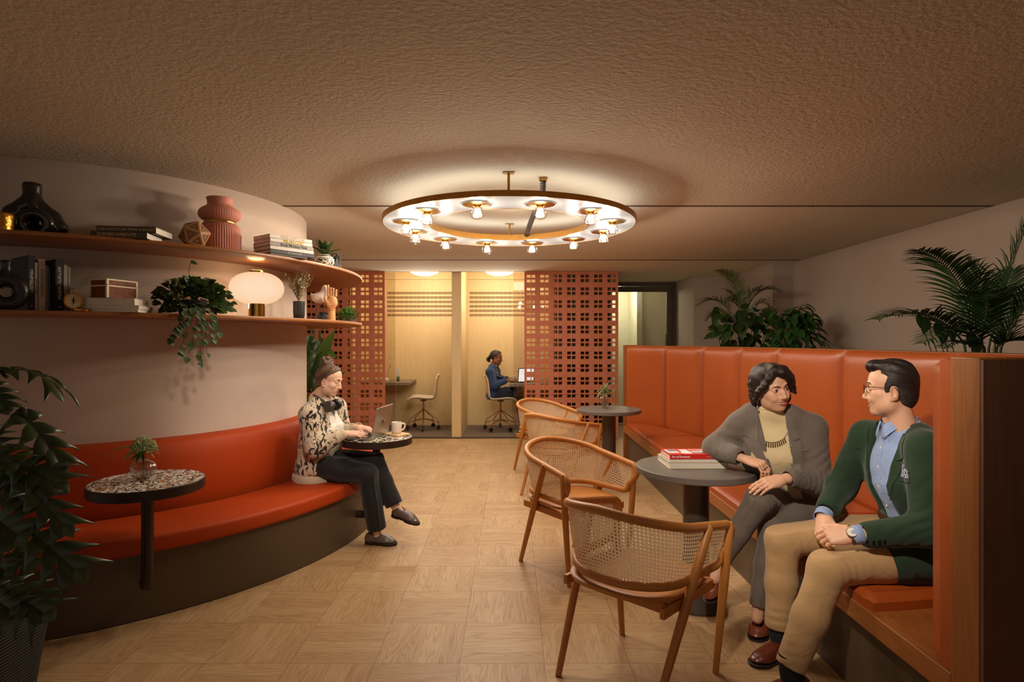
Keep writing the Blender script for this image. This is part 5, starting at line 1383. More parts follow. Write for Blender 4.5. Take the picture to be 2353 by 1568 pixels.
# --- flower head and leaves in the round bowl
c = BOWL + V(0, 0, .10); bl, bs, bb_ = MB(), MB(), MB()
for dx, dy, dz, r in ((.0, 0, .075, .036), (.032, -.006, .068, .030), (-.018, -.02, .052, .030), (.022, -.024, .045, .030), (.045, .0, .048, .024), (-.002, -.028, .066, .026), (-.03, .004, .056, .024)):
    cc_ = c + V(dx, dy, dz); bs.tube([c + V(0, 0, -.02), c + V(dx * .3, dy * .3, dz * .4), cc_], .0013, 5)
    for i in range(110):
        u, v_ = rd.uniform(-.35, 1), rd.uniform(0, 2 * PI); s_ = math.sqrt(max(0, 1 - u * u)); q = cc_ + V(math.cos(v_) * s_, math.sin(v_) * s_, u) * r
        bb_.ball(q, rd.uniform(.0026, .0040), 7, 5); 
bs.tube([BOWL + V(.004, 0, .012), BOWL + V(.0, 0, .06), c, c + V(0, 0, .02)], .0028, 6); bs.tube([BOWL + V(.022, 0, .012), BOWL + V(.006, 0, .07), c], .0018, 6)
for a, e, L, dr in ((PI * 1.02, .60, .215, 1.7), (PI * .93, .35, .14, 1.8), (PI * 1.1, .2, .11, 1.6), (PI * 1.25, -.1, .08, 1.2), (.1, .7, .09, 1.9), (PI * 1.5, -.1, .075, 1.4), (PI * 1.35, .1, .07, 1.6), (.3, .1, .06, 1.5)):
    leaf(bl, c + V(0, 0, .025), (math.cos(a) * math.cos(e), math.sin(a) * math.cos(e), math.sin(e)), L, .022, dr, shape='lance', n=9)
    leaf(bl, c + V(0, 0, .035), (math.cos(a + .25) * math.cos(e), math.sin(a + .25) * math.cos(e), math.sin(e)), L * .8, .013, dr, shape='lance', n=8)
bl.build('leaves', m_leaf('fresh_green_leaf', (84, 124, 54), (130, 166, 86), .4), FLOWER, angle=0, fixn=False); bs.build('stem', M_stem, FLOWER); bb_.build('flower_head', m_leaf('pale_green_buds', (140, 166, 104), (220, 230, 176), .6), FLOWER)
# --- grassy leaves in the far vase
c = AMPH + V(0, 0, .12); bl, bs = MB(), MB()
for i in range(46):
    a = rd.uniform(0, 2 * PI); e = rd.uniform(.25, 1.35); L = rd.uniform(.09, .17)
    leaf(bl, c + V(0, 0, rd.uniform(0, .05)), (math.cos(a) * math.cos(e), math.sin(a) * math.cos(e), math.sin(e)), L, .011, rd.uniform(1.2, 2.4), shape='lance', n=8)
for i in range(5): bs.tube([AMPH + V(rd.uniform(-.02, .02), 0, .02), c, c + V(rd.uniform(-.03, .03), rd.uniform(-.03, .03), .09)], .002, 5)
bl.build('leaves', m_leaf('grey_green_blade', (98, 124, 74), (168, 180, 128), .5), AMP, angle=0, fixn=False); bs.build('stems', M_stem, AMP)

# --- large leaves behind the round wall
c = V(-2.24, 6.8, 0); t = plant_thing('broadleaf_plant', tuple(c), 'tall broad-leaved plant standing on the floor behind the round wall')
b = MB(); b.lathe([(0, 0.002), (.17, 0.002), (.22, .42), (.20, .42), (0, .38)], tuple(c), 36); b.build('pot', M_potdark, t)
bs = MB(); tips = []
def bop(base_px, tip_px, W, Y=6.8, up=(.3, -1, .2), kind='paddle', sag=.05):
    a, e = at(*base_px, Y), at(*tip_px, Y - .12); b_ = MB()
    if kind == 'paddle':
        d = (e - a); leaf(b_, a, d, d.length, W, .12, up=up, n=10, fold=.14, shape='ovate')
    else: monstera(b_, a, e, W, up, sag, 6)
    bs.tube(catmull([V(c.x, c.y, .4), c.lerp(a, .5) + V(0, 0, a.z * .55), a], 5), .008, 6); b_.build('leaf', M_lf_mid if kind == 'paddle' else M_lf_dark, t, angle=0, fixn=False)
bop((726, 840), (768, 757), .13); bop((738, 785), (700, 900), .36, kind='m', up=(.25, -1, .5)); bop((712, 770), (690, 860), .3, kind='m'); bop((722, 960), (752, 915), .14); bop((712, 930), (700, 960), .16)
bop((745, 800), (775, 822), .07, up=(0, -1, .6)); bop((740, 850), (772, 838), .06, up=(0, -1, .6)); bop((760, 880), (794, 852), .06, up=(0, -1, .6)); bop((700, 905), (712, 985), .2, up=(.2, -1, .2)); bop((716, 850), (742, 880), .10)
bs.build('stems', M_stem, t)

# --- plants behind the right bench
def planter(name, loc, label, rad=.2, h=.45):
    t = plant_thing(name, tuple(loc), label); b = MB(); b.lathe([(0, 0.002), (rad * .8, 0.002), (rad, h), (rad * .92, h), (0, h - .03)], tuple(loc), 36); b.build('pot', M_potdark, t); return t
c = V(2.72, 7.0, 0); t = planter('potted_palm', c, 'feathery palm with glossy round leaves below it, behind the far end of the bench')
bl, bs = MB(), MB(); hub = at(1700, 760, 7.0)
for tip, ctl, n in (((1650, 622), (1712, 640), 30), ((1792, 672), (1730, 640), 26), ((1605, 702), (1660, 660), 26), ((1625, 735), (1665, 690), 22), ((1775, 718), (1745, 660), 22), ((1680, 690), (1700, 650), 22), ((1735, 742), (1735, 690), 18), ((1745, 668), (1716, 660), 22)):
    Yt = 7.0 + rd.uniform(-.3, .25); palm_frond(bl, bs, hub, at(*ctl, 7.0), at(*tip, Yt), n, .21, .013, 1.0, .75, .006, rd, .28)
bs.tube([V(c.x, c.y, .4), hub], .018, 8)
bl.build('palm_fronds', M_lf_palm2, t, angle=0, fixn=False)
bl = MB()
for i in range(120):
    q = at(rd.uniform(1645, 1775), rd.uniform(712, 815), 6.75 + rd.uniform(-.15, .25)); 
    d = V(q.x - hub.x + rd.uniform(-.2, .2), rd.uniform(-.6, .1), rd.uniform(-.7, .2))
    leaf(bl, q, d, rd.uniform(.11, .17), rd.uniform(.075, .11), .6, n=6, shape='heart', fold=.1, up=(rd.uniform(-.3, .3), -.6, .8))
    if i % 4 == 0: bs.tube(catmull([V(c.x, c.y, .4), V((c.x + q.x) / 2, c.y - .1, .9), q], 4), .004, 5)
bl.build('round_leaves', M_lf_dark, t, angle=0, fixn=False); bs.build('stems', M_stem, t)
c = V(3.0, 6.3, 0); t = planter('potted_shrub', c, 'drooping dark green leafy shrub behind the bench, right of the palm')
bl, bs = MB(), MB()
for i in range(150):
    a = rd.uniform(0, 2 * PI); e = rd.uniform(-.5, 1.5); rr = rd.uniform(.5, 1)
    q = V(c.x, c.y, 1.37) + V(math.cos(a) * math.cos(e) * .28, math.sin(a) * math.cos(e) * .25, math.sin(e) * .40) * rr
    leaf(bl, q, V(math.cos(a), math.sin(a) - .3, rd.uniform(-.9, .1)), rd.uniform(.12, .19), rd.uniform(.05, .08), .9, n=7, shape='ovate', fold=.15)
    if i % 4 == 0: bs.tube(catmull([V(c.x, c.y, .4), V(c.x, c.y, 1.0).lerp(q, .5), q], 4), .004, 5)
for x, y in ((1846, 700), (1860, 720), (1800, 715), (1838, 712)):
    q = at(x, y, 6.2); bs.tube(catmull([V(c.x, c.y, 1.2), V(c.x, c.y, 1.6).lerp(q, .6), q], 4), .004, 5)
    for k in range(6): leaf(bl, q + V(rd.uniform(-.06, .06), rd.uniform(-.05, .05), rd.uniform(-.1, .02)), V(rd.uniform(-1, 1), rd.uniform(-.6, .2), -.3), .15, .065, .9, n=6, shape='ovate')
bl.build('leaves', m_leaf('shrub_leaf', (30, 66, 28), (58, 104, 46), .36), t, angle=0, fixn=False); bs.build('stems', M_stem, t)
c = V(2.98, 3.75, 0); t = planter('kentia_palm', c, 'large kentia palm with arching fronds against the right wall behind the bench')
bl, bs = MB(), MB(); Yk = 3.75; h0 = V(c.x, c.y, .42)
def fr(path_px, n, LL, dY=(0, 0, 0), w=.016, dr=.9):
    P = [at(x, y, Yk + d) for (x, y), d in zip(path_px, dY)]; bs.tube([h0, h0.lerp(P[0], .6) + V(0, 0, .05), P[0]], .008, 6); palm_frond(bl, bs, P[0], P[1], P[2], n, LL, w, dr, .8, .007, rd, .10)
fr([(2272, 800), (2300, 660), (2368, 500)], 38, .27, (0, 0, -.1)); fr([(2234, 797), (2226, 610), (2110, 575)], 38, .26, (0, -.1, -.3), dr=1.2)
fr([(2216, 792), (2150, 690), (2012, 735)], 34, .23, (0, -.1, -.2)); fr([(2300, 800), (2330, 740), (2400, 640)], 30, .25, (-.1, -.2, -.2)); fr([(2262, 800), (2210, 720), (2120, 790)], 26, .20, (-.1, -.25, -.4))
fr([(2290, 800), (2310, 770), (2400, 790)], 26, .2, (-.2, -.3, -.35)); fr([(2256, 800), (2262, 640), (2225, 600)], 30, .22, (.1, .15, .2)); fr([(2285, 800), (2300, 700), (2330, 620)], 30, .22, (.15, .2, .25)); fr([(2245, 805), (2220, 770), (2165, 800)], 18, .14, (-.1, -.2, -.3)); fr([(2250, 798), (2290, 640), (2250, 690)], 28, .22, (-.1, -.3, -.45))
bl.build('palm_fronds', M_lf_palm, t, angle=0, fixn=False); bl = MB()
for x, y, s_ in ((2110, 722, .09), (2128, 730, .11), (2150, 740, .12), (2165, 755, .10), (2245, 775, .12), (2180, 750, .1), (2230, 760, .11)):
    leaf(bl, at(x, y, 3.6), V(rd.uniform(-.4, .3), -.2, -1), s_, s_ * .6, .3, n=6, shape='ovate', up=(0, -1, .2))
    bs.tube([h0, at(x, y, 3.6)], .003, 5)
bl.build('round_leaves', M_lf_dark, t, angle=0, fixn=False); bs.build('stems', M_stem, t)

# --- monstera in a woven basket, front left
c = V(-1.955, 2.10, 0)
t = plant_thing('monstera_plant', tuple(c), 'big split-leaf monstera in a black woven basket at the left edge')
def m_basket():
    t_ = NT('black_woven_rope'); sp = t_.n('SeparateXYZ', _0=t_.coord()); s_ = t_.m_('SINE', t_.m_('MULTIPLY', sp.outputs[2], 520)); n = t_.noise(t_.coord(), 120, 2)
    s2 = t_.m_('SINE', t_.m_('MULTIPLY', t_.m_('ADD', sp.outputs[0], sp.outputs[1]), 90)); h = t_.m_('ADD', s_, t_.m_('MULTIPLY', s2, .35))
    return t_.bsdf(t_.mix(t_.m_('MULTIPLY', t_.m_('ADD', h, n), .5), srgb(7, 7, 8), srgb(26, 25, 25)), .75, 0, t_.bump(h, .6, .004))
rows = []
for z_, h in ((.003, .155), (.2, .175), (.395, .198), (.405, .200), (.408, .195), (.405, .188), (.33, .18)):
    rows.append([V(c.x + x, c.y + y, z_) for x, y in rounded(2 * h, 2 * h, .06, 5)])
b = MB(); b.grid(rows, closed_v=True); b.f.append(tuple(range(24))[::-1]); b.mi.append(0); b.build('basket', m_basket(), t)
b = MB(); b.prism([(c.x + x, c.y + y) for x, y in rounded(.36, .36, .05, 5)], .34, .355); b.build('soil', M_soil, t)
bs = MB(); hubm = V(c.x, c.y, .36)
mon = [((-18, 862), (158, 890), .16, (.0, .25, 1), 2.15, .16), ((42, 945), (156, 1084), .16, (.55, -.5, .65), 2.10, .05), ((-25, 880), (20, 948), .14, (.4, -.5, .7), 2.15, .05), ((20, 1058), (150, 1122), .19, (.1, -.65, .75), 2.05, .10), ((48, 1096), (166, 1228), .15, (.35, -.7, .6), 2.0, .06), ((-30, 1172), (56, 1240), .24, (.1, -.8, .6), 1.95, .06), ((52, 1205), (196, 1330), .20, (.25, -.7, .65), 2.0, .08), ((-20, 1040), (46, 1130), .16, (.3, -.9, .3), 2.12, .05), ((36, 1236), (74, 1316), .16, (.2, -.9, -.2), 2.12, .04), ((8, 1350), (118, 1420), .19, (.1, -.7, .7), 1.98, .08), ((-30, 1362), (34, 1408), .15, (.1, -.8, .6), 1.95, .05), ((0, 1110), (76, 1170), .2, (.2, -.9, .4), 2.2, .05), ((-40, 1045), (30, 1072), .18, (.0, -.6, .8), 2.0, .1), ((-30, 1270), (20, 1320), .16, (.1, -.8, .5), 2.05, .05), ((-40, 990), (10, 1050), .15, (.2, -.8, .5), 2.12, .05)]
for (a, e, W, up, Y, sag) in mon:
    A, E = at(*a, Y), at(*e, Y - .05); b = MB(); monstera(b, A, E, W, up, sag, 5); b.build('leaf', M_lf_mon, t, angle=0, fixn=False)
    m = hubm.lerp(A, .55) + V(-.05, 0, .12); bs.tube(catmull([hubm, m, A, A.lerp(E, .2)], 6), .0065, 7)
bs.build('stems', M_stem_dark, t)
# ================================================================== FIGURE TOOLKIT
def sdf_custom(s, fn, lo, hi, k, op):
    sl, g = s.sub_(np.array(lo, float), np.array(hi, float), k + 2 * s.res)
    if sl is not None: s.comb(sl, fn(*g), k, op)
    return s
def sdf_convex(s, planes, lo, hi, k=.003, op='s'):
    def fn(x, y, z):
        d = None
        for p, n in planes:
            n = Vector(n).normalized(); e = (x - p[0]) * n[0] + (y - p[1]) * n[1] + (z - p[2]) * n[2]
            d = e if d is None else np.maximum(d, e)
        return d
    return sdf_custom(s, fn, lo, hi, k, op)
def sdf_sample(s, P):
    q = (P - s.lo) / s.res; q = np.clip(q, 0, s.n - 1.001); i = q.astype(int); f = q - i; out = 0
    for dx in (0, 1):
        for dy in (0, 1):
            for dz in (0, 1):
                w_ = (f[:, 0] if dx else 1 - f[:, 0]) * (f[:, 1] if dy else 1 - f[:, 1]) * (f[:, 2] if dz else 1 - f[:, 2])
                out = out + w_ * np.minimum(s.D[i[:, 0] + dx, i[:, 1] + dy, i[:, 2] + dz], .03)
    return out
def drape(s, P, d, off=.004, back=.25, dist=.95):
    """slide points along d until they lie on the surface (plus off)"""
    P = np.array([tuple(p) for p in P], float); d = np.array(tuple(Vector(d).normalized())); st = P - d * back; t = np.zeros(len(P)); done = np.zeros(len(P), bool)
    h = s.res * .5
    for i in range(int(dist / h)):
        v = sdf_sample(s, st + d * t[:, None]) - off; done |= v < 0; t = np.where(done, t, t + h)
        if done.all(): break
    t = np.where(done, t, back); return [Vector(p) for p in (st + d * t[:, None])], done
def patch(s, quads, d, name, mat, parent, off=.004, th=.004, nu=8, nv=8, back=.25, smooth=True):
    """flat cloth pieces (lists of 4 corner points) laid onto a garment"""
    b = MB()
    for q in quads:
        q = [Vector(p) for p in q]
        G = [[(q[0].lerp(q[1], u / nu)).lerp(q[3].lerp(q[2], u / nu), v / nv) for v in range(nv + 1)] for u in range(nu + 1)]
        pts, ok = drape(s, [p for r in G for p in r], d, off, back)
        o = Vector(d).normalized() * -th
        top = [[pts[u * (nv + 1) + v] + o for v in range(nv + 1)] for u in range(nu + 1)]; bot = [[pts[u * (nv + 1) + v] for v in range(nv + 1)] for u in range(nu + 1)]
        b.grid(top); b.grid(bot, flip=True); b.grid([top[0], bot[0]], flip=True); b.grid([top[-1], bot[-1]]); b.grid([[r[0] for r in top], [r[0] for r in bot]]); b.grid([[r[-1] for r in top], [r[-1] for r in bot]], flip=True)
    return b.build(name, mat, parent, angle=50)
def join_pieces(name, pieces, mats, parent=None):
    """several (verts, quads, material ids) as one mesh"""
    vs, fs, ms, o = [], [], [], 0
    for v, f, m in pieces:
        vs.append(v); fs.append(f + o); ms.append(m); o += len(v)
    me = np_mesh(name, np.concatenate(vs), np.concatenate(fs), mats, 0, lambda a, b_: np.concatenate(ms)); return link(name, me, parent)
def tf(v, M):
    A = np.array(M); return v @ A[:3, :3].T + A[:3, 3]
def facemat(fwd, up=(0, 0, 1), origin=(0, 0, 0), scale=1.0, sx=1.0):
    """frame with x = fwd, y = left, z = up"""
    x = Vector(fwd).normalized(); z = Vector(up); z = (z - x * z.dot(x)).normalized(); y = z.cross(x)
    M = Matrix((x, y, z)).transposed().to_4x4(); M = M @ Matrix.Diagonal((scale * sx, scale, scale, 1)); M.translation = Vector(origin); return M

def m_skin(name, c1, c2):
    t = NT(name); co = t.coord(); n = t.noise(co, 40, 3); n2 = t.noise(co, 900, 2)
    return t.bsdf(t.mix(n, srgb(*c1), srgb(*c2)), .48, 0, t.bump(n2, .08, .0006), Subsurface__Weight=.12, Subsurface__Radius=(1, .35, .2), Subsurface__Scale=.006, Specular__IOR__Level=.4)
def m_hair(name, c1, c2, c3=None, rough=.47):
    t = NT(name); at_ = t.n('Attribute', {'attribute_name': 'flow'}).outputs['Vector']
    mp = t.n('Mapping', _0=at_); mp.inputs['Scale'].default_value = (1, 1, 1)
    n = t.noise(mp.outputs[0], 1.0, 3, .6); sp = t.n('SeparateXYZ', _0=at_)
    st = [(.32, srgb(*c1)), (.55, srgb(*c2))] + ([(.72, srgb(*c3))] if c3 else [])
    return t.bsdf(t.ramp(n, st), rough, 0, t.bump(n, .8, .004), Specular__IOR__Level=.5, Anisotropic=.4)
def set_flow(o, fn):
    me = o.data; n = len(me.vertices); co = np.empty(n * 3); me.vertices.foreach_get('co', co); v = co.reshape(-1, 3)
    a = me.attributes.new('flow', 'FLOAT_VECTOR', 'POINT'); a.data.foreach_set('vector', fn(v).astype(np.float32).ravel())
M_eye = mplain('eye_white', srgb(226, 214, 204), .15); M_iris = mplain('dark_iris', srgb(46, 30, 20), .1); M_teeth = mplain('teeth', srgb(232, 220, 200), .25)
M_lash = mplain('dark_lash', srgb(28, 18, 14), .6)

def seg_dist(P, pts):
    d = np.full(len(P), 9.0)
    for a, b in zip(pts[:-1], pts[1:]):
        a, b = np.array(a), np.array(b); ba = b - a; t = np.clip(((P - a) @ ba) / (ba @ ba), 0, 1); d = np.minimum(d, np.linalg.norm(P - a - t[:, None] * ba, axis=1))
    return d
MOUTH = []
def head_piece(fem=True, lip_r=1.0, smile=0.0, eye=.0037, jaw=1.0, neck=((-.018, 0, -.075), (-.045, 0, -.19)), nr=(.05, .054), res=.0019, lips_mi=1, nose=1.0):
    """head and neck in face coordinates (x forward, z up, eye line at z=0); returns (v,f,mat)"""
    S = SDF((-.13, -.10, -.21), (.135, .10, .135), res)
    S.ell((-.014, 0, .032), (.096, .075, .082), None, .02); S.ell((.034, 0, .030), (.052, .060, .056), None, .03); S.ell((.036, 0, -.036), (.050, .058, .064), None, .025)
    jw = (.0405 if fem else .0455) * jaw
    for sg in (1, -1):
        S.chain([(-.004, sg * (jw + .006), -.030), (.008, sg * jw, -.072), (.050, sg * .020 * jaw, -.098)], [.020, .017, .017], .03); S.ell((.030, sg * .040, -.060), (.030, .018, .030), None, .03)
        S.ell((.054, sg * .042, -.030 + .004 * smile), (.024, .021, .019), None, .022)
        if smile: S.ell((.066, sg * .036, -.046), (.016 + .004 * smile, .015, .014), None, .016)
        S.chain([(.067, sg * .045, .012), (.083, sg * .024, .018), (.087, sg * .010, .013)], [.008, .0085 if fem else .0105, .007], .014)
    S.ell((.066, 0, -.101), (.018, .019 * (1 if fem else 1.2), .015), None, .02)
    for sg in (1, -1): S.ell((.094, sg * .0315, -.001), (.016, .0185, .0125), None, .012, 's')
    # nose
    S.chain([(.078, 0, .004), (.086, 0, -.018), (.091, 0, -.038)], [.010, .0125, .0135], .010)
    S.chain([(.084, 0, .006), (.096, 0, -.016), (.1060 * (1 + .03 * (nose - 1)), 0, -.037)], [.0062, .0070, .0082], .012); S.ell((.1045 + .006 * (nose - 1), 0, -.040), (.0100, .0088, .0088), None, .009)
    for sg in (1, -1): S.ell((.0940, sg * .0108, -.0430), (.0098, .0058, .0066), None, .008)
    for sg in (1, -1): S.ell((.0985, sg * .0065, -.0520), (.0042, .0026, .0026), None, .002, 's')
    # mouth
    S.ell((.0735, 0, -.066), (.0160, .030, .026), None, .018)
    cw, cx, cz, zc, xc = .0245 + .0075 * smile, .0780 - .0095 * smile, -.0672 + .0045 * smile, -.0680 - .0030 * smile, .0890
    ts = [-1 + i / 5 for i in range(11)]; gap = .0078 * smile
    P_ = [(.13, t * cw, zc + (cz - zc) * t * t) for t in ts]; P_, _ = drape(S, P_, (-1, 0, 0), 0.0, 0.0, .12)
    mid = [(p.x - .0012, p.y, p.z) for p in P_]; op_ = [gap * .5 * (1 - t * t) for t in ts]; MOUTH[:] = mid
    bow = [.0010 * math.cos(t * 9) * (abs(t) < .45) for t in ts]
    up = [(m[0] + .0012, m[1], m[2] + o + .0030 * (1 - .55 * t * t) - b_) for m, o, t, b_ in zip(mid, op_, ts, bow)]; lo = [(m[0] + .0004, m[1], m[2] - o - .0040 * (1 - .7 * t * t)) for m, o, t in zip(mid, op_, ts)]
    S.chain(up, [(.0034 * (1 - .45 * t * t)) * lip_r for t in ts], .004); S.chain(lo, [(.0046 * (1 - .6 * t * t)) * lip_r for t in ts], .005)
    for sh in ((-.3, 0, .3) if smile else (0,)):
        for dx in ((.0036, .0004, -.003) if smile else (.0036,)):
            S.chain([(m[0] + dx, m[1] * .97, m[2] + o * 1.6 * sh) for m, o in zip(mid, op_)], [(.0012 + .0008 * smile + .0022 * smile * (1 - t * t)) for t in ts], .0012, 's')
    S.cone((.098, 0, -.050), (.0985, 0, -.057), .0025, .0028, .006, 's')
    # eyelids and the opening between them
    for sg in (1, -1):
        S.ell((.0765, sg * .0315, -.001), (.0138, .0148, .0130), None, .005)
        S.ell((.0895, sg * .0322, -.0015), (.0105, .0132, eye), Euler((sg * .10, 0, 0)).to_matrix(), .0018, 's')
        # ears
        R = Euler((0, .18, sg * .38)).to_matrix()
        S.ell((-.010, sg * .078, -.020), (.0185, .0065, .0310), R, .006); S.ell((-.006, sg * .084, -.016), (.0100, .0058, .0185), R, .005, 's'); S.ell((-.002, sg * .077, -.044), (.0095, .0058, .010), None, .006)
    S.cone(neck[0], neck[1], nr[0], nr[1], .03)
    if not fem: S.ell((.022, 0, -.135), (.014, .012, .018), None, .02)
    v, f = S.verts_faces(); v = relax(v, f, 1)
    c = v[f].mean(1); ua = np.array(up); la = np.array(lo); thk = np.sqrt(np.maximum(0, 1 - (c[:, 1] / cw) ** 2)); yy = c[:, 1]
    lip = (np.abs(yy) < cw) & (c[:, 2] < np.interp(yy, ua[:, 1], ua[:, 2]) + .0030 * thk * lip_r) & (c[:, 2] > np.interp(yy, la[:, 1], la[:, 2]) - .0040 * thk * lip_r) & (c[:, 0] > cx - .003)
    mi = np.where(lip, lips_mi, 0)
    return v, f, mi
def eyes(parent, M, gaze=(0, 0), brow_mat=None, fem=True, brow_z=0.0):
    for sg in (1, -1):
        b = MB(); c = V(.0775, sg * .0315, -.001); b.ball((0, 0, 0), .0122, 16, 12); b.xform(M @ Matrix.Translation(c)); e = b.build('eyeball', M_eye, parent)
        g = V(1, gaze[0] , gaze[1]).normalized(); b = MB(); R = V(0, 0, 1).rotation_difference(g).to_matrix().to_4x4()
        b.lathe([(0, .0003), (.0058, -.0012), (.0060, -.002)], (0, 0, .0124), 16); b.xform(M @ Matrix.Translation(c) @ R); b.build('iris', M_iris, e)
        b = MB(); b.tube([M @ p for p in catmull([V(.0790, sg * .0205, -.001), V(.0892, sg * .027, .0040), V(.0890, sg * .035, .0038), V(.0845, sg * .0425, .0014)], 4)], .0009, 5); b.build('eyelash', M_lash, parent)
        if brow_mat:
            z = .019 + brow_z; pts = catmull([V(.0962, sg * .012, z - .003), V(.0956, sg * .026, z + .003), V(.0872, sg * .040, z + .003), V(.0770, sg * .0485, z - .003)], 4); n_ = len(pts)
            b = MB(); b.tube([M @ p for p in pts], [(.0016 if fem else .0025) * (1 - .6 * abs(2 * i / (n_ - 1) - .7)) for i in range(n_)], 6, flat=1.5, up=M.to_3x3() @ V(0, 0, 1)); b.build('eyebrow', brow_mat, parent)
def teeth(parent, M, smile):
    b = MB(); rows = []; m = np.array(MOUTH); ys = [m[0][1] * .90 + (m[-1][1] - m[0][1]) * .90 * i / 48 for i in range(49)]; od = np.argsort(m[:, 1]); m = m[od]
    for dz in (.007, .002, -.0042):
        rows.append([M @ V(float(np.interp(y, m[:, 1], m[:, 0])) - .0008 - (.0006 if abs(math.sin(y * 420)) < .25 else 0), y, float(np.interp(y, m[:, 1], m[:, 2])) + dz * (1 - .5 * (y / .032) ** 2)) for y in ys])
    b.grid(rows); b.build('teeth', M_teeth, parent, angle=0)

def hand_piece(M, left, curls, thumb=((.018, .026, -.010), (.046, .046, -.020), (.072, .052, -.026), (.092, .050, -.030)), spread=0.0, s=1.0, res=.0021, fore=.03, wr=.0255, bend=0.0):
    """x towards the fingers, z = back of the hand, thumb on +y (right hand seen from above: +y is its left)"""
    S = SDF((-fore - .03, -.075, -.13), (.205, .085, .06), res)
    ys = [.0285, .0095, -.0095, -.0265]; kx = [.086, .090, .085, .077]
    LN = [(.043, .026, .021), (.047, .030, .022), (.043, .028, .021), (.034, .021, .018)]; rad = [.0090, .0092, .0086, .0076]
    S.cone((-fore, 0, 0), (.004, 0, 0), wr * 1.12, wr, .01, flat=1.25, side=(0, 0, 1)); S.ell((.045, .001, -.003), (.052, .037, .0155), None, .012)
    for y, k, rr in zip(ys, kx, rad): S.cone((.008, y * .55, 0), (k, y, .002), .0155, rr * 1.22, .010)
    for i in range(4):
        a, b_, c_ = curls[i]; p = np.array((kx[i], ys[i], .002)); an = 0; r = rad[i]; yaw = spread * (1.5 - i) * .12
        for L, da in zip(LN[i], (a, b_, c_)):
            an += da; d = np.array((math.cos(an) * math.cos(yaw), math.cos(an) * math.sin(yaw), -math.sin(an))); q = p + d * L
            S.cone(p, q, r, r * .93, .0028); S.ell(p, (r * 1.06,) * 3, None, .003); p = q; r *= .93
    S.chain([(.012, .018, -.006), thumb[0], thumb[1]], [.016, .0165, .0115], .012); S.chain(thumb[1:], [.0112, .0104, .0085], .003)
    S.ell((.034, .024, -.012), (.024, .015, .013), None, .012)
    v, f = S.verts_faces(); v = relax(v, f, 1) * s
    if not left: pass
    else: v = v * np.array((1, -1, 1)); f = f[:, ::-1]
    return tf(v, M), f, np.zeros(len(f), int)
def hand_frame(wrist, to, back):
    """x from wrist towards 'to', z near 'back'"""
    x = (Vector(to) - Vector(wrist)).normalized(); z = Vector(back); z = (z - x * z.dot(x)).normalized(); y = z.cross(x)
    M = Matrix((x, y, z)).transposed().to_4x4(); M.translation = Vector(wrist); return M
def cloth(name, c, rough=.85, weave=700, wst=.15, fold=.35, fs=9, var=.10, sheen=.2):
    t = NT(name); co = t.coord(); n = t.noise(co, fs, 3, .5, .8); w_ = t.noise(co, weave, 2); v = t.noise(co, 3, 3)
    col = t.mix(v, tuple(x * (1 - var) for x in srgb(*c)[:3]) + (1,), tuple(min(1, x * (1 + var)) for x in srgb(*c)[:3]) + (1,))
    nr = t.bump(n, fold, .02); nr = t.bump(w_, wst, .001, nr)
    return t.bsdf(col, rough, 0, nr, Sheen__Weight=sheen, Specular__IOR__Level=.25)
def limb(S, pts, rs, k=.03, **kw): return S.chain([tuple(p) for p in pts], rs, k, **kw)
def cuff(S, end, d, r, depth=.016, k=.003, wall=.0115):
    """square off and hollow the end of a sleeve or trouser leg; d points out of the opening"""
    d = Vector(d).normalized(); end = Vector(end)
    S.cone(tuple(end + d * (r * .2 + .0)), tuple(end + d * (r + .06)), r * 1.0, r * 1.6, k, 's') if False else None
    M = facemat(d); c = end + d * (r + .03)
    S.rbox(tuple(c), (r + .03, r * 1.18 + .004, r * 1.18 + .004), M.to_3x3(), .001, k, 's')
    S.cone(tuple(end - d * depth), tuple(end + d * .02), r - wall, r - wall, .003, 's')
def wr_disp(a=.0022, f=38.0, ph=0.0, dirv=(1, .3, .6)):
    d = Vector(dirv).normalized()
    def fn(x, y, z):
        s_ = x * d.x + y * d.y + z * d.z
        return a * np.sin(f * s_ + 2.2 * np.sin(9 * (x * .7 - y * .4 + z) + ph) + ph) * (0.5 + .5 * np.sin(7 * y + 5 * x + ph)) + a * .6 * np.sin(f * .6 * (z - x * .6) + 3 * np.sin(8 * y + ph))
    return fn
def folds(S, c, axis, step, n, L, r=.006, k=.014):
    """a run of soft creases around c: ridges along axis, repeating along step"""
    c, a, st = Vector(c), Vector(axis).normalized(), Vector(step); lam = st.length; u = (st - a * st.dot(a)); u = u.normalized() if u.length > 1e-6 else a.orthogonal().normalized()
    w_ = a.cross(u); R1, R2, R3 = L * .55, lam * n * .55, .07
    sl, g = S.sub_(np.array(c) - 2 * max(R1, R2, R3), np.array(c) + 2 * max(R1, R2, R3), 0)
    if sl is None: return
    x, y, z = g[0] - c[0], g[1] - c[1], g[2] - c[2]
    pa, pu, pw = x * a[0] + y * a[1] + z * a[2], x * u[0] + y * u[1] + z * u[2], x * w_[0] + y * w_[1] + z * w_[2]
    e = np.exp(-(pa / R1) ** 2 - (pu / R2) ** 2 - (pw / R3) ** 2); ph = 2 * PI * (pu + .25 * pa + .004 * np.sin(40 * pa)) / lam
    S.D[sl] = (S.D[sl] + e * r * .62 * (np.abs(np.sin(ph * .5)) * 1.6 - 1.0) * -1).astype(np.float32)
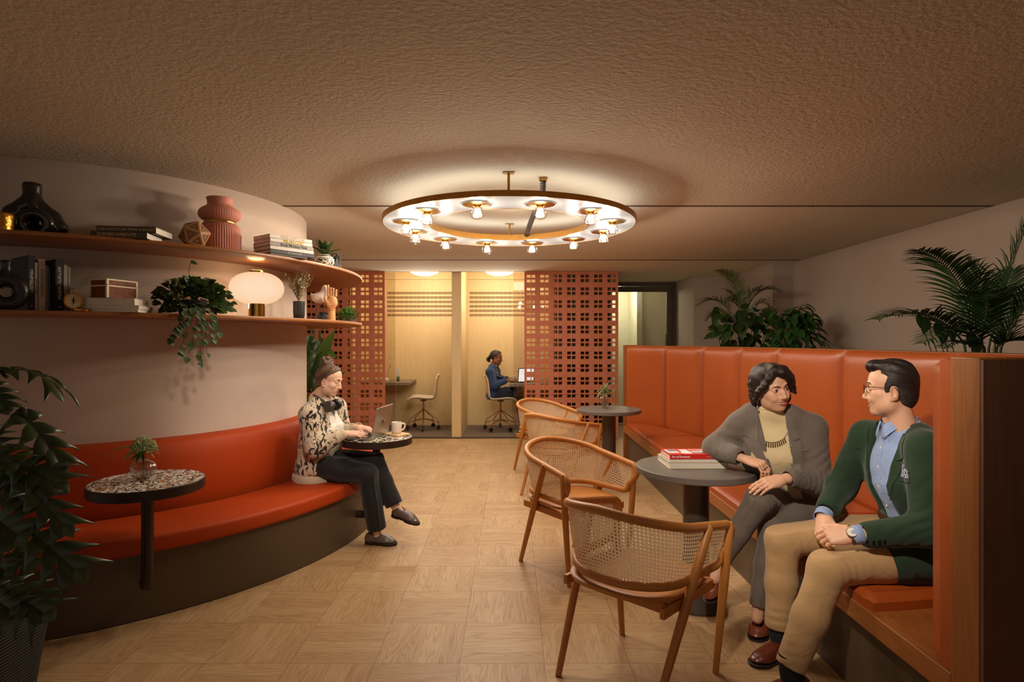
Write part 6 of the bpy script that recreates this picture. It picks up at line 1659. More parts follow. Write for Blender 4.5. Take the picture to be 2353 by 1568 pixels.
def shoe(name, heel, toe, up, mat, sole_mat, parent, width=.040, h=.055, style='loafer', sole=.014):
    """a shoe from heel to toe; 'up' is the instep direction"""
    heel, toe = Vector(heel), Vector(toe); x = (toe - heel); L = x.length; M = facemat(x, up, heel)
    S = SDF((-.05, -.08, -.02), (L + .05, .08, .16), .0032)
    S.chain([(.030, 0, .030), (L * .5, .002, .032)], [.030, .032], .03); S.chain([(L * .5, .002, .030), (L - .066, .004, .020), (L - .034, .002, .014)], [.034, .0375, .029], .03, flat=1.32, side=(0, 0, 1))
    S.chain([(.032, 0, .035), (.040, 0, .062)], [.031, .030], .02); S.chain([(.055, 0, .055), (L * .62, 0, .032)], [.030, .026], .03)
    sdf_convex(S, [((0, 0, 0), (0, 0, -1))], (-.05, -.08, -.03), (L + .06, .08, .01), .002, 's')
    if style == 'pump': S.chain([(.036, 0, .085), (.05, 0, .058), (L * .60, 0, .055)], [.026, .0255, .025], .006, 's')
    else: S.chain([(.036, 0, .10), (.040, 0, .062)], [.025, .024], .006, 's'); S.chain([(.045, 0, .085), (L * .34, 0, .082)], [.024, .020], .012, 's')
    S.plane((0, 0, sole), (0, 0, -1), .002)
    o = S.mesh(name, mat, parent, 2, M=M)
    S2 = SDF((-.05, -.08, -.02), (L + .05, .08, .07), .0032)
    S2.chain([(.030, 0, .012), (L * .5, .002, .012), (L - .058, .004, .012), (L - .032, .002, .012)], [.033, .034, .041, .032], .03)
    S2.plane((0, 0, sole + .001), (0, 0, 1), .003); S2.plane((0, 0, 0), (0, 0, -1), .003)
    if style != 'pump': S2.rbox((L * .42, 0, 0), (L * .12, .08, .006), None, .002, .004, 's')
    S2.mesh('sole', sole_mat, o, 1, M=M)
    return o, M, L
# ================================================================== PEOPLE
M_skin_a = m_skin('light_skin', (226, 176, 148), (236, 192, 164)); M_lip_a = mplain('soft_pink_lips', srgb(198, 104, 96), .35)
M_skin_b = m_skin('olive_skin', (222, 168, 136), (232, 184, 152)); M_lip_b = mplain('pink_lips', srgb(200, 78, 84), .3)
M_skin_c = m_skin('deep_skin', (128, 76, 50), (146, 90, 62)); M_lip_c = mplain('deep_lips', srgb(120, 62, 52), .35)
M_lip_m = mplain('natural_lips', srgb(190, 112, 96), .4)
M_hair_dark = m_hair('dark_brown_hair', (16, 10, 8), (36, 23, 16), (64, 43, 30)); M_hair_lt = m_hair('light_brown_hair', (58, 36, 24), (96, 66, 46), (150, 118, 92)); M_hair_blk = m_hair('black_braids', (14, 11, 10), (38, 28, 22), (70, 52, 40))
M_sole = mplain('dark_shoe_sole', srgb(34, 24, 22), .5)

def carve_front(S, nt, nb, ft, fb, fwd, behind, k=.004):
    """cut an open front between two edge lines (near top/bottom, far top/bottom)"""
    nt, nb, ft, fb, fwd = map(Vector, (nt, nb, ft, fb, fwd)); mid = (nt + ft) / 2
    def pl(a, b):
        n = (b - a).cross(fwd).normalized()
        if n.dot(a - mid) < 0: n = -n
        return (a, n)
    A = [nt, nb, ft, fb]; lo = [min(p[i] for p in A) - .25 for i in range(3)]; hi = [max(p[i] for p in A) + .25 for i in range(3)]
    sdf_convex(S, [pl(nt, nb), pl(ft, fb), (behind, -fwd), (nt + V(0, 0, .08), V(0, 0, 1)), ((nb + fb) / 2 - V(0, 0, .01), V(0, 0, -1))], lo, hi, k)
def core(pts_list):
    """slim limbs and trunk under the clothes, one surface"""
    allp = [Vector(p) for ch_, _ in pts_list for p in ch_]
    S = SDF([min(p[i] for p in allp) - .15 for i in range(3)], [max(p[i] for p in allp) + .15 for i in range(3)], .009)
    for ch_, rs in pts_list: S.chain([tuple(p) for p in ch_], [r_ * .88 for r_ in rs], .01)
    v, f = S.verts_faces(); return v, f, np.zeros(len(f), int)
def collar(name, c, up, fwd, mat, parent, r0=.062, r1=.072, h=.036, point=.030, gap=.35, th=.003, n=30, drop=0.0, tall=0.0):
    """folded shirt collar with two points, open by gap radians at the front"""
    M = facemat(fwd, up, c); rows = []
    for i in range(n + 1):
        a = gap / 2 + (2 * PI - gap) * i / n; fr = max(0, math.cos(a)) ** 2
        q = V(math.cos(a), math.sin(a), 0); hh = h * (1 - .35 * fr) - drop * fr
        rows.append([M @ (q * (r0 - .003) + V(0, 0, -.01)), M @ (q * r0 + V(0, 0, hh + tall)), M @ (q * (r0 + .004) + V(0, 0, hh + .002 + tall)), M @ (q * (r1 + .012 * fr) + V(0, 0, hh - .030 - point * fr ** 2)), M @ (q * (r1 - .004 + .012 * fr) + V(0, 0, hh - .031 - point * fr ** 2))])
    b = MB(); b.grid(rows); o = b.build(name, mat, parent, angle=60); m = o.modifiers.new('Solid', 'SOLIDIFY'); m.thickness = th; return o
def disc_on(S, p, d, r, name, mat, parent, th=.003, off=.004, back=.25):
    q, ok = drape(S, [p], d, off, back); M = facemat(-Vector(d), (0, 0, 1), q[0]); b = MB(); b.lathe([(0, 0), (r * .8, 0), (r, th * .5), (r * .8, th), (0, th)], (0, 0, 0), 14); b.xform(M @ Matrix.Rotation(PI / 2, 4, 'Y')); return b.build(name, mat, parent)

# ------------------------------------------------------------------ man in the green blazer
def build_man():
    t = thing('person', (1.70, 2.50, .46), 'smiling person with glasses in a dark green blazer, blue shirt and khaki trousers', 'person')
    P, C, N = V(1.735, 2.50, .555), V(1.665, 2.495, .86), V(1.645, 2.50, 1.035); fw = V(-1, 0, .0)
    sl, sr = V(1.625, 2.325, .982), V(1.605, 2.672, .978); el, er = V(1.575, 2.235, .70), V(1.520, 2.735, .735); wl, wr_ = V(1.335, 2.315, .650), V(1.350, 2.575, .640)
    hl, hr = V(1.70, 2.40, .545), V(1.72, 2.61, .545); kl, kr = V(1.255, 2.345, .508), V(1.225, 2.675, .515); al, ar = V(1.090, 2.315, .135), V(1.190, 2.640, .130)
    Mh = facemat((-.86, .51, -.02), (.06, .03, 1), (1.600, 2.500, 1.210), .99, .91)
    hp = head_piece(False, .75, 1.15, eye=.0030, jaw=1.08, neck=((-.022, 0, -.075), (-.052, 0, -.185)), nr=(.054, .058), nose=1.0)
    HL = hand_piece(hand_frame(wl, (1.235, 2.355, .632), (-.15, -.75, .65)), True, [(.75, .8, .4), (.85, .8, .4), (.9, .85, .4), (.95, .9, .4)], s=1.0)
    HR = hand_piece(hand_frame(wr_, (1.295, 2.475, .555), (-.85, -.1, .45)), False, [(.45, .5, .3), (.55, .55, .3), (.6, .6, .3), (.65, .6, .3)], s=1.0)
    cr = core([([P, C, N], [.10, .10, .05]), ([sl, el, wl], [.04, .036, .022]), ([sr, er, wr_], [.04, .036, .022]), ([hl, kl, al], [.06, .045, .033]), ([hr, kr, ar], [.06, .045, .033]), ([al, al + V(-.0, 0, -.05)], [.022, .022]), ([ar, ar + V(0, 0, -.05)], [.022, .022])])
    body = join_pieces('body', [(tf(hp[0], Mh), hp[1], hp[2]), HL, HR, cr], [M_skin_b, M_lip_m], t)
    eyes(body, Mh, (.05, -.02), M_hair_dark, False); teeth(body, Mh, .8)
    # hair
    S = SDF((-.14, -.11, -.13), (.13, .11, .16), .0024)
    S.ell((-.016, 0, .034), (.099, .0775, .086), None, .02); S.ell((.004, -.004, .088), (.086, .058, .034), None, .025); S.ell((.064, -.004, .097), (.036, .048, .024), None, .018); S.ell((-.050, 0, -.02), (.060, .066, .072), None, .02); S.ell((.010, 0, .0), (.038, .0765, .05), None, .015)
    sdf_convex(S, [((.052, 0, .03), (-1, 0, -.10)), ((.06, 0, .074), (.25, 0, 1))], (-.14, -.11, -.14), (.14, .12, .10), .006)
    sdf_convex(S, [((.028, 0, -.0), (-1, 0, .0)), ((.0, 0, .018), (0, 0, 1))], (.0, -.11, -.14), (.14, .12, .05), .004)
    sdf_convex(S, [((-.028, 0, 0), (-1, 0, 0)), ((0, 0, -.030), (0, 0, 1))], (-.14, -.12, -.14), (.14, .12, .0), .006); S.plane((-.07, 0, -.098), (.25, 0, -1), .01)
    for sg in (1, -1): S.ell((-.012, sg * .086, -.020), (.024, .020, .034), None, .006, 's')
    def st_(x, y, z):
        th = np.arctan2(y, z + .03); return .0022 * np.sin(26 * th + 12 * x + 1.5 * np.sin(30 * x)) * np.clip((z - .03) / .05, .12, 1)
    S.disp(st_); h = S.mesh('hair', M_hair_dark, t, 1); set_flow(h, lambda v: np.stack([np.arctan2(v[:, 1], v[:, 2] + .03) * 42 + v[:, 0] * 14, v[:, 0] * 9, v[:, 2] * 9], 1)); h.data.transform(Mh)
    # blazer
    M_bl = cloth('dark_green_wool', (36, 58, 39), .9, 600, .25, .5, 10)
    S = SDF((1.20, 2.08, .40), (1.98, 2.86, 1.12), .0055)
    S.chain([P + V(.03, 0, -.04), P + V(0, 0, .12), C, V(1.655, 2.50, .885)], [.198, .180, .192, .150], .05, flat=1.42, side=(1, 0, 0)); S.chain([sl + V(0, -.01, 0), V(1.665, 2.42, 1.008), V(1.69, 2.5, 1.018), V(1.66, 2.58, 1.006), sr], [.066, .052, .046, .052, .066], .05)
    S.ell((1.74, 2.42, .53), (.145, .150, .10), None, .05); S.cone((1.72, 2.405, .550), (1.535, 2.362, .552), .130, .106, .05)
    S.plane((1.7, 2.5, .452), (.10, .15, -1), .01)
    carve_front(S, (1.55, 2.405, 1.06), (1.50, 2.435, .66), (1.55, 2.597, 1.05), (1.50, 2.505, .66), fw, (1.625, 2.5, .9)); carve_front(S, (1.50, 2.435, .675), (1.50, 2.40, .50), (1.50, 2.505, .675), (1.48, 2.62, .50), fw, (1.66, 2.5, .6))
    S.cone((1.640, 2.5, 1.00), (1.618, 2.5, 1.15), .070, .078, .01, 's')
    limb(S, [sl, el, wl + V(.055, -.012, .006)], [.072, .064, .050], .035); limb(S, [sr, er, wr_ + V(.05, .045, .028)], [.072, .062, .050], .035)
    folds(S, el + V(-.05, -.035, .035), (.6, -.3, .75), (-.028, .012, .012), 4, .12, .006, .016); folds(S, sl.lerp(el, .55) + V(-.02, -.06, 0), (.8, 0, .5), (.0, -.004, -.045), 4, .13, .005, .016); folds(S, wl.lerp(el, .5) + V(0, -.05, .02), (.4, 0, 1), (-.04, .01, -.01), 3, .09, .004, .014)
    folds(S, er + V(-.05, -.05, .03), (.5, .3, .8), (-.03, -.02, -.02), 3, .10, .005, .014)
    S.disp(wr_disp(.0014, 46, .4)); cuff(S, wl + V(.018, -.006, .002), wl - el, .048); cuff(S, wr_ + V(.014, .014, .010), wr_ - er, .048)
    bl = S.mesh('blazer', M_bl, t, 2)
    d = V(1, .18, -.02)
    M_lp = cloth('dark_green_lapel', (39, 62, 42), .9, 600, .2, .2, 10)
    patch(S, [[(1.5, 2.408, 1.045), (1.5, 2.352, 1.02), (1.5, 2.345, .945), (1.5, 2.430, .90)], [(1.5, 2.430, .925), (1.5, 2.348, .922), (1.5, 2.425, .74), (1.5, 2.437, .70)]], d, 'lapel', M_lp, bl, .001, .005)
    patch(S, [[(1.5, 2.594, 1.038), (1.5, 2.645, 1.01), (1.5, 2.645, .945), (1.5, 2.565, .90)], [(1.5, 2.567, .925), (1.5, 2.642, .922), (1.5, 2.545, .74), (1.5, 2.512, .70)]], d, 'lapel', M_lp, bl, .001, .005)
    dn = V(.75, .66, 0)
    patch(S, [[(1.45, 2.345, .868), (1.45, 2.262, .880), (1.45, 2.262, .862), (1.45, 2.345, .850)]], V(1, .25, 0), 'breast_pocket', M_lp, bl, .001, .004)
    M_sq = NT('patterned_pocket_square'); n_ = M_sq.noise(M_sq.coord(), 130, 2); M_sq = M_sq.bsdf(M_sq.ramp(n_, [(.45, srgb(60, 66, 110)), (.52, srgb(206, 208, 220))]), .7)
    patch(S, [[(1.45, 2.340, .868), (1.45, 2.268, .878), (1.45, 2.280, .905), (1.45, 2.325, .925)]], V(1, .25, 0), 'pocket_square', M_sq, bl, .004, .004)
    for k in range(4): disc_on(S, wl.lerp(el, .10 + .07 * k) + V(0, -.2, -.012), (0, 1, 0), .0068, 'cuff_button', M_black, bl, .004, .001)
    disc_on(S, (1.4, 2.425, .655), (1, 0, 0), .009, 'front_button', M_black, bl, .004, .001)
    # shirt, cuffs, tie-less collar
    M_sh = cloth('light_blue_shirt', (150, 172, 214), .8, 900, .1, .45, 14, .05)
    S = SDF((1.44, 2.30, .52), (1.86, 2.70, 1.10), .006); S.chain([P + V(0, 0, -.0), P + V(-.01, 0, .12), C, V(1.655, 2.50, .885)], [.180, .166, .178, .135], .05, flat=1.44, side=(1, 0, 0)); S.chain([V(1.65, 2.40, 1.0), V(1.648, 2.5, 1.03), V(1.65, 2.6, 1.0)], [.05, .066, .05], .04); S.disp(wr_disp(.0022, 52, 1.2, (.2, 1, 1)))
    sh = S.mesh('shirt', M_sh, t, 2); patch(S, [[(1.3, 2.487, 1.02), (1.3, 2.517, 1.02), (1.3, 2.490, .62), (1.3, 2.460, .62)]], (1, 0, 0), 'placket', M_sh, sh, .0006, .002, 4, 24)
    for z in (.96, .88, .80, .72): disc_on(S, (1.3, lerp(2.475, 2.502, (z - .62) / .4), z), (1, 0, 0), .0055, 'shirt_button', M_white, sh, .002, .0026)
    collar('shirt_collar', (1.634, 2.50, 1.045), (-.16, .0, 1), (-.97, .06, 0), M_sh, sh, .064, .074, .046, .042, .55, drop=.012)
    for w_, e_ in ((wl, el), (wr_, er)):
        dd = (w_ - e_).normalized(); M = facemat(dd, (0, 0, 1), w_ + dd * -.004); b = MB(); b.tube([M @ V(x, 0, 0) for x in (-.03, 0, .010)], [.038, .0365, .0355], 24, caps=False); o = b.build('shirt_cuff', M_sh, sh); m_ = o.modifiers.new('Solid', 'SOLIDIFY'); m_.thickness = .003
    # trousers
    M_tr = cloth('khaki_cotton', (186, 150, 104), .85, 800, .12, .5, 8, .05)
    S = SDF((.98, 2.18, .06), (1.92, 2.80, .72), .0055)
    S.ell(P + V(.02, 0, -.015), (.135, .185, .105), None, .03); limb(S, [hl, hl.lerp(kl, .5) + V(0, 0, .012), kl], [.098, .088, .073], .04); limb(S, [hr, hr.lerp(kr, .5) + V(0, 0, .012), kr], [.098, .088, .073], .04)
    limb(S, [kl, kl.lerp(al, .5), al], [.071, .064, .056], .03); limb(S, [kr, kr.lerp(ar, .5), ar], [.071, .064, .056], .03); S.chain([P + V(0, 0, .02), P + V(-.01, 0, .09)], [.17, .165], .03, flat=1.35, side=(1, 0, 0))
    folds(S, kl + V(.05, -.05, .0), (.5, .1, -.8), (.03, 0, .018), 3, .11, .0032, .014); folds(S, kr + V(.05, -.055, .0), (.5, .1, -.8), (.03, 0, .018), 3, .11, .0032, .014); folds(S, hl + V(-.10, -.02, .075), (.2, 1, 0), (-.03, 0, -.004), 3, .12, .006, .016); folds(S, hr + V(-.10, -.06, .075), (.3, 1, 0), (-.035, 0, -.004), 4, .13, .006, .016)
    folds(S, al + V(-.04, -.03, .06), (.2, 1, .2), (0, 0, .04), 3, .08, .004, .012); folds(S, ar + V(-.03, -.04, .05), (.2, 1, .2), (0, 0, .04), 3, .08, .004, .012)
    S.disp(wr_disp(.0013, 40, 2.0, (1, .2, 1))); S.plane((1.7, 2.5, .66), (-.2, 0, 1)); S.plane((1.7, 2.5, .457), (0, 0, -1), .02) if False else None
    cuff(S, al, al - kl, .056, .05); cuff(S, ar, ar - kr, .056, .05); tr = S.mesh('trousers', M_tr, t, 2)
    b = MB(); ring = [(P + V(-.015, 0, .098)) + V(math.cos(a) * .122, math.sin(a) * .166, 0) for a in [2 * PI * k / 40 for k in range(40)]]; b.tube(ring, .017, 6, closed=True, up=(0, 0, 1), flat=.9); b.build('belt', mplain('brown_belt', srgb(74, 40, 30), .4), tr)
    M_sock = mplain('navy_sock', srgb(28, 32, 40), .9); M_brn = mplain('brown_shoe_leather', srgb(104, 46, 28), .28, 0, var=(8, .15), Coat__Weight=.3)
    for nm, a_, toe, h_ in (('near', al, V(.935, 2.285, .012), V(1.175, 2.335, .012)), ('far', ar, V(1.030, 2.560, .004), V(1.270, 2.665, .004))):
        b = MB(); b.tube([a_ + V(0, 0, .05), a_ + V(.0, 0, -.02), V(a_.x + .01, a_.y, .05)], [.045, .042, .040], 20); b.build('sock', M_sock, t)
        s_, Ms, L = shoe('shoe', h_, toe, (0, 0, 1), M_brn, M_sole, t, style='lace')
        for k in range(4): b = MB(); x = L * (.40 + .065 * k); z = .079 - .0085 * k; b.tube([Ms @ V(x, -.018, z - .006), Ms @ V(x + .004, 0, z + .001), Ms @ V(x, .018, z - .006)], .0022, 6); b.build('lace', M_black, s_)
    # glasses and watch
    g = MB(); M_g = mplain('dark_spectacle_frame', srgb(40, 26, 22), .3)
    for sg in (1, -1):
        rim = [Mh @ V(.1085 - .10 * abs(y_) * abs(y_) * 4, y_, z_) for y_, z_ in [(sg * .033 + .0215 * math.cos(a), -.004 + .0185 * math.sin(a)) for a in [2 * PI * k / 28 for k in range(28)]]]; g.tube(rim, .0013, 6, closed=True)
        g.tube([Mh @ V(.106, sg * .054, .004), Mh @ V(.096, sg * .0665, .005), Mh @ V(.030, sg * .0785, .003), Mh @ V(-.012, sg * .0815, .004), Mh @ V(-.028, sg * .080, -.012)], .0015, 6)
    g.tube([Mh @ V(.108, .012, .002), Mh @ V(.111, 0, .005), Mh @ V(.108, -.012, .002)], .0013, 6); gl = g.build('spectacles', M_g, t)
    for sg in (1, -1):
        b = MB(); b.add([Mh @ V(.1085 - .4 * y_ * y_, y_, z_) for y_, z_ in [(sg * .033 + .021 * math.cos(a), -.004 + .018 * math.sin(a)) for a in [2 * PI * k / 28 for k in range(28)]]], [tuple(range(28))]); b.build('lens', mglass('spectacle_lens', (.98, .98, .98, 1), .8) if sg > 0 else bpy.data.materials['spectacle_lens'], gl)
    dd = (wl - el).normalized(); Mw = hand_frame(wl + dd * -.002, wl + dd, (-.15, -.75, .65)); b = MB(); b.tube([Mw @ V(.008, .0325 * math.cos(a), .0255 * math.sin(a)) for a in [2 * PI * k / 28 for k in range(28)]], .0075, 8, closed=True, up=dd, flat=1.0); wt = b.build('watch_strap', mplain('steel_gold_strap', srgb(150, 112, 76), .3, .9), t)
    b = MB(); b.lathe([(0, 0), (.020, 0), (.0205, .004), (.019, .0075), (.0175, .0075), (.0175, .0065), (0, .0065)], (0, 0, 0), 32); b.xform(Mw @ Matrix.Translation((.008, 0, .028))); b.build('watch_case', M_steel, wt)
    b = MB(); b.lathe([(0, .0066), (.0172, .0066), (.0172, .0068), (0, .0068)], (0, 0, 0), 32); b.xform(Mw @ Matrix.Translation((.008, 0, .028))); b.build('watch_dial', M_white, wt)
    b = MB(); b.box((0, .005, .0071), (.0012, .011, .0004)); b.box((.004, 0, .0071), (.009, .0012, .0004)); b.xform(Mw @ Matrix.Translation((.008, 0, .028))); b.build('watch_hands', M_black, wt)
build_man()

# ------------------------------------------------------------------ person in the grey suit
def build_grey():
    t = thing('person', (1.45, 3.05, .46), 'smiling person in a grey trouser suit and cream turtleneck, legs crossed', 'person')
    P, C, N = V(1.52, 3.12, .555), V(1.352, 3.035, .85), V(1.325, 3.03, 1.035); fw = V(-.40, -.92, 0)
    lf = V(.92, -.40, 0)
    sl, sr = C + lf * .165 + V(0, 0, .125), C - lf * .165 + V(0, 0, .120); el, er = V(1.505, 2.905, .715), V(1.085, 3.165, .838); wl, wr_ = V(1.290, 2.825, .748), V(1.168, 2.955, .818)
    hl, hr = V(1.53, 3.02, .54), V(1.44, 3.15, .55); kl, kr = V(1.275, 2.90, .50), V(1.195, 2.86, .640); al, ar = V(1.195, 2.865, .125), V(1.030, 2.93, .315)
    Mh = facemat((.27, -.955, -.06), (-.19, -.02, 1), (1.300, 2.975, 1.178), .97, .93)
    hp = head_piece(True, 1.0, 1.0, eye=.0029, neck=((-.018, 0, -.075), (-.035, .01, -.18)), nr=(.047, .05))
    HR = hand_piece(hand_frame(wr_, (1.262, 2.862, .792), (.25, -.6, .75)), False, [(.85, .55, .3), (.9, .55, .3), (.9, .6, .3), (.85, .6, .3)], s=.92)
    HL = hand_piece(hand_frame(wl, (1.165, 2.80, .722), (.0, -.55, .85)), True, [(.25, .3, .2), (.3, .35, .2), (.3, .35, .2), (.35, .35, .2)], s=.92)
    ft_r = ar + V(-.035, -.03, -.07)
    cr = core([([P, C, N], [.09, .09, .045]), ([sl, el, wl], [.036, .033, .02]), ([sr, er, wr_], [.036, .033, .02]), ([hl, kl, al, V(1.185, 2.86, .07)], [.06, .045, .034, .032]), ([hr, kr, ar, ft_r], [.06, .045, .034, .031])])
    body = join_pieces('body', [(tf(hp[0], Mh), hp[1], hp[2]), HL, HR, cr], [M_skin_b, M_lip_b], t); eyes(body, Mh, (-.12, 0), M_hair_dark, True, -.002); teeth(body, Mh, 1.0)
    S = SDF((-.16, -.14, -.19), (.15, .14, .16), .0026); rn = random.Random(4)
    S.ell((-.018, 0, .040), (.108, .088, .088), None, .02); S.ell((-.052, 0, -.030), (.072, .082, .088), None, .03); S.ell((.025, 0, .082), (.062, .066, .040), None, .02)
    sdf_convex(S, [((.050, 0, .03), (-1, 0, -.05)), ((.06, 0, .073), (.30, .0, 1))], (-.10, -.14, -.2), (.15, .14, .11), .01); sdf_convex(S, [((.018, 0, 0), (-1, 0, .2)), ((0, 0, .028), (-.1, 0, 1))], (-.03, -.14, -.2), (.16, .14, .06), .01)
    sdf_convex(S, [((-.01, 0, 0), (-1, 0, 0)), ((0, 0, -.03), (0, 0, 1))], (-.05, -.14, -.2), (.15, .14, .0), .012)
    S.chain([(.066, -.022, .098), (.090, .012, .082), (.088, .045, .056), (.074, .070, .018), (.062, .084, -.018), (.068, .094, -.042)], [.012, .016, .018, .018, .014, .006], .02); S.chain([(.056, -.01, .104), (.070, .035, .088), (.056, .070, .050), (.034, .084, .0)], [.018, .020, .022, .020], .025)
    S.chain([(.064, -.028, .098), (.072, -.052, .062), (.052, -.074, .022), (.022, -.088, -.006), (-.012, -.090, -.050)], [.010, .014, .016, .016, .016], .02)
    for i in range(64):
        a = rn.uniform(.50, 2 * PI - .50) ; z0 = rn.uniform(-.05, .05); r0 = .088 + rn.uniform(-.006, .008); p = [(-.022 + math.cos(a) * r0 * 1.02, math.sin(a) * r0, z0)]
        if math.sin(a) < -.6 and math.cos(a) > -.2: continue
        ln = rn.uniform(.05, .10); ph = rn.uniform(0, 6)
        for k in range(1, 13):
            q = k / 12; w_ = .010 * q; p.append((p[0][0] + w_ * math.cos(ph + q * 4.5) - .006 * q * math.cos(a), p[0][1] + w_ * math.sin(ph + q * 4.5) - .004 * q * math.sin(a), z0 - ln * q))
        if p[-1][0] > .03: continue
        S.chain(p, [.0105 - .0065 * (k / 12) ** 2 for k in range(13)], .004)
    S.disp(lambda x, y, z: .0010 * np.sin(34 * np.arctan2(y, z + .10) + 30 * x + 2 * np.sin(30 * z)))
    h = S.mesh('hair', M_hair_dark, t, 1); set_flow(h, lambda v: np.stack([np.arctan2(v[:, 1], v[:, 0] + .02) * 26 + v[:, 2] * 30, v[:, 2] * 14, v[:, 0] * 30], 1)); h.data.transform(Mh)
    b = MB(); E = Mh @ V(-.004, -.085, -.052)
    b.ball(E, .0045, 8, 6); b.tube([E, E + V(0, 0, -.034)], .0012, 5); b.ball(E + V(0, 0, -.036), (.0045, .0045, .007), 8, 6); b.build('earring', mplain('silver_drop', srgb(214, 208, 204), .15, 1.0), t)
    # jacket
    M_j = cloth('grey_wool_suit', (112, 101, 92), .88, 700, .2, .45, 9, .05)
    S = SDF((.92, 2.66, .40), (1.80, 3.42, 1.12), .0055)
    S.chain([P + V(.02, .01, -.03), P.lerp(C, .45), C, C + V(-.02, 0, .035)], [.180, .158, .170, .140], .05, flat=1.42, side=tuple(fw)); S.chain([sl, N + lf * .085 + V(0, 0, -.012), N + V(.01, .02, -.0), N - lf * .085 + V(0, 0, -.012), sr], [.063, .056, .052, .056, .063], .05)
    S.ell(P + V(.04, -.03, -.035), (.17, .16, .085), None, .05)
    S.plane((1.5, 3.1, .452), (0, 0, -1), .015)
    f_ = fw; bh = C + fw * .035
    carve_front(S, N + lf * .062 + fw * .1 + V(0, 0, .03), P.lerp(C, .38) + lf * .035 + fw * .12 + V(-.02, 0, 0), N - lf * .062 + fw * .1 + V(0, 0, .03), P.lerp(C, .38) - lf * .050 + fw * .12 + V(-.02, 0, 0), fw, bh)
    carve_front(S, P.lerp(C, .40) + lf * .035 + fw * .12, P + lf * .06 + fw * .15 + V(0, 0, -.08), P.lerp(C, .40) - lf * .05 + fw * .12, P - lf * .13 + fw * .15 + V(0, 0, -.08), fw, P + fw * .04)
    S.cone(tuple(N + V(0, 0, -.01)), tuple(N + V(-.01, -.02, .12)), .060, .066, .01, 's'); limb(S, [sl, el, wl + V(.055, .018, .004)], [.069, .063, .047], .035); limb(S, [sr, er, wr_ + V(-.035, .045, .01)], [.069, .060, .047], .035)
    folds(S, el + V(-.05, -.045, .02), (-.2, -.1, 1), (-.03, -.006, .006), 4, .10, .006, .016); folds(S, sl.lerp(el, .6) + V(.01, -.06, 0), (1, -.2, .3), (0, 0, -.04), 4, .11, .006, .016); folds(S, er + V(.04, -.05, .02), (.2, -.1, 1), (.03, -.035, -.004), 4, .09, .006, .016); folds(S, sr.lerp(er, .55) + V(.0, -.06, 0), (.8, -.2, -.5), (-.03, 0, -.045), 3, .10, .005, .015)
    S.disp(wr_disp(.0014, 44, 1.1)); cuff(S, wl + V(.016, .006, .002), wl - el, .046); cuff(S, wr_ + V(-.012, .016, .002), wr_ - er, .046); jk = S.mesh('suit_jacket', M_j, t, 2)
    M_jl = cloth('grey_wool_lapel', (118, 107, 98), .88, 700, .2, .2, 9, .05); o_ = fw * .2; B0 = P.lerp(C, .38)
    for sg in (1, -1):
        e = lf * sg
        patch(S, [[N + e * .058 + o_ + V(0, 0, .018), N + e * .098 + o_ + V(0, 0, -.005), N + e * .132 + o_ + V(0, 0, -.105), N + e * .060 + o_ + V(0, 0, -.13)], [N + e * .060 + o_ + V(0, 0, -.112), N + e * .135 + o_ + V(0, 0, -.122), B0 + e * .075 + o_ + V(-.02, 0, .06), B0 + e * .042 + o_ + V(-.02, 0, .01)]], -fw, 'lapel', M_jl, jk, .001, .005, back=.05)
    patch(S, [[N + lf * .095 + o_ + V(0, 0, -.165), N + lf * .165 + o_ + V(0, 0, -.150), N + lf * .165 + o_ + V(0, 0, -.162), N + lf * .095 + o_ + V(0, 0, -.177)]], -fw, 'breast_pocket', M_jl, jk, .001, .003, back=.05)
    disc_on(S, P + lf * .075 + fw * .25 + V(-.01, 0, .01), -fw, .010, 'front_button', M_black, jk, .004, .001, .05)
    # turtleneck
    M_t = cloth('cream_knit', (222, 200, 156), .9, 500, .3, .35, 12, .04)
    S = SDF((1.14, 2.80, .52), (1.72, 3.32, 1.12), .0055); S.chain([P, P.lerp(C, .45), C, C + V(-.02, 0, .035)], [.150, .142, .156, .125], .05, flat=1.42, side=tuple(fw)); S.chain([C + lf * .11 + V(0, 0, .13), N, C - lf * .11 + V(0, 0, .13)], [.05, .058, .05], .05)
    for sg in (1, -1): S.ell(C + lf * (.06 * sg) + fw * .040 + V(0, 0, -.02), (.055, .055, .065), None, .07)
    S.cone(tuple(N + V(0, 0, -.02)), tuple(Mh @ V(-.030, .004, -.118)), .056, .053, .02); S.disp(wr_disp(.0026, 44, .3, (.3, .2, 1)))
    tn = S.mesh('turtleneck', M_t, t, 2); MN = facemat(fw, (-.08, -.12, 1), N)
    for k in range(3): b = MB(); c = N.lerp(Mh @ V(-.030, .004, -.118), .35 + .32 * k); b.tube([c + (MN.to_3x3() @ V(math.cos(a) * .0565, math.sin(a) * .0565, 0)) for a in [2 * PI * k_ / 36 for k_ in range(36)]], .0058, 8, closed=True); b.build('neck_fold', M_t, tn)
    M_n = mplain('bronze_necklace', srgb(126, 96, 62), .35, .8); pts = [N + lf * (.085 * math.sin(a)) + fw * .4 + V(0, 0, -.02 - .088 * (math.cos(a) + .25)) for a in [lerp(-1.35, 1.35, i / 24) for i in range(25)]]
    q, _ = drape(S, pts, -fw, .003, 0.0, .6); b = MB(); b.tube(q, .0014, 5); nk = b.build('necklace', M_n, t)
    for i in range(5, 20):
        p_ = q[i]; dd = V(0, 0, -1) + lf * (.045 * (i - 12)); b = MB(); e_ = p_ + dd.normalized() * .024; e_, _ = drape(S, [e_ + fw * .1], -fw, .004, 0, .3); b.tube([p_, e_[0]], [.0028, .0036], 6); b.build('pendant_bar', M_n, nk)
    # trousers, shoes
    M_tr = cloth('grey_wool_trousers', (110, 99, 90), .88, 700, .2, .4, 8, .05)
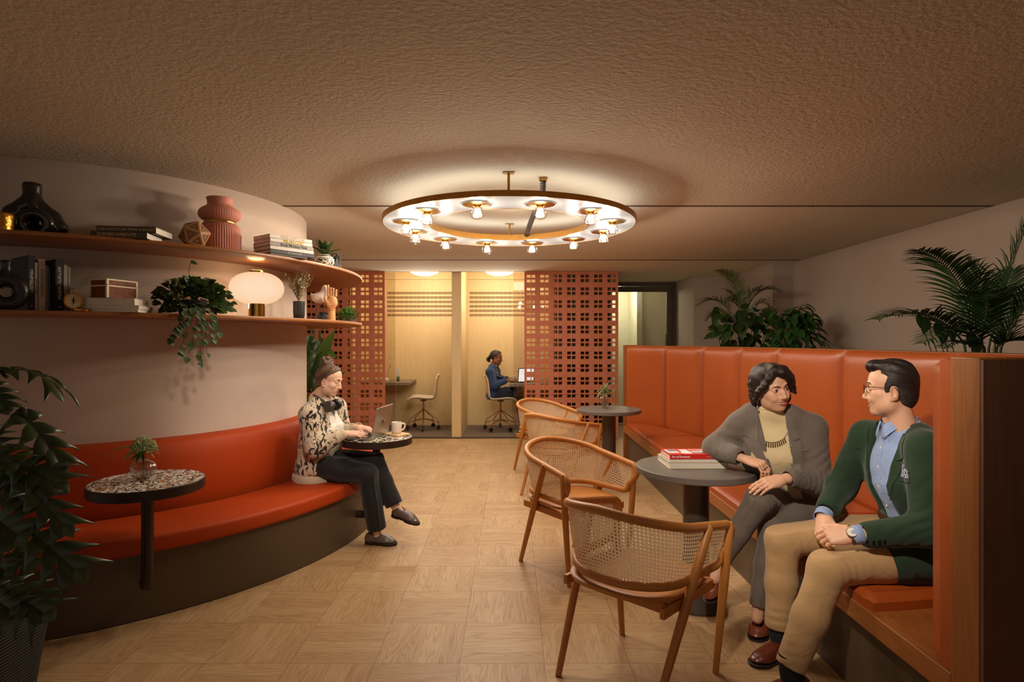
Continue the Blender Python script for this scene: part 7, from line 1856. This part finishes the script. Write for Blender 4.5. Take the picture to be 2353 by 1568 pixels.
    S = SDF((.90, 2.72, .06), (1.72, 3.34, .74), .0055)
    S.ell(P + V(-.01, -.01, -.015), (.15, .16, .095), None, .03); limb(S, [hl, hl.lerp(kl, .5), kl], [.088, .080, .064], .03); limb(S, [hr, hr.lerp(kr, .5) + V(0, 0, .01), kr], [.090, .080, .066], .03)
    limb(S, [kl, kl.lerp(al, .5) + V(.005, 0, 0), al], [.062, .056, .046], .02); limb(S, [kr, kr.lerp(ar, .5) + V(-.005, 0, 0), ar], [.064, .056, .046], .02)
    folds(S, kr + V(.06, -.05, -.03), (.6, 0, -.8), (.02, 0, .014), 4, .10, .005, .014); folds(S, hr.lerp(kr, .45) + V(.02, -.07, -.02), (.9, -.3, -.2), (0, 0, .03), 2, .13, .004, .014)
    S.chain([tuple(kr + V(-.046, -.046, .01)), tuple(kr.lerp(ar, .5) + V(-.045, -.038, 0)), tuple(ar + V(-.036, -.03, 0))], [.006, .005, .004], .01); S.chain([tuple(kl + V(-.03, -.056, -.02)), tuple(al + V(-.02, -.043, 0))], [.006, .004], .01)
    S.disp(wr_disp(.0012, 40, .7, (1, .2, 1))); cuff(S, al, al - kl, .047, .05); cuff(S, ar, ar - kr, .047, .05); S.mesh('suit_trousers', M_tr, t, 2)
    M_p = mplain('brown_pump_leather', srgb(124, 62, 40), .3, Coat__Weight=.2)
    shoe('shoe', (1.235, 2.905, .0), (1.130, 2.790 - .02, .0), (0, 0, 1), M_p, M_sole, t, style='pump', sole=.008)
    shoe('shoe', ar + V(.010, .035, -.125), ar + V(-.085, -.075, -.175), (-.55, -.45, .7), M_p, M_sole, t, style='pump', sole=.008)
    for k, (i, col) in enumerate(((1, M_steel), (2, M_steel))):
        Mq = hand_frame(wr_, (1.262, 2.862, .792), (.25, -.6, .75)); a = .85; p_ = Mq @ (V(.090 + .022 * math.cos(a), (.0095, -.0095)[k], .002 - .022 * math.sin(a)) * .92); ax = Mq.to_3x3() @ V(math.cos(a), 0, -math.sin(a)); u = ax.orthogonal().normalized(); w_ = ax.cross(u)
        b = MB(); b.tube([p_ + u * (.0094 * math.cos(q_)) + w_ * (.0094 * math.sin(q_)) for q_ in [2 * PI * j / 16 for j in range(16)]], .0016, 6, closed=True); b.build('ring', col, t)
build_grey()

# ------------------------------------------------------------------ person at the laptop on the curved bench
def build_laptop():
    t = thing('person', (-1.38, 4.22, .43), 'person with a hair bun in a patterned cream cardigan, typing on the laptop', 'person')
    P, C, N = V(-1.375, 4.25, .53), V(-1.362, 4.24, .815), V(-1.330, 4.225, .985); fw = V(.97, -.22, 0).normalized(); rt = V(fw.y, -fw.x, 0)   # rt: the near side
    sr, sl = C + rt * .160 + V(.0, 0, .082), C - rt * .165 + V(.02, 0, .105); er, el = V(-1.335, 4.03, .690), V(-1.255, 4.42, .715); wr_, wl = V(-1.145, 4.075, .772), V(-1.105, 4.285, .785)
    hr, hl = V(-1.36, 4.16, .525), V(-1.37, 4.32, .525); kr, kl = V(-.985, 4.03, .505), V(-.965, 4.13, .592); ar, al = V(-.935, 4.095, .115), V(-.815, 4.10, .275)
    Mh = facemat((.965, -.10, -.24), (.24, .0, .97), (-1.296, 4.20, 1.136), .95, .92)
    hp = head_piece(True, 1.0, 0, eye=.0019, neck=((-.018, 0, -.075), (-.075, 0, -.165)), nr=(.047, .052))
    HR = hand_piece(hand_frame(wr_, (-1.02, 4.10, .766), (-.05, -.35, 1)), False, [(.35, .55, .3), (.35, .5, .3), (.38, .5, .3), (.45, .5, .3)], s=.92, thumb=((.018, .026, -.010), (.05, .044, -.016), (.078, .044, -.024), (.098, .038, -.032)))
    HL = hand_piece(hand_frame(wl, (-.985, 4.245, .770), (-.05, -.1, 1)), True, [(.35, .55, .3), (.35, .5, .3), (.38, .5, .3), (.45, .5, .3)], s=.92, thumb=((.018, .026, -.010), (.05, .044, -.016), (.078, .044, -.024), (.098, .038, -.032)))
    cr = core([([P, C, N], [.09, .09, .05]), ([sr, er, wr_], [.036, .033, .02]), ([sl, el, wl], [.036, .033, .02]), ([hr, kr, ar, V(-.935, 4.10, .06)], [.06, .045, .034, .032]), ([hl, kl, al, al + V(.045, -.005, -.055)], [.06, .045, .034, .031])])
    body = join_pieces('body', [(tf(hp[0], Mh), hp[1], hp[2]), HL, HR, cr], [M_skin_a, M_lip_a], t); eyes(body, Mh, (0, -.5), M_hair_lt, True)
    S = SDF((-.15, -.11, -.12), (.12, .11, .20), .0025)
    S.ell((-.018, 0, .034), (.099, .0785, .0845), None, .02); S.ell((-.045, 0, -.012), (.068, .070, .066), None, .03); S.ell((.03, 0, .056), (.0575, .0625, .048), None, .02)
    S.plane((.030, 0, .036), (.77, 0, -.64), .006); S.plane((-.07, 0, -.075), (-.2, 0, -1), .008)
    for sg in (1, -1): S.ell((-.010, sg * .088, -.018), (.023, .022, .034), None, .006, 's')
    S.disp(lambda x, y, z: .0016 * np.sin(30 * np.arctan2(y, .115 - (z * .8 - x * .5)) * 2 + 2 * np.sin(25 * x)))
    bc = np.array((-.050, 0, .120)); S.ell(tuple(bc), (.033, .035, .026), None, .02)
    for k, (r_, tz) in enumerate(((.037, .0), (.035, .015), (.033, -.014), (.020, .026))):
        S.chain([(bc[0] - tz * .45 + r_ * math.cos(a) * .9, r_ * math.sin(a) * 1.1, bc[2] + tz * .9 + .012 * math.sin(a * 2 + k)) for a in [2 * PI * j / 14 + k for j in range(13)]], [.0125] * 13, .004)
    S.ell((-.045, 0, .104), (.040, .042, .026), None, .02)
    h = S.mesh('hair', M_hair_lt, t, 1)
    def flo(v):
        d = v - np.array((-.07, 0, .10)); bun = v[:, 2] - .45 * v[:, 0] > .138; r = np.linalg.norm(d, axis=1); ang = np.arctan2(d[:, 1], -(d[:, 2] * .7 - d[:, 0] * .7)) * 16
        return np.where(bun[:, None], np.stack([np.linalg.norm(v - bc, axis=1) * 300, v[:, 1] * 60 + v[:, 2] * 60, v[:, 0] * 40], 1), np.stack([ang, r * 9, ang * .3], 1))
    set_flow(h, flo); h.data.transform(Mh)
    b = MB(); E = Mh @ V(.0, -.083, -.048); b.ball(E, .005, 8, 6); b.build('earring', mplain('pearl', srgb(232, 222, 210), .2), t)
    # cardigan with brush-stroke pattern
    tt = NT('brushstroke_knit'); co = tt.coord(); nz = tt.n('TexNoise', Vector=co, Scale=7.0, Detail=2.0).outputs[1]
    wv = tt.n('VectorMath', {'operation': 'MULTIPLY_ADD'}, _0=nz, _1=(.12, .12, .12), _2=co).outputs[0]; mp = tt.n('Mapping', _0=wv); mp.inputs['Scale'].default_value = (54, 28, 20); mp.inputs['Rotation'].default_value = (.3, .5, .4)
    na = tt.noise(mp.outputs[0], 1.0, 2, .45, .6); mp2 = tt.n('Mapping', _0=wv); mp2.inputs['Scale'].default_value = (14, 26, 30); mp2.inputs['Rotation'].default_value = (.9, .2, 1.0); nb = tt.noise(mp2.outputs[0], 1.0, 2, .45, .8)
    c = tt.mix(tt.m_('GREATER_THAN', nb, .60), srgb(206, 186, 160), srgb(146, 104, 74)); c = tt.mix(tt.m_('GREATER_THAN', na, .555), c, srgb(24, 21, 20)); kn = tt.noise(co, 260, 2)
    M_cd = tt.bsdf(c, .95, 0, tt.bump(kn, .5, .003), Sheen__Weight=.3); M_rib = cloth('cream_rib_knit', (206, 188, 162), .95, 300, .5, .3, 14, .05)
    S = SDF((-1.68, 3.88, .40), (-1.00, 4.62, 1.06), .0055)
    S.chain([P + V(-.015, 0, -.03), P.lerp(C, .5) + V(-.01, 0, 0), C, C + V(0, 0, .02)], [.188, .168, .168, .135], .05, flat=1.32, side=tuple(fw)); S.chain([sr, N + rt * .08 + V(-.02, 0, -.022), N + V(-.03, 0, -.012), N - rt * .08 + V(-.01, 0, -.022), sl], [.064, .048, .042, .048, .062], .05)
    S.ell(P + V(-.0, 0, -.02), (.155, .19, .09), None, .05)
    S.plane((-1.4, 4.2, .432), (0, 0, -1), .01); B = P + fw * .14
    carve_front(S, N + rt * .062 + fw * .1 + V(0, 0, .02), P + rt * .10 + fw * .14 + V(0, 0, -.09), N - rt * .062 + fw * .1 + V(0, 0, .02), P - rt * .10 + fw * .14 + V(0, 0, -.09), fw, C + fw * .055 + V(0, 0, 0)); S.cone(tuple(N + V(-.01, 0, -.01)), tuple(N + V(.02, 0, .13)), .062, .068, .01, 's'); limb(S, [sr, er, wr_ + V(-.04, 0, -.012)], [.074, .072, .046], .04); limb(S, [sl, el, wl + V(-.04, .02, -.012)], [.070, .064, .044], .04)
    folds(S, er + V(.035, -.06, .03), (-.3, -.1, 1), (.03, 0, .012), 4, .10, .006, .018); folds(S, sr.lerp(er, .5) + V(0, -.07, 0), (1, 0, -.3), (0, 0, -.04), 3, .12, .006, .018); S.disp(wr_disp(.0024, 40, .9)); cuff(S, wr_ + V(-.042, 0, -.014), wr_ - er, .05); cuff(S, wl + V(-.042, .018, -.014), wl - el, .048)
    cd = S.mesh('cardigan', M_cd, t, 2)
    for w_, e_ in ((wr_, er), (wl, el)):
        dd = (w_ - e_).normalized(); rows = []; Mq = facemat(dd, (0, 0, 1), w_)
        for i, (x, r) in enumerate(((-.062, .044), (-.05, .039), (-.01, .034), (0, .034), (.002, .031), (-.02, .030))): rows.append([Mq @ V(x, r * (1 + .02 * math.cos(a * 30)) * math.cos(a), r * (1 + .02 * math.cos(a * 30)) * math.sin(a)) for a in [2 * PI * k / 90 for k in range(90)]])
        b = MB(); b.grid(rows, closed_v=True); b.build('rib_cuff', M_rib, cd, angle=0)
    e1, e2 = N + rt * .064 + fw * .25 + V(0, 0, .015), P + rt * .108 + fw * .25 + V(0, 0, -.085)
    for sg, e_ in ((1, rt), (-1, -rt)):
        a_, c_ = N + e_ * .058 + fw * .25 + V(0, 0, .012), P + e_ * .096 + fw * .25 + V(0, 0, -.085); patch(S, [[a_, a_ + e_ * .030, c_ + e_ * .034, c_]], -fw, 'button_band', M_rib, cd, .001, .004, 4, 30, back=.05)
        for k in range(5): disc_on(S, a_.lerp(c_, .30 + .165 * k) + e_ * .016 + fw * .1, -fw, .0085, 'cardigan_button', mplain('horn_button', srgb(92, 68, 44), .4) if (k == 0 and sg == 1) else bpy.data.materials['horn_button'], cd, .004, .005, .1)
    b = MB(); MN = facemat(fw, (0, 0, 1), N); b.tube([MN @ V(-.02 + .062 * math.cos(a), .066 * math.sin(a), .018 - .012 * math.cos(a)) for a in [lerp(.9, 2 * PI - .9, i / 24) for i in range(25)]], .013, 8, flat=1.3); b.build('neck_band', M_rib, cd)
    hb = [P + rt * (.192 * math.sin(a)) + fw * (.150 * math.cos(a)) + V(-.014, 0, -.080) for a in [lerp(.62, 2 * PI - .62, i / 40) for i in range(41)]]; b = MB(); b.tube(hb, .020, 8, flat=1.6, up=(0, 0, 1)); b.build('hem_band', M_rib, cd)
    # blouse
    M_bs = cloth('white_silk_blouse', (232, 224, 212), .55, 900, .05, .6, 12, .03, .1); S = SDF((-1.60, 4.02, .48), (-1.16, 4.46, 1.04), .0055)
    S.chain([P, P.lerp(C, .5), C, C + V(0, 0, .015)], [.158, .148, .153, .12], .05, flat=1.34, side=tuple(fw)); S.chain([C + rt * .11 + V(0, 0, .11), N + V(-.01, 0, -.02), C - rt * .11 + V(0, 0, .11)], [.05, .056, .05], .05)
    for sg in (1, -1): S.ell(C + rt * (.06 * sg) + fw * .075 + V(0, 0, -.04), (.052, .055, .062), None, .06)
    carve_front(S, N + rt * .034 + fw * .1 + V(0, 0, .03), N + rt * .004 + fw * .1 + V(0, 0, -.13), N - rt * .034 + fw * .1 + V(0, 0, .03), N - rt * .004 + fw * .1 + V(0, 0, -.13), fw, N + fw * .02, .003); S.disp(wr_disp(.0026, 50, 2.2, (.2, .4, 1))); S.mesh('blouse', M_bs, t, 2)
    # trousers and loafers
    M_tr = cloth('black_trousers', (34, 32, 33), .8, 800, .1, .45, 8, .06); S = SDF((-1.62, 3.90, .05), (-.70, 4.52, .70), .0055)
    S.ell(P + V(.01, 0, -.02), (.145, .175, .085), None, .03); limb(S, [hr, hr.lerp(kr, .5), kr], [.088, .080, .068], .03); limb(S, [hl, hl.lerp(kl, .5) + V(0, 0, .01), kl], [.090, .080, .066], .03)
    limb(S, [kr, kr.lerp(ar, .5), ar], [.067, .064, .066], .02); limb(S, [kl, kl.lerp(al, .5), al], [.065, .061, .060], .02); folds(S, kr + V(-.05, -.055, .02), (.6, 0, .8), (-.02, 0, .014), 4, .10, .006, .016); folds(S, kl + V(-.04, -.06, -.01), (.7, 0, -.7), (-.02, 0, .012), 4, .10, .006, .016); folds(S, hr + V(.1, -.06, .05), (.8, -.2, .3), (.03, 0, -.02), 4, .12, .005, .016)
    S.chain([tuple(kr + V(.05, -.05, .0)), tuple(ar + V(.035, -.055, 0))], [.006, .005], .012)
    S.disp(wr_disp(.0016, 42, .2, (1, .2, 1))); S.plane((-1.4, 4.2, .625), (0, 0, 1)); cuff(S, ar, ar - kr, .067, .06); cuff(S, al, al - kl, .061, .06); S.mesh('trousers', M_tr, t, 2)
    M_lo = mplain('taupe_loafer_leather', srgb(98, 82, 74), .32, Coat__Weight=.2)
    for he, to, up in ((V(-1.020, 4.120, .002), V(-.795, 4.085, .002), (0, 0, 1)), (V(-.835, 4.11, .192), V(-.635, 4.04, .148), (.25, 0, .97))):
        s_, Ms, L = shoe('shoe', he, to, up, M_lo, M_sole, t, style='loafer', sole=.018); b = MB(); b.tube([Ms @ V(L * .60, y_, z_) for y_, z_ in ((-.038, .038), (-.026, .058), (0, .066), (.026, .058), (.038, .038))], .008, 6, flat=.35, up=Ms.to_3x3() @ V(0, 0, 1)); b.build('strap', M_lo, s_)
    # headphones round the neck
    hpn = thing('headphones', tuple(N + V(.04, -.02, .0)), 'grey over-ear headphones hanging round the neck of the person at the laptop', 'headphones'); M_hg = mplain('graphite_plastic', srgb(88, 80, 76), .35, .4)
    c1_, c2_ = V(-1.268, 4.112, .955), V(-1.248, 4.200, .958); pts = catmull([c1_ + V(-.012, -.02, .01), V(-1.310, 4.118, .99), V(-1.375, 4.145, 1.025), V(-1.412, 4.215, 1.035), V(-1.385, 4.285, 1.025), V(-1.310, 4.300, .99), V(-1.245, 4.258, .97), c2_ + V(0, .022, .006)], 6)
    b = MB(); b.tube(pts, .011, 8, flat=.5, up=(0, 0, 1)); b.build('headband', M_hg, hpn)
    for c_, ax in ((c1_, V(-.25, -1, .1)), (c2_, V(.2, 1, .1))):
        Mq = facemat(ax, (0, 0, 1), c_) @ Matrix.Rotation(PI / 2, 4, 'Y'); b = MB(); b.lathe([(0, -.002), (.036, -.002), (.040, .004), (.040, .014), (.034, .022), (.022, .026), (0, .027)], (0, 0, 0), 32); b.xform(Mq); e_ = b.build('ear_cup', M_hg, hpn)
        b = MB(); b.tube([Mq @ V(.029 * math.cos(a), .029 * math.sin(a), -.010) for a in [2 * PI * k / 24 for k in range(24)]], .0125, 8, closed=True); b.build('ear_cushion', M_black, e_)
build_laptop()

# ------------------------------------------------------------------ person in the booth
def build_booth():
    y0 = 9.24
    t = thing('person', (-.30, y0, .50), 'person with braided hair in a navy blazer and jeans, working at the booth laptop', 'person')
    P, C, N = V(-.275, y0, .60), V(-.305, y0, .85), V(-.290, y0, 1.000); fw = V(.97, -.24, 0).normalized(); rt = V(fw.y, -fw.x, 0)
    sr, sl = C + rt * .15 + V(0, 0, .080), C - rt * .15 + V(.02, 0, .080); er, el = V(-.275, y0 - .19, .725), V(-.21, y0 + .17, .76); wr_, wl = V(-.045, y0 - .14, .800), V(-.03, y0 + .06, .815)
    hr, hl = V(-.28, y0 - .08, .58), V(-.28, y0 + .08, .58); kr, kl = V(.10, y0 - .07, .585), V(.10, y0 + .07, .64); ar, al = V(.145, y0 - .05, .15), V(.20, y0 + .03, .18)
    Mh = facemat((.985, -.13, -.13), (.13, 0, .99), (-.245, y0, 1.150), .97, .93); hp = head_piece(True, 1.0, 0, eye=.003, res=.0028, neck=((-.018, 0, -.075), (-.055, 0, -.165)), nr=(.047, .052))
    HR = hand_piece(hand_frame(wr_, (.06, y0 - .10, .795), (0, -.3, 1)), False, [(.3, .4, .3)] * 4, s=.92, res=.003); HL = hand_piece(hand_frame(wl, (.08, y0 + .03, .80), (0, -.1, 1)), True, [(.3, .4, .3)] * 4, s=.92, res=.003)
    cr = core([([P, C, N], [.09, .09, .05]), ([sr, er, wr_], [.035, .03, .02]), ([sl, el, wl], [.035, .03, .02]), ([hr, kr, ar, ar + V(.03, 0, -.09)], [.06, .045, .034, .032]), ([hl, kl, al, al + V(.03, 0, -.09)], [.06, .045, .034, .03])])
    body = join_pieces('body', [(tf(hp[0], Mh), hp[1], hp[2]), HL, HR, cr], [M_skin_c, M_lip_c], t); eyes(body, Mh, (0, -.3), M_hair_blk, True)
    S = SDF((-.20, -.11, -.14), (.12, .11, .16), .003); S.ell((-.018, 0, .034), (.103, .081, .087), None, .02); S.ell((.03, 0, .062), (.056, .064, .048), None, .02)
    S.plane((.030, 0, .036), (.77, 0, -.64), .006); S.plane((-.07, 0, -.075), (-.2, 0, -1), .008)
    S.disp(lambda x, y, z: .0035 * np.abs(np.sin(15 * np.arctan2(y, z + .04))) - .001); rn = random.Random(3)
    for i in range(16):
        a = rn.uniform(0, 6.28); p0 = (-.112 + rn.uniform(-.01, .02), rn.uniform(-.03, .03), .0 + rn.uniform(-.02, .02)); S.chain([p0, (-.135 + .02 * math.cos(a), .035 * math.sin(a), -.02 + .02 * math.cos(a)), (-.13 + .025 * math.sin(a), .04 * math.cos(a), -.055), (-.118 + rn.uniform(-.02, .02), rn.uniform(-.03, .03), -.08)], [.014, .013, .012, .008], .004)
    h = S.mesh('hair', M_hair_blk, t, 1); set_flow(h, lambda v: np.stack([np.arctan2(v[:, 1], v[:, 2] + .04) * 20, v[:, 0] * 90, v[:, 2] * 60], 1)); h.data.transform(Mh)
    b = MB(); b.ball(Mh @ V(.0, -.083, -.048), .0065, 8, 6); b.build('earring', bpy.data.materials['pearl'], t)
    M_j = cloth('navy_blazer', (46, 66, 104), .85, 600, .15, .4, 9, .05); S = SDF((-.62, y0 - .36, .46), (.10, y0 + .34, 1.08), .007)
    S.chain([P + V(-.01, 0, -.04), P.lerp(C, .5), C, C + V(.0, 0, .015)], [.172, .155, .163, .135], .05, flat=1.62, side=tuple(fw)); S.chain([sr, N + rt * .07, N + V(-.02, 0, 0), N - rt * .07, sl], [.060, .046, .040, .046, .058], .05); S.ell(P + V(.01, 0, -.03), (.115, .160, .085), None, .04); S.plane((0, y0, .505), (0, 0, -1), .01)
    carve_front(S, N + rt * .055 + fw * .1 + V(0, 0, .02), P.lerp(C, .25) + rt * .02 + fw * .12, N - rt * .055 + fw * .1 + V(0, 0, .02), P.lerp(C, .25) - rt * .03 + fw * .12, fw, C + fw * .04); S.cone(tuple(N), tuple(N + V(.02, 0, .12)), .06, .064, .01, 's'); limb(S, [sr, er, wr_ + V(-.05, 0, 0)], [.064, .057, .044], .03); limb(S, [sl, el, wl + V(-.05, .02, 0)], [.062, .055, .044], .03); folds(S, er + V(.05, -.04, .03), (-.3, 0, 1), (.03, 0, .01), 3, .09, .005, .015); S.disp(wr_disp(.0013, 44, .9)); cuff(S, wr_ + V(-.03, 0, 0), wr_ - er, .045); cuff(S, wl + V(-.03, .01, 0), wl - el, .045); jk = S.mesh('blazer', M_j, t, 2)
    for sg, e_ in ((1, rt), (-1, -rt)): patch(S, [[N + e_ * .052 + fw * .25 + V(0, 0, .01), N + e_ * .085 + fw * .25, N + e_ * .115 + fw * .25 + V(0, 0, -.10), P.lerp(C, .25) + e_ * .03 + fw * .25]], -fw, 'lapel', M_j, jk, .001, .005, back=.05)
    tt = NT('speckled_blouse'); n_ = tt.noise(tt.coord(), 60, 2); M_b = tt.bsdf(tt.ramp(n_, [(.45, srgb(70, 58, 64)), (.55, srgb(206, 190, 176))]), .7); S = SDF((-.56, y0 - .24, .54), (-.12, y0 + .24, 1.06), .007); S.chain([P, P.lerp(C, .5), C, C + V(0, 0, .015)], [.152, .14, .150, .115], .05, flat=1.62, side=tuple(fw)); S.cone(tuple(N + V(-.02, 0, -.06)), tuple(N + V(.008, 0, .03)), .06, .054, .03); S.mesh('blouse', M_b, t, 2)
    M_d = cloth('dark_denim', (36, 42, 56), .85, 800, .15, .4, 8, .12); S = SDF((-.52, y0 - .28, .10), (.36, y0 + .28, .74), .007); S.ell(P + V(.0, 0, -.04), (.135, .165, .075), None, .03); limb(S, [hr, hr.lerp(kr, .5), kr], [.080, .072, .058], .03); limb(S, [hl, hl.lerp(kl, .5), kl], [.082, .072, .058], .03); limb(S, [kr, kr.lerp(ar, .5), ar], [.056, .052, .042], .02); limb(S, [kl, kl.lerp(al, .5), al], [.056, .052, .042], .02); S.disp(wr_disp(.0014, 42, .2, (1, .2, 1))); cuff(S, ar, ar - kr, .043, .04); cuff(S, al, al - kl, .043, .04); S.mesh('jeans', M_d, t, 2)
    for a_ in (ar, al):
        z = .014 if a_ is ar else .045; shoe('shoe', V(a_.x - .02, a_.y, z), V(a_.x + .21, a_.y - .02, z), (0, 0, 1), M_black, M_sole, t, style='pump', sole=.008)
build_booth()
